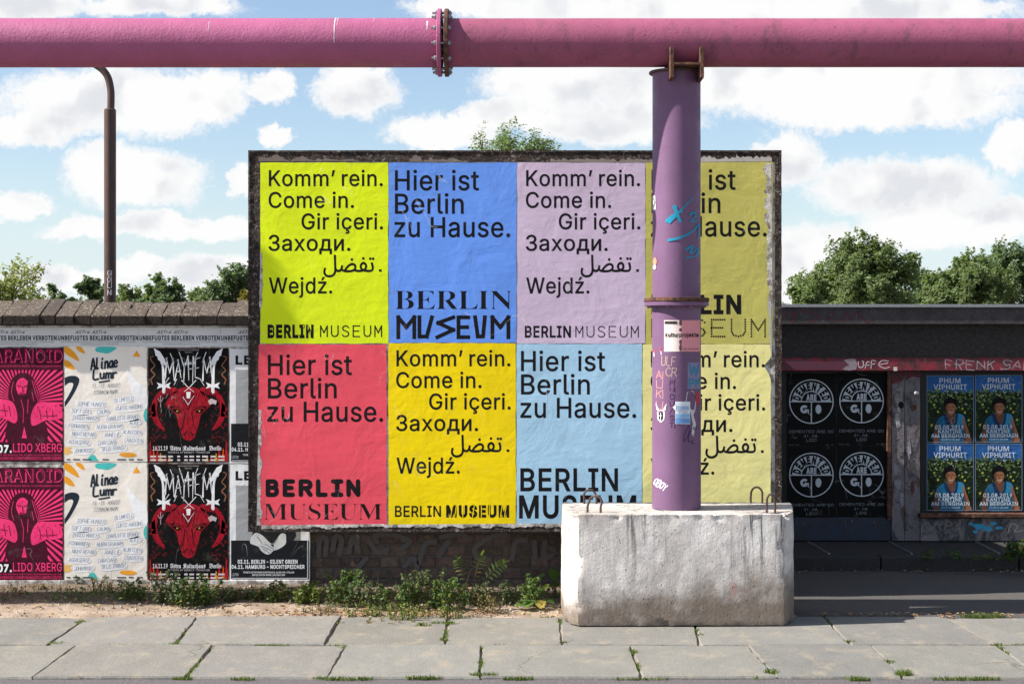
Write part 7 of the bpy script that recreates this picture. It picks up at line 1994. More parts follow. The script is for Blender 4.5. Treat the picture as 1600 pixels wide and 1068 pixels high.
def block_mesh():
    zt = 0.652
    dF, dB = 0.003712 * F, 0.00399 * F
    f = lambda px, d: (px - 800) / F * d
    top = [(f(903, dF), dF), (f(1224, dF + 0.015), dF + 0.015), (f(1239.5, dF + 0.17), dF + 0.17), (f(1236, dB), dB), (f(877, dB), dB), (f(882.5, dF + 0.13), dF + 0.13)]
    bot = [(x + (0.006 if x > 1 else -0.004), y + (-0.004 if y < dF + 0.1 else 0.004)) for x, y in top]
    # densify outline
    def dens(ps, step=0.02):
        o = []
        for i in range(len(ps)):
            a, b = ps[i], ps[(i + 1) % len(ps)]
            m = max(1, int(math.dist(a, b) / step))
            m = round(m)
            o.append((a, b, m))
        return o
    D = dens(top)
    def ring(z, inset):
        t = (z + 0.0) / zt
        out = []
        c0 = (sum(p[0] for p in top) / 6, sum(p[1] for p in top) / 6)
        for i, (a, b, m) in enumerate(D):
            a2, b2 = bot[i], bot[(i + 1) % 6]
            for j in range(m):
                s = j / m
                x = (a[0] + (b[0] - a[0]) * s) * t + (a2[0] + (b2[0] - a2[0]) * s) * (1 - t)
                y = (a[1] + (b[1] - a[1]) * s) * t + (a2[1] + (b2[1] - a2[1]) * s) * (1 - t)
                dx, dy = c0[0] - x, c0[1] - y
                L = math.hypot(dx, dy)
                corner = min(s, 1 - s) * math.dist(a, b)
                ci = 0.004 * max(0, 1 - corner / 0.02)
                q = inset + ci + 0.0045 * mn.noise((x * 9, y * 9, z * 9)) + 0.003 * mn.noise((x * 31, y * 31, z * 26))
                chip = max(0.0, mn.noise((x * 14 + 5, y * 14, z * 14)) - 0.22) * (0.06 if (z > zt - 0.035 or z < 0.03 or corner < 0.03) else 0.0)
                q += chip
                out.append((x + dx / L * q, y + dy / L * q, z + 0.003 * mn.noise((x * 17, y * 17, z * 5)) - (chip * 0.6 if z > zt - 0.02 else 0)))
        return out
    mb = MB()
    zs = [0.006, 0.02, 0.04] + [0.06 + 0.024 * i for i in range(24)]
    zs = [z for z in zs if z < zt - 0.03] + [zt - 0.025, zt - 0.012, zt - 0.004]
    rings = [ring(z, 0.004 if i == 0 else 0) for i, z in enumerate(zs)]
    rings += [ring(zt, 0.010), ring(zt, 0.028)]
    n0 = len(rings[0])
    c0 = (sum(p[0] for p in top) / 6, sum(p[1] for p in top) / 6)
    for q in (0.25, 0.5, 0.75, 0.97):
        base = rings[len(zs) + 1]
        rings.append([(p[0] + (c0[0] - p[0]) * q, p[1] + (c0[1] - p[1]) * q, zt + 0.004 * mn.noise((p[0] * 7 * (1 - q), p[1] * 9, q * 5))) for p in base])
    mb.ring_stack(rings, None, True, (True, True))
    return mb, zt


mb, BZ = block_mesh()
block = tag(mb.build('concrete_block', M['concrete'], None, (1.0, 9.9, 0), 0.5), 'big pitted grey concrete block with rain streaks carrying the purple column', 'concrete block')


def at_top(px, py):
    p = G(px, py, BZ)
    return p


for (ax, ay), (bx, by), hh in (((913, 787), (932, 787), 24 * 0.0038), ((918, 800), (938.5, 801), 27 * 0.0038), ((1173, 786), (1191, 786.5), 27 * 0.0039), ((1198, 799), (1211, 799), 28 * 0.0038)):
    a, b = at_top(ax, ay), at_top(bx, by)
    rr = random.Random(ax)
    m = (a + b) / 2 + Vector((rr.uniform(-0.006, 0.012), 0, 0))
    u_ = (b - a) / 2
    path = [a - Vector((0, 0, 0.03)), a + Vector((0, 0, hh * 0.35))]
    for t in (165, 140, 115, 90, 65, 40, 15):
        path.append(m + u_ * math.cos(math.radians(t)) + Vector((0, 0, hh * 0.55 + hh * 0.42 * math.sin(math.radians(t)))))
    path += [b + Vector((0, 0, hh * 0.35)), b - Vector((0, 0, 0.03))]
    MB().tube(path, 0.0068, 8).build('lifting_loop', M['brown_paint'], block)

# ------------------------------------------------------------------ street lamp behind the wall
LY = 13.0
lk = LY / F
lx = (172 - 800) * lk
lamp = tag(empty('street_lamp', (lx, LY, 0)), 'dark brown lamp post rising behind the left wall, its arm bending away behind the pipe', 'street lamp')
zc = EYE + (534 - 172) * lk
mb = MB()
mb.cyl((lx, LY, -0.07), (lx, LY, zc), 9.2 * lk, 32)
mb.cyl((lx, LY, zc), (lx, LY, zc + 0.012), 9.2 * lk, 32, None, 7 * lk)
mb.cyl((lx, LY, -0.07), (lx, LY, 0.9), 14 * lk, 32)
mb.build('post', M['brown_paint'], lamp)
mb = MB()
px = [(173, 174), (173.5, 150), (172.5, 137), (169, 122), (162, 111), (152, 103), (138, 96), (110, 88), (60, 80)]
mb.tube([Vector(((x - 800) * lk, LY, EYE + (534 - y) * lk)) for x, y in smooth(px, 4)], 5.7 * lk, 14)
mb.build('arm', M['brown_paint'], lamp)
hx, hz = (40 - 800) * lk, EYE + (534 - 78) * lk
mb = MB()
mb.ring_stack([[(hx + 0.26 * s + 0.0 * t, LY + r * math.cos(t), hz + 0.02 + r * 0.45 * math.sin(t)) for t in (2 * math.pi * j / 16 for j in range(16))] for s, r in ((-1.05, 0.02), (-0.9, 0.08), (-0.3, 0.10), (0.4, 0.07), (0.62, 0.03))], None, True)
mb.build('lamp_head', M['brown_paint'], lamp)
wl = Art(LY - 9.25 * lk * 1.0 - 0.0006, 0.0004)
for ch, y in (('G', 431), ('O', 441), ('L', 450), ('N', 461)):
    wl.line_text(ch + 'I' if ch != 'O' else 'OI', 167.5, 174.5, y, 9, 1.2, lin('#d9cfc9'), 0, jit=0.3)


def wrap_lamp(p):
    a = math.asin(max(-0.99, min(0.99, (p[0] - lx) / (9.3 * lk))))
    return (lx + 9.3 * lk * math.sin(a), LY - 9.3 * lk * math.cos(a) - 0.0004, p[2])


wl.mb.v = [wrap_lamp(p) for p in wl.mb.v]
wl.mb.build('graffiti', M['plain'], lamp)

# ------------------------------------------------------------------ kiosk at the right
KD = 12.88
KX0, KX1 = 1.665, 7.5
kio = tag(empty('kiosk', (4, KD, 0.1)), 'low flat-roofed kiosk at the right, dark and painted over, with poster panels', 'kiosk')
zp = lambda y, d: EYE - (y - 534) / F * d
mb = MB()
mb.box(KX0, KX1, 12.735, 15.4, zp(506, 12.735), zp(480.5, 12.735), (0.06, 0.053, 0.055))
mb.build('roof_slab', M['grimy_paint'], kio)
mb = MB()
mb.box(KX0, KX1, 12.715, 15.42, zp(480.2, 12.715), zp(475.2, 12.715), None, 0.003)
mb.build('roof_edge', M['steel'], kio)
mb = MB()
mb.box(KX0, KX1, 12.80, 13.0, zp(558.5, 12.80), zp(506.5, 12.80))
mb.build('lintel', M['stucco'], kio)
mb = MB()
mb.box(KX0 + 0.07, KX1, 12.79, 13.0, zp(579, 12.79), zp(558.8, 12.79), (0.24, 0.026, 0.042), 0.004)
bk = mb.build('beam', M['grimy_paint'], kio)
a = Art(12.79, 0.0006)
rr = random.Random(8)
a.poly(smooth([(1226, 577), (1226, 563), (1245, 561), (1290, 566), (1316, 562), (1335, 566), (1328, 577)], 2), lin('#5d3040'), 0)
a.poly(smooth([(1318, 562), (1336, 560), (1338, 577), (1316, 577), (1327, 570)], 2), lin('#94858b'), 1)
for q in ([(1341, 565), (1342, 573), (1348, 573), (1349, 565), (1347, 564)], [(1352, 575), (1354, 566), (1358, 565)], [(1351, 570), (1358, 570)], [(1361, 575), (1362, 563), (1368, 564)], [(1361, 569), (1367, 568)], [(1388, 564), (1378, 563), (1373, 570), (1382, 575), (1390, 573)], [(1376, 569), (1387, 567)]):
    a.strokes([smooth(q, 3)], 1.5, lin('#c9bcc0'), 1)
a.mb.build('graffiti', M['spray_paint'], kio)
a = Art(12.79, 0.0006)
a.line_text('FRENK', 1474, 1553, 577, 15, 1.4, lin('#a0949b'), 0, jit=0.75, skew=0.15)
a.line_text('SAL', 1562, 1612, 577, 15, 1.6, lin('#94858b'), 0, jit=0.7, skew=0.2)
a.poly([(1396, 573), (1402, 573), (1402, 579), (1396, 579)], lin('#cfc9c4'), 1)
a.mb.build('graffiti', M['spray_paint'], kio)
words = ([[(1224, 495), (1236, 486), (1240, 494), (1238, 503), (1246, 488), (1262, 487), (1282, 494), (1268, 502)]], [[(1296, 488), (1302, 490), (1297, 499), (1308, 500)], [(1318, 502), (1322, 486), (1330, 498), (1340, 488), (1350, 500), (1358, 503)]])
for wd in words:
    a = Art(12.735, 0.0006)
    for q in wd: a.strokes([smooth(q, 4)], 2.6, lin('#5a2630'), 0)
    a.mb.build('graffiti', M['spray_paint'], kio)
# back wall, posts
mb = MB()
mb.box(KX0, KX1, 12.98, 15.2, 0.0, zp(500, 12.9), (0.10, 0.09, 0.09))
mb.build('wall', M['shed_paint'], kio)
PXW = lambda px, d: (px - 800) / F * d
mb = MB()
mb.box(PXW(1215, 12.9), PXW(1388, 12.9), 12.9, 12.975, zp(842, 12.9), zp(579.5, 12.9))
mb.build('panel', M['black_board'], kio)
mb = MB()
mb.box(PXW(1386.5, 12.86), PXW(1393, 12.86), 12.86, 12.979, zp(812, 12.86), zp(578.8, 12.86), None, 0.002)
mb.build('panel_edge', M['rust'], kio)
mb = MB()
mb.box(PXW(1393.4, 12.87), PXW(1413, 12.87), 12.868, 12.978, 0.1, zp(578.8, 12.87), (0.20, 0.17, 0.18), 0.003)
mb.box(PXW(1413.6, 12.87), PXW(1438, 12.87), 12.872, 12.978, 0.1, zp(578.8, 12.87), (0.17, 0.145, 0.16), 0.003)
dk = mb.build('door_post', M['shed_paint'], kio)
a = Art(12.868, 0.0006)
a.poly(smooth([(1394, 579.5), (1412, 579.5), (1412, 592), (1406, 596), (1394, 600)], 2), lin('#6e1f2b'), 0)
a.mb.build('graffiti', M['grimy_paint'], dk)
a = Art(12.868, 0.0006)
a.poly([(1396, 610), (1409, 604), (1411, 612), (1408, 640), (1400, 634)], lin('#8b868a'), 0)
a.mb.build('graffiti', M['grimy_paint'], dk)
a = Art(12.868, 0.0006)
a.disc(1408, 632.5, 4.6, 5.6, lin('#050505'), 1, 14)
a.mb.build('hole', M['plain'], dk)
a = Art(12.868, 0.0006)
a.poly(smooth([(1396, 722), (1404, 730), (1408, 760), (1398, 770)], 2), lin('#8d8a8c'), 0)
a.mb.build('graffiti', M['grimy_paint'], dk)
a = Art(12.872, 0.0006)
a.poly(smooth([(1415, 579.5), (1437, 579.5), (1437, 590), (1425, 588), (1415, 596)], 2), lin('#6e1f2b'), 0)
a.mb.build('graffiti', M['grimy_paint'], dk)
mb = MB()
c0 = P(1430, 614, 12.872)
for (yo, r) in ((0, 0.011),):
    mb.cyl(c0, c0 + Vector((0, -0.03, 0)), 0.008, 12)
    mb.ring_stack([[c0 + Vector((q * math.cos(t), yy, q * math.sin(t))) for t in (2 * math.pi * j / 16 for j in range(16))] for yy, q in ((-0.028, 0.010), (-0.034, 0.021), (-0.046, 0.023), (-0.054, 0.016), (-0.056, 0.004))], None, True)
mb.build('knob', M['steel'], kio)
mb = MB()
c0 = P(1427.5, 636, 12.872)
mb.ring_stack([[c0 + Vector((q * math.cos(t), yy, q * 1.15 * math.sin(t))) for t in (2 * math.pi * j / 18 for j in range(18))] for yy, q in ((0, 0.021), (-0.006, 0.021), (-0.009, 0.015), (-0.005, 0.009), (-0.004, 0.002))], None, False)
mb.build('lock', M['rust'], kio)
# second panel with its rusty sill
mb = MB()
mb.box(PXW(1438.5, 12.895), KX1, 12.895, 12.977, zp(803, 12.9), zp(579.5, 12.9))
mb.build('panel', M['black_board'], kio)
mb = MB()
mb.box(PXW(1437, 12.81), KX1, 12.81, 12.976, zp(808.5, 12.81), zp(802, 12.81), None, 0.004)
mb.build('sill', M['rust'], kio)
mb = MB()
mb.box(PXW(1438.5, 12.86), KX1, 12.86, 12.974, 0.1, zp(809, 12.86), (0.22, 0.20, 0.19), 0.003)
pl = mb.build('plinth', M['shed_paint'], kio)
mb = MB()
mb.box(PXW(1215, 12.9), PXW(1392, 12.9), 12.885, 12.974, 0.1, zp(808, 12.9) - 0.0, (0.03, 0.045, 0.075), 0.003)
mb.build('plinth', M['grimy_paint'], kio)
a = Art(12.86, 0.0006)
rr = random.Random(3)
for x, y, q in ((1530, 822, 9), (1543, 826, 7), (1552, 818, 5), (1517, 818, 4), (1562, 824, 6), (1524, 830, 4)):
    a.poly(smooth([(x + q * rr.uniform(0.7, 1.3) * math.cos(t), y + q * 0.6 * rr.uniform(0.6, 1.3) * math.sin(t)) for t in (2 * math.pi * j / 9 for j in range(9))], 2), lin('#3fa6cf'), 0)
a.mb.build('graffiti', M['spray_paint'], pl)

rr = random.Random(31)
for x0, y0, d_, cols in ((1397, 655, 12.868, ('#8f8a88', '#b5aeb0')), (1416, 700, 12.872, ('#777078', '#a09aa0')), (1404, 780, 12.868, ('#5f6a86', '#8c8a90')), (1420, 760, 12.872, ('#9a9496', '#6a3038'))):
    a = Art(d_, 0.0006)
    for i, cl in enumerate(cols):
        w_, h_ = rr.uniform(5, 9), rr.uniform(9, 20)
        pts = [(x0 + i * 2 + w_ * 0.5 * (1 + math.cos(t)) * rr.uniform(0.6, 1.1), y0 + h_ * math.sin(t) * rr.uniform(0.6, 1.1)) for t in (2 * math.pi * j / 13 for j in range(13))]
        a.poly(pts, lin(cl), 1 + i)
    a.mb.build('paper_scrap', M['grimy_paint'], dk)
for pl_, mt in (([[(1442, 822), (1450, 815), (1456, 826), (1464, 816), (1470, 828)], [(1476, 826), (1480, 814), (1488, 818), (1478, 822)]], '#8a8488'), ([[(1575, 832), (1580, 818), (1590, 822), (1585, 830), (1598, 828)]], '#b3b0ae')):
    a = Art(12.86, 0.0006)
    for q in pl_: a.strokes([smooth(q, 4)], 1.6, lin(mt), 1)
    a.mb.build('graffiti', M['spray_paint'], pl)

# platform in front of the kiosk with dark cover plates, and its kerb
mb = MB()
mb.box(1.67, 9, 12.08, 12.98, -0.1, 0.092)
tag(mb.build('platform', M['dark_asphalt']), kind='structure')
mb = MB()
x = 1.67
while x < 9:
    mb.box(x + 0.004, x + 0.996, 11.94, 12.076, -0.1, 0.098, None, 0.012)
    x += 1.0
tag(mb.build('kerb', M['dark_asphalt']), kind='structure')
for px in (1180, 1298, 1430, 1570):
    mb = MB()
    a_, b_ = G(px - 18, 858, 0.094), G(px + 8, 872, 0.094)
    mb.tube([(a_.x, 12.85, 0.094), (b_.x, 12.12, 0.094)], 0.010, 6)
    tag(mb.build('cover_plate_joint', M['steel']), kind='structure')

# posters of the kiosk
GK = 'black emblem posters on the kiosk panel'


def emblem(x0, y0, x1, y1, label):
    d = 12.8985
    o = sheet('emblem_poster', x0, y0, x1, y1, d, lin('#131313'), label, 'poster', GK)
    a = Art(d)
    W_ = lin('#ccd3d8')
    cxp, cyp, r = (x0 + x1) / 2, y0 + 44, 34
    a.ring(cxp, cyp, r, 1.7, W_, 0)
    # upper half: pale arch with dark letters
    a.ring(cxp, cyp, 23.0, 14, W_, 0, 1, 179)
    a.ring(cxp, cyp, 15.6, 1.2, W_, 0, 0, 180)
    a.rect(cxp - r, cyp - 0.6, cxp + r, cyp + 1.0, W_, 1)
    a.rect(cxp - 0.8, cyp + 1, cxp + 0.8, cyp + r, W_, 1)
    for i, ch in enumerate('DEMENTED'):
        ang = math.radians(166 - i * 21.7)
        bx, by = cxp + 17.6 * math.cos(ang), cyp - 17.6 * math.sin(ang)
        rot = ang - math.pi / 2
        adv, va, fa = letter('I', ch, 0.05)
        c, q = math.cos(rot), math.sin(rot)
        mid = (va[:, 0].min() + va[:, 0].max()) / 2
        def fn(px_, py_):
            u_, v_ = (px_ - mid) * 13, py_ * 11 / CAP
            return bx + u_ * c - v_ * q, by - u_ * q - v_ * c
        a.tri(va, fa, lin('#101010'), 2, fn)
    a.text('ARE', cxp - 8, cxp + 8, cyp - 2.2, 8.5, W_, 0.05, 1)
    a.ring(cxp - 11, cyp + 12, 4.5, 3.8, W_, 1, 40, 330, 16)
    a.rect(cxp - 11, cyp + 12, cxp - 4.5, cyp + 14.0, W_, 2); a.rect(cxp - 5.5, cyp + 12, cxp - 3.8, cyp + 19, W_, 2)
    a.disc(cxp + 11, cyp + 12, 4.6, 7.2, W_, 1, 18)
    a.disc(cxp - 1.5, cyp + 20, 1.2, 1.2, W_, 2, 8)
    g = lin('#7d8286')
    a.line_text('DEMENTED ARE GO', x0 + 4, x1 - 4, y0 + 93, 4.4, 0.6, g, 1)
    a.line_text('31.08.', cxp - 12, cxp + 12, y0 + 100, 4.2, 0.6, g, 1)
    a.line_text('LIDO', cxp - 8, cxp + 8, y0 + 106.5, 4.6, 0.7, g, 1)
    for xx, w_ in ((x0 + 3, 9), (x0 + 14, 6), (x1 - 16, 4), (x1 - 8, 4)): a.rect(xx, y0 + 111, xx + w_, y0 + 112.2, lin('#50555a'), 1)
    a.build('printing', o)
    return o


q = ['top left', 'top right', 'bottom left', 'bottom right']
emblem(1229, 583, 1306.6, 697, 'black poster with a round white emblem, top left of the four on the kiosk')
emblem(1307.4, 582, 1385, 696, 'black poster with a round white emblem, top right of the four on the kiosk')
emblem(1229, 697.6, 1306.6, 811, 'black poster with a round white emblem, bottom left of the four on the kiosk')
emblem(1307.4, 696.6, 1385, 810, 'black poster with a round white emblem, bottom right of the four on the kiosk')


def singer(x0, y0, x1, y1, label):
    d = 12.8932
    o = sheet('singer_poster', x0, y0, x1, y1, d, lin('#1d2a1b'), label, 'poster', 'blue singer posters on the kiosk')
    a = Art(d)
    fx, fy = (x1 - x0) / 74, (y1 - y0) / 105
    X, Y = (lambda x: x0 + x * fx), (lambda y: y0 + y * fy)
    rr = random.Random(5)
    pp = lambda pts, col, l=0: a.poly([(X(x), Y(y)) for x, y in smooth(pts + pts[:1], 3)[:-1]], col, l)
    a.rect(X(0.8), Y(0.8), X(73.2), Y(27), lin('#2d62a0'), 0)
    dark, mid, lite = ['#16220f', '#22331a', '#0d150b', '#2c3f20'], ['#3c542b', '#4d6636', '#34492a'], ['#71864c', '#8b9b62', '#a8b184', '#5d7440']
    for i in range(330):
        x, y = rr.uniform(2.5, 71.5), rr.uniform(22, 101)
        if i > 190: y = 22 + abs(rr.gauss(0, 16))
        if y > 101: continue
        s_ = rr.uniform(1.2, 3.4)
        t = rr.uniform(0, 3.1)
        c, q = math.cos(t) * s_, math.sin(t) * s_
        pal = dark if i < 120 else (mid if i < 230 else lite)
        a.poly([(X(x - c), Y(y - q)), (X(x + q * 0.5), Y(y - c * 0.5)), (X(x + c), Y(y + q)), (X(x - q * 0.5), Y(y + c * 0.5))], lin(rr.choice(pal)), 1 + (0 if i < 120 else 1 if i < 230 else 2))
    for x, y in ((18, 57), (56, 52), (66, 70), (8, 78), (60, 58), (12, 46)): a.disc(X(x), Y(y), 1.7, 1.9, lin('#b3b23f'), 4, 10)
    sk, sks = lin('#9a674a'), lin('#6e4533')
    pp([(12, 104), (13, 84), (17, 70), (25, 63), (34, 61), (46, 60), (55, 62), (61, 72), (66, 92), (68, 104)], lin('#1f5f84'), 4)
    pp([(45, 62), (55, 61), (60, 68), (58, 76), (50, 78), (44, 84)], lin('#2f86ad'), 5)
    for q in ([(20, 70), (24, 86), (22, 102)], [(30, 78), (33, 92), (31, 103)], [(52, 78), (50, 90), (54, 102)], [(41, 84), (42, 103)]): a.strokes([[(X(x), Y(y)) for x, y in smooth(q, 3)]], 1.1, lin('#1b5274'), 5, 'round', 0.4)
    pp([(56, 64), (60, 72), (66, 88), (70, 102), (69, 104.5), (57, 104.5), (60, 92), (57, 78)], sk, 6)
    pp([(58, 74), (62, 90), (61, 104), (57, 104), (60, 92)], sks, 7)
    pp([(11, 104), (13, 82), (16, 74), (19, 84), (19, 104)], sks, 6)
    pp([(30, 60), (35, 70), (41, 78), (45, 66), (44, 58), (38, 60)], sks, 5)
    pp([(27, 62), (31, 61), (36, 72), (42, 80), (38, 84), (30, 74)], lin('#173457'), 6)
    pp([(49, 60), (46, 60), (45, 70), (42, 80), (47, 76)], lin('#173457'), 6)
    pp([(29.5, 47), (31, 43), (38, 41.5), (44.5, 44), (45.5, 51), (43.5, 58), (40, 62), (36.5, 62.5), (32.5, 58.5), (30, 53)], sk, 7)
    pp([(29.5, 47), (32, 44), (33, 52), (34, 59), (37, 62), (33, 59), (30, 53)], sks, 8)
    pp([(27.5, 50), (26.5, 43), (30, 37.5), (36, 35), (43, 36), (47.5, 41), (47, 47), (45.5, 49), (44, 45.5), (39, 43.5), (33, 45), (30.5, 47), (29, 51)], lin('#0f0e10'), 8)
    a.strokes([[(X(33), Y(49)), (X(36), Y(48.6))], [(X(40), Y(48.6)), (X(43), Y(49.2))]], 0.8, lin('#1a1211'), 9)
    a.strokes([[(X(38), Y(49.5)), (X(37.4), Y(53.5)), (X(39), Y(54))]], 0.5, sks, 9)
    a.strokes([smooth([(X(35), Y(57)), (X(38), Y(58.2)), (X(41.5), Y(57))], 3)], 0.8, lin('#d9cdc3'), 9)
    W_ = lin('#ccd4da')
    a.text('PHUM', X(20), X(53), Y(12), 7.6 * fy, W_, 0.014, 10)
    a.text('VIPHURIT', X(11), X(63), Y(22), 7.6 * fy, W_, 0.014, 10)
    a.text('03.08.2019', X(13), X(58), Y(84), 6 * fy, W_, 0.014, 10)
    a.text('KANTINE', X(18), X(55), Y(90.5), 5.6 * fy, W_, 0.014, 10)
    a.text('AM BERGHAIN', X(7), X(67), Y(97), 5.6 * fy, W_, 0.014, 10)
    a.text('TICKETS ONLINE', X(22), X(52), Y(101.5), 2.2 * fy, W_, 0, 10)
    a.strokes([[(X(.6), Y(.6)), (X(73.4), Y(.6)), (X(73.4), Y(104.4)), (X(.6), Y(104.4)), (X(.6), Y(.6))]], 0.8, lin('#8094a6'), 10, 'square')
    a.build('printing', o)
    return o


s1 = singer(1447.6, 586, 1521.6, 691, 'poster of a smiling young man, top left of the four on the kiosk')
for dx, dz, lab in ((75.6, 0.5, 'poster of a smiling young man, top right of the four on the kiosk'), (0, -106.2, 'poster of a smiling young man, bottom left of the four on the kiosk'), (75.6, -106.2, 'poster of a smiling young man, bottom right of the four on the kiosk')):
    c = copy_tree(s1, (dx * 12.8932 / F, 0, dz * 12.8932 / F))
    c['label'] = lab

# ------------------------------------------------------------------ foliage
def leaf_mesh(name, pts, nrm, size, asp, mat, parent, seed, fold=0.25, origin=None):
    """one mesh of many small folded leaves (two quads' worth each) at pts, facing roughly nrm"""
    g = np.random.default_rng(seed)
    n_ = len(pts)
    nrm = nrm + g.normal(0, 0.55, (n_, 3))
    nrm /= np.linalg.norm(nrm, axis=1)[:, None]
    t = np.cross(nrm, g.normal(0, 1, (n_, 3)))
    t /= np.linalg.norm(t, axis=1)[:, None] + 1e-9
    b = np.cross(nrm, t)
    L = (size * g.uniform(0.6, 1.35, n_))[:, None]
    Wd = L * asp
    base, tip = pts - t * L * 0.5, pts + t * L * 0.5
    l = pts - t * L * 0.06 + b * Wd * 0.5 + nrm * Wd * fold
    r = pts - t * L * 0.06 - b * Wd * 0.5 + nrm * Wd * fold
    V = np.stack([base, r, tip, l], 1).reshape(-1, 3)
    off = np.array(parent_world(parent)) if parent is not None else np.array(origin)
    V = V - off
    me = bpy.data.meshes.new(name)
    me.vertices.add(len(V))
    me.vertices.foreach_set('co', V.ravel().astype(np.float32))
    k = np.arange(n_) * 4
    tri = np.stack([k, k + 1, k + 2, k, k + 2, k + 3], 1).ravel()
    me.loops.add(len(tri))
    me.loops.foreach_set('vertex_index', tri)
    me.polygons.add(2 * n_)
    me.polygons.foreach_set('loop_start', np.arange(2 * n_) * 3)
    me.update(calc_edges=True)
    me.materials.append(mat)
    o = bpy.data.objects.new(name, me)
    C.objects.link(o)
    if parent is not None: o.parent = parent
    else: o.location = Vector(origin)
    return o


def tree(px, top, half, dist, label, mat='leaf', seed=1, n_cl=70, per=90, leaf=0.16, low=None, tall=1.0, group='trees beyond the wall', lean=0.0, cr=1.0):
    """px, top, half: crown centre, top and half width in photo px at distance dist; low: lowest crown px row"""
    g = np.random.default_rng(seed)
    s_ = dist / F
    x = (px - 800) * s_
    zt = EYE + (534 - top) * s_
    rx = half * 1.2 * s_
    n_cl, per = int(n_cl * 1.7), per * 0.8
    zl = EYE + (534 - (low if low else 560)) * s_
    rz = (zt - zl) / 2
    zc = zl + rz
    root = tag(empty('tree', (x, dist, -0.07)), label, 'tree', group)
    cen = np.array((x, dist, zc))
    tr = max(0.06, 0.030 * (zt + 0.07))
    fork = zl + 0.2 * rz
    mb = MB()
    tp = [(x - 0.1 * tr, dist, -0.1), (x + tr * 0.6, dist, fork * 0.5), (x, dist, fork), (x + 0.3 * tr, dist, zc), (x + lean * rz * 0.6, dist, zt - 0.3 * rz)]
    mb.tube([Vector(p) for p in smooth(tp, 3)], [tr * (1 - 0.85 * i / 12) for i in range(13)], 8)
    n_limb = max(9, int(n_cl * 0.30))
    total = n_cl * per * 1.5
    tw_per = 16
    lv = max(7, int(total / (n_limb * tw_per)))
    pts, nr = [], []
    for L_ in range(n_limb):
        az = 2.4 * L_ + g.uniform(-0.5, 0.5)
        up = g.uniform(-0.55, 0.98)
        ho = math.sqrt(max(0.0, 1 - up * up)) * (1 - 0.25 * tall * max(0, up))
        reach = g.uniform(0.62, 1.0)
        end = cen + np.array((math.cos(az) * ho * rx, math.sin(az) * ho * rx, up * rz)) * reach + np.array((lean * rz * up, 0, 0))
        st = np.array((x, dist, fork + (zc + 0.35 * rz - fork) * g.random()))
        md = st + (end - st) * 0.5 + np.array((0, 0, 0.10 * rz * g.uniform(-0.3, 1)))
        mb.tube([Vector(st), Vector(md), Vector(end)], [tr * 0.36, tr * 0.2, tr * 0.05], 5)
        out_ = (end - cen) / (np.linalg.norm(end - cen) + 1e-6)
        size = (rx + rz) / 2
        for _ in range(tw_per):
            q = 0.30 + 0.70 * g.random() ** 0.7
            b0 = (1 - q) ** 2 * st + 2 * q * (1 - q) * md + q * q * end
            dv = out_ * g.uniform(0.2, 1.0) + g.normal(0, 0.55, 3) + np.array((0, 0, 0.40))
            dv /= np.linalg.norm(dv)
            ln = size * cr * g.uniform(0.16, 0.40)
            tt = g.random(lv) ** 0.75
            o = b0 + dv * (tt * ln)[:, None] + np.array((0, 0, -0.12)) * (tt ** 2 * ln)[:, None] + g.normal(0, 1, (lv, 3)) * (size * 0.055 * (1.35 - tt))[:, None]
            pts.append(o)
            nr.append((o - cen) / size * 0.6 + np.array((0, 0, 0.6)))
    pts, nr = np.concatenate(pts), np.concatenate(nr)
    leaf_mesh('crown', pts, nr, leaf * 0.70, 0.6, M[mat], root, seed)
    mb.build('trunk', M['bark'], root)
    return root


tree(8, 404, 62, 42, 'pale yellow-green feathery tree at the left edge', 'leaf_pale', 3, 46, 50, 0.15, low=540, cr=1.5)
tree(95, 440, 27, 110, 'small dark tree far off between the pale tree and the lamp post', 'leaf_dark', 4, 30, 60, 0.34, low=520)
tree(142, 432, 32, 105, 'dark round tree just left of the lamp post', 'leaf_dark', 5, 34, 70, 0.34, low=520)
tree(207, 434, 40, 100, 'dull green low tree just right of the lamp post', 'leaf', 6, 34, 70, 0.30, low=530)
tree(256, 430, 37, 96, 'dark twin-topped tree between lamp post and the tall left tree', 'leaf_dark', 7, 46, 80, 0.30, low=530, tall=1.2)
tree(312, 452, 26, 108, 'low hazy green tree beside the tall left tree', 'leaf', 8, 26, 60, 0.32, low=530)
tree(366, 400, 56, 88, 'tall dark green tree partly hidden by the left frame of the billboard', 'leaf_dark', 9, 70, 90, 0.28, low=540, lean=0.1)
tree(384, 440, 15, 60, 'small yellow and orange tree against the left billboard frame', 'leaf_autumn', 10, 26, 50, 0.16, low=520)
tree(812, 202, 84, 80, 'leafy green treetop showing above the middle of the billboard', 'leaf', 11, 260, 125, 0.22, low=520, tall=0.9, cr=0.8)
tree(762, 208, 40, 82, 'thin pointed treetop above the blue poster, left of the leafy one', 'leaf', 12, 100, 90, 0.20, low=520, tall=1.3)
tree(876, 216, 36, 84, 'low pointed treetop above the lilac poster, right of the leafy one', 'leaf', 13, 80, 80, 0.20, low=520, tall=1.3)
tree(1006, 220, 34, 92, 'tiny treetop peeping over the billboard beside the column', 'leaf_dark', 14, 70, 70, 0.24, low=520, tall=1.4)
tree(1344, 374, 88, 78, 'broad light green tree over the kiosk roof, nearest the billboard', 'leaf', 15, 130, 130, 0.25, low=520, tall=0.9)
tree(1262, 440, 40, 74, 'low spreading green tree over the kiosk roof against the billboard edge', 'leaf', 16, 40, 60, 0.24, low=530)
tree(1452, 410, 62, 95, 'dark gappy tree in the middle of the kiosk skyline', 'leaf_dark', 17, 50, 80, 0.32, low=530)
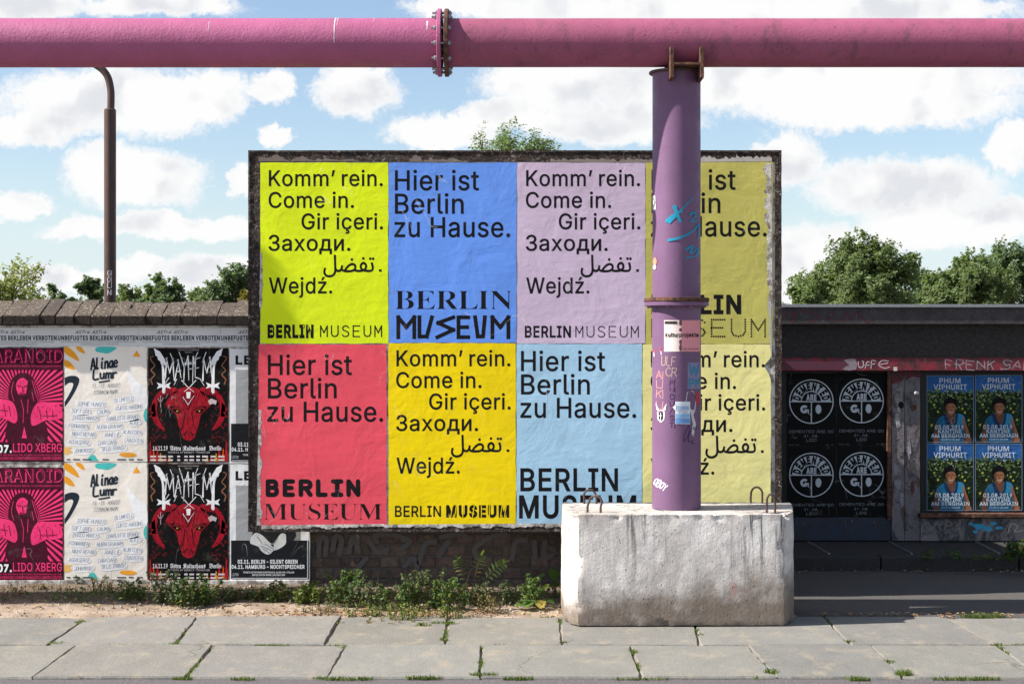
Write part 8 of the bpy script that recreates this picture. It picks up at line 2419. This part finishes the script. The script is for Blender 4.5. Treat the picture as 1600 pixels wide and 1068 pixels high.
tree(1512, 398, 66, 82, 'bright green bushy tree over the right half of the kiosk roof', 'leaf', 18, 80, 110, 0.26, low=520)
tree(1576, 376, 60, 88, 'tall dark green tree at the right edge above the kiosk', 'leaf_dark', 19, 90, 110, 0.28, low=520, tall=1.2)
tree(1690, 400, 70, 90, 'dark green tree at the far right of the kiosk skyline, just outside the frame', 'leaf', 20, 40, 60, 0.35, low=520)


# ------------------------------------------------------------------ weeds, grass and litter
def plant(px, py, hpx, wpx, label, kind='nettle', seed=1, mat='weed_leaf', n_st=9, z=None, leaf=0.035, group='weeds along the wall foot', zbase=None, d_=None):
    g = random.Random(seed)
    base = G(px, py, 0.03) if zbase is None else G(px, py, zbase)
    if zbase is None:
        base.z = dirt_h(base.x, base.y) - 0.01
    k_ = base.y / F
    h, w = hpx * 0.86 * k_, wpx * 1.15 * k_
    n_st = int(n_st * 1.5)
    leaf *= 0.72
    root = tag(empty('weed', base), label, 'plant', group)
    sm, P_, N_ = MB(), [], []
    for s in range(n_st):
        a = g.uniform(0, 2 * math.pi)
        rr_ = w * 0.5 * math.sqrt(g.random())
        b0 = base + Vector((rr_ * 0.8 * math.cos(a), rr_ * 0.45 * math.sin(a), 0))
        hh = h * g.uniform(0.45, 1.0)
        ln = Vector((g.uniform(-0.35, 0.45), g.uniform(-0.45, 0.1), 0)) * hh
        pts = [b0, b0 + ln * 0.25 + Vector((0, 0, hh * 0.45)), b0 + ln * 0.6 + Vector((0, 0, hh * 0.8)), b0 + ln + Vector((0, 0, hh))]
        sm.tube(pts, [0.0032, 0.0026, 0.0018, 0.0008], 4)
        m = max(5, int(hh / 0.012))
        for i in range(m):
            t = 0.12 + 0.88 * (i / m)
            j = min(2, int(t * 3))
            f = t * 3 - j
            p = pts[j].lerp(pts[j + 1], f)
            for sd in range(3):
                aa = g.uniform(0, 2 * math.pi)
                o = Vector((math.cos(aa), math.sin(aa), g.uniform(-0.2, 0.5))) * leaf * g.uniform(0.4, 1.1) * (1.15 - 0.5 * t)
                P_.append(tuple(p + o))
                N_.append((0.5 * o.x / leaf, 0.5 * o.y / leaf - 0.3, 0.9))
    sm.build('stem', M['weed_stem'], root)
    leaf_mesh('foliage', np.array(P_), np.array(N_), leaf, 0.55, M[mat], root, seed, 0.2)
    return root


WL = [(205, 934, 44, 40, 'weed_leaf', .030, 9, 'leafy weed under the cream poster at the left'), (258, 938, 66, 60, 'weed_dull', .032, 14, 'bushy nettle covering the foot of the black ram poster'),
      (300, 940, 62, 70, 'weed_leaf', .034, 14, 'dense dark weed under the right half of the ram poster'), (342, 937, 40, 50, 'weed_dull', .028, 9, 'short weed at the joint between ram poster and hands poster'),
      (395, 934, 26, 40, 'weed_light', .030, 7, 'low pale weed under the left of the hands poster'), (425, 936, 44, 50, 'weed_light', .034, 9, 'pale broad-leaved weed below the hands poster'),
      (130, 920, 20, 20, 'weed_dull', .026, 4, 'tiny weed under the cream poster close to the magenta one'), (487, 938, 46, 60, 'weed_light', .034, 10, 'pale green weed at the right end of the poster board'),
      (530, 940, 72, 64, 'weed_leaf', .030, 14, 'tall dark weed at the left of the bare brick wall'), (572, 944, 58, 80, 'weed_dull', .026, 14, 'dark weed spreading below the graffiti on the bricks'),
      (618, 944, 56, 70, 'weed_leaf', .028, 13, 'dark bushy weed under the golden yellow poster'), (660, 942, 78, 60, 'weed_dull', .030, 13, 'upright dark weed beneath the middle of the yellow poster'),
      (700, 944, 66, 64, 'weed_leaf', .030, 13, 'dark weed with pale tips left of the feathery seedling'), (745, 940, 50, 50, 'weed_dull', .028, 9, 'dark weed at the foot of the feathery seedling'),
      (800, 938, 50, 44, 'weed_dull', .030, 7, 'thin weed right of the feathery seedling'), (838, 940, 62, 44, 'weed_leaf', .034, 8, 'dark weed in the corner by the concrete block'),
      (575, 953, 36, 70, 'weed_light', .020, 13, 'yellow-green creeping weed at the front left of the big clump'), (640, 958, 40, 80, 'weed_light', .020, 16, 'yellow-green flowering weed at the front middle of the big clump'),
      (695, 956, 30, 60, 'weed_light', .020, 11, 'yellow-green low weed at the front right of the big clump'), (660, 968, 14, 34, 'weed_light', .016, 10, 'flat creeping weed on the edge of the paving')]
for i, (px, py, hp, wp, mt, lf, ns, lb) in enumerate(WL):
    plant(px, py, hp, wp, lb, seed=100 + i, mat=mt, leaf=lf, n_st=ns)
for i, (px, py, hp, wp, lb) in enumerate(((165, 926, 30, 60, 'dried-up brown weed under the cream posters'), (375, 936, 26, 40, 'small withered weed under the left half of the hands poster'), (505, 948, 22, 70, 'withered brown weed in front of the board end'),
                                       (610, 962, 16, 90, 'flat dry weed on the sand below the yellow poster'), (770, 946, 44, 50, 'tall dry stalks between the seedling and the burdock'), (40, 926, 16, 90, 'dead brown weed under the magenta posters'))):
    plant(px, py, hp, wp, lb, seed=400 + i, mat='weed_dry', leaf=0.022, n_st=9)
plant(1596, 876, 46, 40, 'large-leaved weed at the right edge below the singer posters', seed=301, mat='weed_leaf', leaf=0.07, n_st=6, zbase=0.092, group='weeds by the kiosk')
plant(1470, 872, 18, 80, 'thin creeping weed on the dark platform in front of the kiosk', seed=302, mat='weed_leaf', leaf=0.03, n_st=9, zbase=0.092, group='weeds by the kiosk')
plant(1545, 874, 14, 50, 'low dead-looking weed on the platform beside the large-leaved one', seed=303, mat='weed_light', leaf=0.026, n_st=7, zbase=0.092, group='weeds by the kiosk')


def blade_leaf(mb, a, b, w, n_=5, droop=0.0, up=Vector((0, 0, 1))):
    """one lens-shaped leaf from a to b with a folded midrib"""
    a, b = Vector(a), Vector(b)
    t = (b - a)
    s = t.cross(up).normalized()
    nn = s.cross(t).normalized()
    L = t.length
    mid, le, ri = [], [], []
    for i in range(n_ + 1):
        q = i / n_
        p = a + t * q + Vector((0, 0, -droop * L * q * q))
        ww = w * math.sin(math.pi * min(1, q * 0.92 + 0.04)) ** 0.8
        mid.append(p); le.append(p + s * ww * 0.5 + nn * ww * 0.14); ri.append(p - s * ww * 0.5 + nn * ww * 0.14)
    k = n_ + 1
    mb.add([tuple(p) for p in le + mid + ri], [f for i in range(n_) for f in ((i, i + 1, k + i + 1, k + i), (k + i, k + i + 1, 2 * k + i + 1, 2 * k + i))], None, True)


# feathery tree-of-heaven seedling in front of the bricks
sd = tag(empty('seedling', G(735, 938, 0.05)), 'feathery compound-leaved seedling standing out bright against the dark bricks', 'plant')
o0 = sd.location
st, lf = MB(), MB()
k_ = o0.y / F
for (ex, ey, bend) in ((716, 872, 0.1), (752, 866, -.1), (786, 876, -.2)):
    e_ = Vector(((ex - 800) * k_, o0.y - 0.10 * abs(bend) * 4 - 0.03, EYE - (ey - 534) * k_))
    c_ = o0.lerp(e_, 0.55) + Vector((0, 0, 0.06))
    path = [o0 * (1 - t) ** 2 + c_ * 2 * t * (1 - t) + e_ * t * t for t in (i / 10 for i in range(11))]
    st.tube(path, [0.004 - 0.0003 * i for i in range(11)], 5)
    for i in range(4, 11):
        tdir = (path[i] - path[i - 1]).normalized()
        for s in (-1, 1):
            q = path[i] + Vector((0, 0.0, 0))
            sidev = tdir.cross(Vector((0, -1, 0.3))).normalized() * s
            L = 0.050 * (1.1 - abs(i - 7) * 0.12)
            blade_leaf(lf, q, q + (sidev * 0.9 + tdir * 0.55 + Vector((0, -0.25, -0.15))).normalized() * L, 0.020, 4, 0.15)
    blade_leaf(lf, path[-1], path[-1] + (path[-1] - path[-2]).normalized() * 0.055, 0.02, 4, 0.1)
st.build('stem', M['weed_stem'], sd)
lf.build('foliage', M['weed_leaf'], sd)

# broad burdock leaves by the block
for px, py, lab, spec in ((842, 940, 'broad burdock plant lying on the sand beside the concrete block', ((-30, 8, .05), (-18, 10, .05), (2, 11, .04), (18, 4, .07), (-10, -10, .12), (12, -14, .14))),
                          (868, 932, 'single tall broad-leaved plant squeezed between wall and block', ((-4, -52, .18), (2, -40, .10), (-12, -26, .08)))):
    b0 = G(px, py, 0.03)
    b0.z = dirt_h(b0.x, b0.y)
    r_ = tag(empty('burdock', b0), lab, 'plant')
    lf, st = MB(), MB()
    kk = b0.y / F
    for dx, dy, up_ in spec:
        e_ = b0 + Vector((dx * kk, -0.05 - 0.0025 * max(0, dy) * 4, up_ if dy < 0 else 0.02 + up_ * 0.3))
        m_ = b0.lerp(e_, 0.45) + Vector((0, 0, 0.03))
        st.tube([b0, m_], [0.004, 0.003], 5)
        blade_leaf(lf, m_, e_ + (e_ - m_) * 0.3, 0.075, 7, 0.12)
    st.build('stem', M['weed_stem'], r_)
    lf.build('foliage', M['weed_leaf'], r_)


def tuft(px, py, wpx, dpx, label, seed, n_=160, hh=0.035, z=0.0):
    g = random.Random(seed)
    c0 = G(px, py, z)
    mb = MB()
    k_ = c0.y / F
    for i in range(n_):
        a, q = g.uniform(0, 6.28), math.sqrt(g.random())
        p = Vector((c0.x + wpx * 0.5 * k_ * q * math.cos(a), c0.y + dpx * 0.5 * k_ * 5 * q * math.sin(a), z - 0.012))
        h = hh * g.uniform(0.4, 1.2)
        e_ = p + Vector((g.uniform(-0.7, 0.7) * h, g.uniform(-0.7, 0.5) * h, h))
        m_ = p.lerp(e_, 0.5) + Vector((0, 0, h * 0.18))
        w_ = g.uniform(0.0012, 0.0026)
        s = Vector((w_, g.uniform(-w_, w_), 0))
        mb.add([tuple(p - s), tuple(p + s), tuple(m_ + s * 0.8), tuple(e_), tuple(m_ - s * 0.8)], [(0, 1, 2, 4), (4, 2, 3)])
    o = mb.build('grass_tuft', M['grass'], None, c0)
    return tag(o, label, 'grass', 'grass tufts between the paving')


TF = [(694, 973, 46, 3, 60, 'grass tuft on the paving edge below the yellow poster', 200, .03), (694, 999, 12, 3, 61, 'grass tuft filling the wide gap between two back slabs', 90, .03), (880, 1003, 14, 2, 62, 'grass tuft at the joint just left of the block corner', 60, .024),
      (990, 1018, 12, 5, 63, 'grass tuft in the front joint below the block', 110, .03), (1095, 990, 8, 4, 64, 'small grass tuft in the joint under the middle of the block', 50, .02), (1328, 1002, 14, 2, 65, 'grass tuft beside the shadow tip of the block', 80, .028),
      (1204, 1050, 22, 5, 66, 'grass tuft at the front kerb edge below the block corner', 170, .035), (1412, 1053, 26, 4, 67, 'round grass tuft at the front edge, right of centre', 190, .042), (1391, 1033, 16, 4, 68, 'grass tuft inside a front slab joint on the right', 90, .026),
      (1343, 1059, 34, 1.4, 69, 'long thin grass strip on the front edge, right of the block', 150, .026), (1510, 1058, 110, 1.2, 70, 'wide low grass strip along the front edge at the right', 330, .024), (1536, 963, 70, 3, 71, 'bright grass patch at the back edge of the paving on the right', 420, .042),
      (1558, 1007, 22, 2, 72, 'grass tuft where two slab joints meet at the right', 90, .026), (90, 1003, 30, 4, 73, 'mossy grass along the slanting joint at the left', 170, .018), (126, 1013, 40, 1.4, 74, 'thin grass on the joint between the slab rows at the left', 120, .018),
      (274, 1004, 20, 3, 75, 'grass at the foot of the second slanting joint', 100, .018), (322, 1012, 22, 3, 76, 'mossy grass at the front joint below the hands poster', 110, .018), (285, 1057, 34, 1.6, 77, 'grass on the front edge below the ram posters', 120, .02),
      (380, 1058, 40, 1.4, 78, 'grass strip on the front edge left of the middle', 130, .02), (530, 972, 20, 2, 79, 'grass at the back of the third slanting joint', 70, .02), (535, 1010, 16, 2, 80, 'grass tuft where the middle joints meet', 60, .018),
      (545, 1058, 80, 1.2, 81, 'long grass strip on the front edge below the red poster', 240, .022), (660, 1057, 60, 1.2, 82, 'grass strip on the front edge below the yellow poster', 210, .024), (755, 1054, 44, 3, 83, 'dense grass tuft at the front end of the middle joint', 230, .03),
      (810, 1058, 50, 1.2, 84, 'grass strip on the front edge right of the middle joint', 170, .022), (752, 1036, 9, 7, 85, 'small moss tuft inside the middle front joint', 60, .02), (1000, 1058, 90, 1.0, 86, 'sparse grass strip on the front edge below the block', 130, .018),
      (130, 970, 30, 2, 87, 'thin dry grass at the back of the first joint', 80, .018), (440, 1007, 120, 0.8, 88, 'thin moss line between the slab rows left of centre', 150, .012), (850, 1006, 60, 0.8, 89, 'thin moss line between the slab rows left of the block', 100, .014), (1275, 1007, 30, 0.8, 90, 'tiny moss line between the slab rows right of the block', 50, .012)]
for px, py, w_, d_, sd_, lb, n_, hh in TF:
    tuft(px, py, w_, d_, lb, sd_, int(n_ * 0.75), hh * 0.9)

# moss and short grass creeping along the slab joints
g = random.Random(41)
mb = MB()
lines = [(G(*a_), G(*b_)) for a_, b_ in ROW1 + ROW2]
lines += [(Vector((-4.2, EDGE_Y[1], 0)), Vector((4.2, EDGE_Y[1], 0))), (Vector((-4.2, EDGE_Y[2] - 0.004, 0)), Vector((4.2, EDGE_Y[2] - 0.004, 0))), (Vector((-4.2, EDGE_Y[0] + 0.01, 0)), Vector((4.2, EDGE_Y[0] + 0.01, 0)))]
for a_, b_ in lines:
    L = (b_ - a_).length
    for i in range(int(L * 520)):
        p = a_.lerp(b_, g.random())
        if mn.noise((p.x * 2.3, p.y * 2.3, 4.0)) + 0.5 * mn.noise((p.x * 9, p.y * 9, 1.0)) < 0.34: continue
        p = Vector((p.x + g.gauss(0, 0.007), p.y + g.gauss(0, 0.005), -0.010))
        h = g.uniform(0.010, 0.024)
        e_ = p + Vector((g.uniform(-0.6, 0.6) * h, g.uniform(-0.6, 0.6) * h, h))
        s_ = Vector((g.uniform(0.0015, 0.003), g.uniform(-0.002, 0.002), 0))
        mb.add([tuple(p - s_), tuple(p + s_), tuple(e_)], [(0, 1, 2)])
tag(mb.build('joint_moss', M['grass']), 'moss and short grass growing along the joints between the slabs', 'moss', kind='stuff')

# ground litter nobody could count: dry leaves, pebbles, low ground cover
g = random.Random(77)
mb = MB()
for i in range(1500):
    u_ = g.random()
    x = g.uniform(-5, 1.5) if u_ < 0.75 else g.uniform(1.8, 5)
    y = 9.95 + 0.75 * g.random() ** 0.8 if u_ < 0.75 else g.choice((9.96, 9.95, 12.0 - 0.12)) + g.uniform(-0.06, 0.06)
    if u_ < 0.75 and g.random() < 0.5: x = g.gauss(-0.75, 0.5); y = 9.98 + abs(g.gauss(0, 0.14))
    x = min(x, 1.5) if u_ < 0.75 else x
    z = (dirt_h(x, y) if u_ < 0.75 else -0.002) + 0.012
    L = g.uniform(0.012, 0.042)
    a = g.uniform(0, 6.28)
    dv = Vector((math.cos(a), math.sin(a), g.uniform(-0.25, 0.4))) * L
    c = g.choice(((0.30, 0.15, 0.06), (0.36, 0.22, 0.10), (0.20, 0.11, 0.05), (0.42, 0.30, 0.16), (0.24, 0.17, 0.10)))
    k0 = len(mb.f)
    blade_leaf(mb, Vector((x, y, z)), Vector((x, y, z)) + dv, L * g.uniform(0.3, 0.6), 3, 0.2)
    for q in range(k0, len(mb.f)): mb.c[q] = c
tag(mb.build('leaf_litter', M['plain']), 'scattered dry brown leaves on the sandy strip and paving edge', 'dry leaves', kind='stuff')
mb = MB()
for i in range(1500):
    x, y = g.uniform(-4.6, 1.4), g.uniform(9.93, 10.75)
    s_ = 0.004 + 0.010 * g.random() ** 3
    z = dirt_h(x, y) + 0.004
    c = g.uniform(0.14, 0.42)
    j = lambda: s_ * g.uniform(0.6, 1.2)
    v = [(x + j(), y, z), (x, y + j(), z), (x - j(), y, z), (x, y - j(), z), (x, y, z + j()), (x, y, z - j())]
    mb.add(v, [(0, 1, 4), (1, 2, 4), (2, 3, 4), (3, 0, 4), (1, 0, 5), (2, 1, 5), (3, 2, 5), (0, 3, 5)], (c * 1.05, c * 0.9, c * 0.75))
tag(mb.build('pebbles', M['plain']), 'small stones and crumbs on the sandy strip at the wall foot', 'pebbles', kind='stuff')
P_, N_ = [], []
for i in range(2600):
    x = g.uniform(-2.9, 0.45) if g.random() < 0.65 else g.uniform(-4.6, 0.9)
    y = 10.60 - abs(g.gauss(0, 0.13))
    if y < 10.02: continue
    P_.append((x, y, dirt_h(x, y) + g.uniform(0.0, 0.05)))
    N_.append((0, -0.3, 1))
o = leaf_mesh('ground_cover', np.array(P_), np.array(N_), 0.022, 0.6, M['weed_leaf'], None, 5, 0.2, (-1, 10.5, 0))
tag(o, 'low ground cover of small green leaves along the wall foot', 'ground cover', kind='stuff')
g2 = random.Random(12)
mb = MB()
for i in range(1700):
    x = g2.uniform(-4.8, -2.4) if g2.random() < 0.5 else g2.uniform(-2.4, 0.6)
    y = g2.uniform(10.35, 10.72)
    z = dirt_h(x, y)
    a = g2.uniform(0, 6.28)
    L = g2.uniform(0.03, 0.10)
    e_ = Vector((x + L * math.cos(a), y + L * 0.5 * math.sin(a), z + g2.uniform(0.005, 0.07) * (1 if g2.random() < 0.9 else 2.6)))
    w_ = 0.0015
    mb.add([(x - w_, y, z), (x + w_, y, z), tuple(e_)], [(0, 1, 2)], g2.choice(((0.20, 0.13, 0.07), (0.13, 0.09, 0.05), (0.28, 0.20, 0.12))))
tag(mb.build('dead_grass', M['plain']), 'dead brown grass and twigs along the foot of the left wall', 'dead grass', kind='stuff')

# tree added out of view; its flat crown shapes the leafy shadow on the billboard
tx, ty, tz = -4.19, 10.25, 4.10
yt = tag(empty('tree', (tx, ty, -0.02)), 'added flat-crowned tree out of view at the left, shaped to shade the billboard edge', 'tree')
gg = np.random.default_rng(50)
pts = np.concatenate([gg.normal(0, 1, (300, 3)) * np.array((sx, 0.002, sx)) + np.array((tx + ox, ty, tz + oz)) for ox, oz, sx in ((-0.05, 0.22, .06), (0.0, 0.10, .07), (0.05, -0.02, .07), (0.09, -0.12, .07), (0.15, -0.22, .06), (0.03, -0.2, .06), (0.2, -0.3, .025), (0, -0.3, .05), (-0.08, 0.0, .07), (-0.14, 0.16, .09), (-0.16, 0.0, .10), (-0.10, -0.16, .09), (-0.27, 0.05, .10), (-0.22, -0.25, .09), (0.06, 0.05, .08), (0.10, -0.2, .08), (-0.02, -0.1, .09))])
leaf_mesh('crown', pts, np.tile((0.0, 9.0, 0.0), (len(pts), 1)), 0.06, 0.7, M['leaf'], yt, 50)
mb = MB()
mb.tube([(tx - 0.05, ty, -0.05), (tx - 0.03, ty, 2), (tx - 0.05, ty, 3.6), (tx - 0.03, ty, tz + 0.3)], [0.03, 0.024, 0.016, 0.006], 10)
mb.build('trunk', M['bark'], yt)
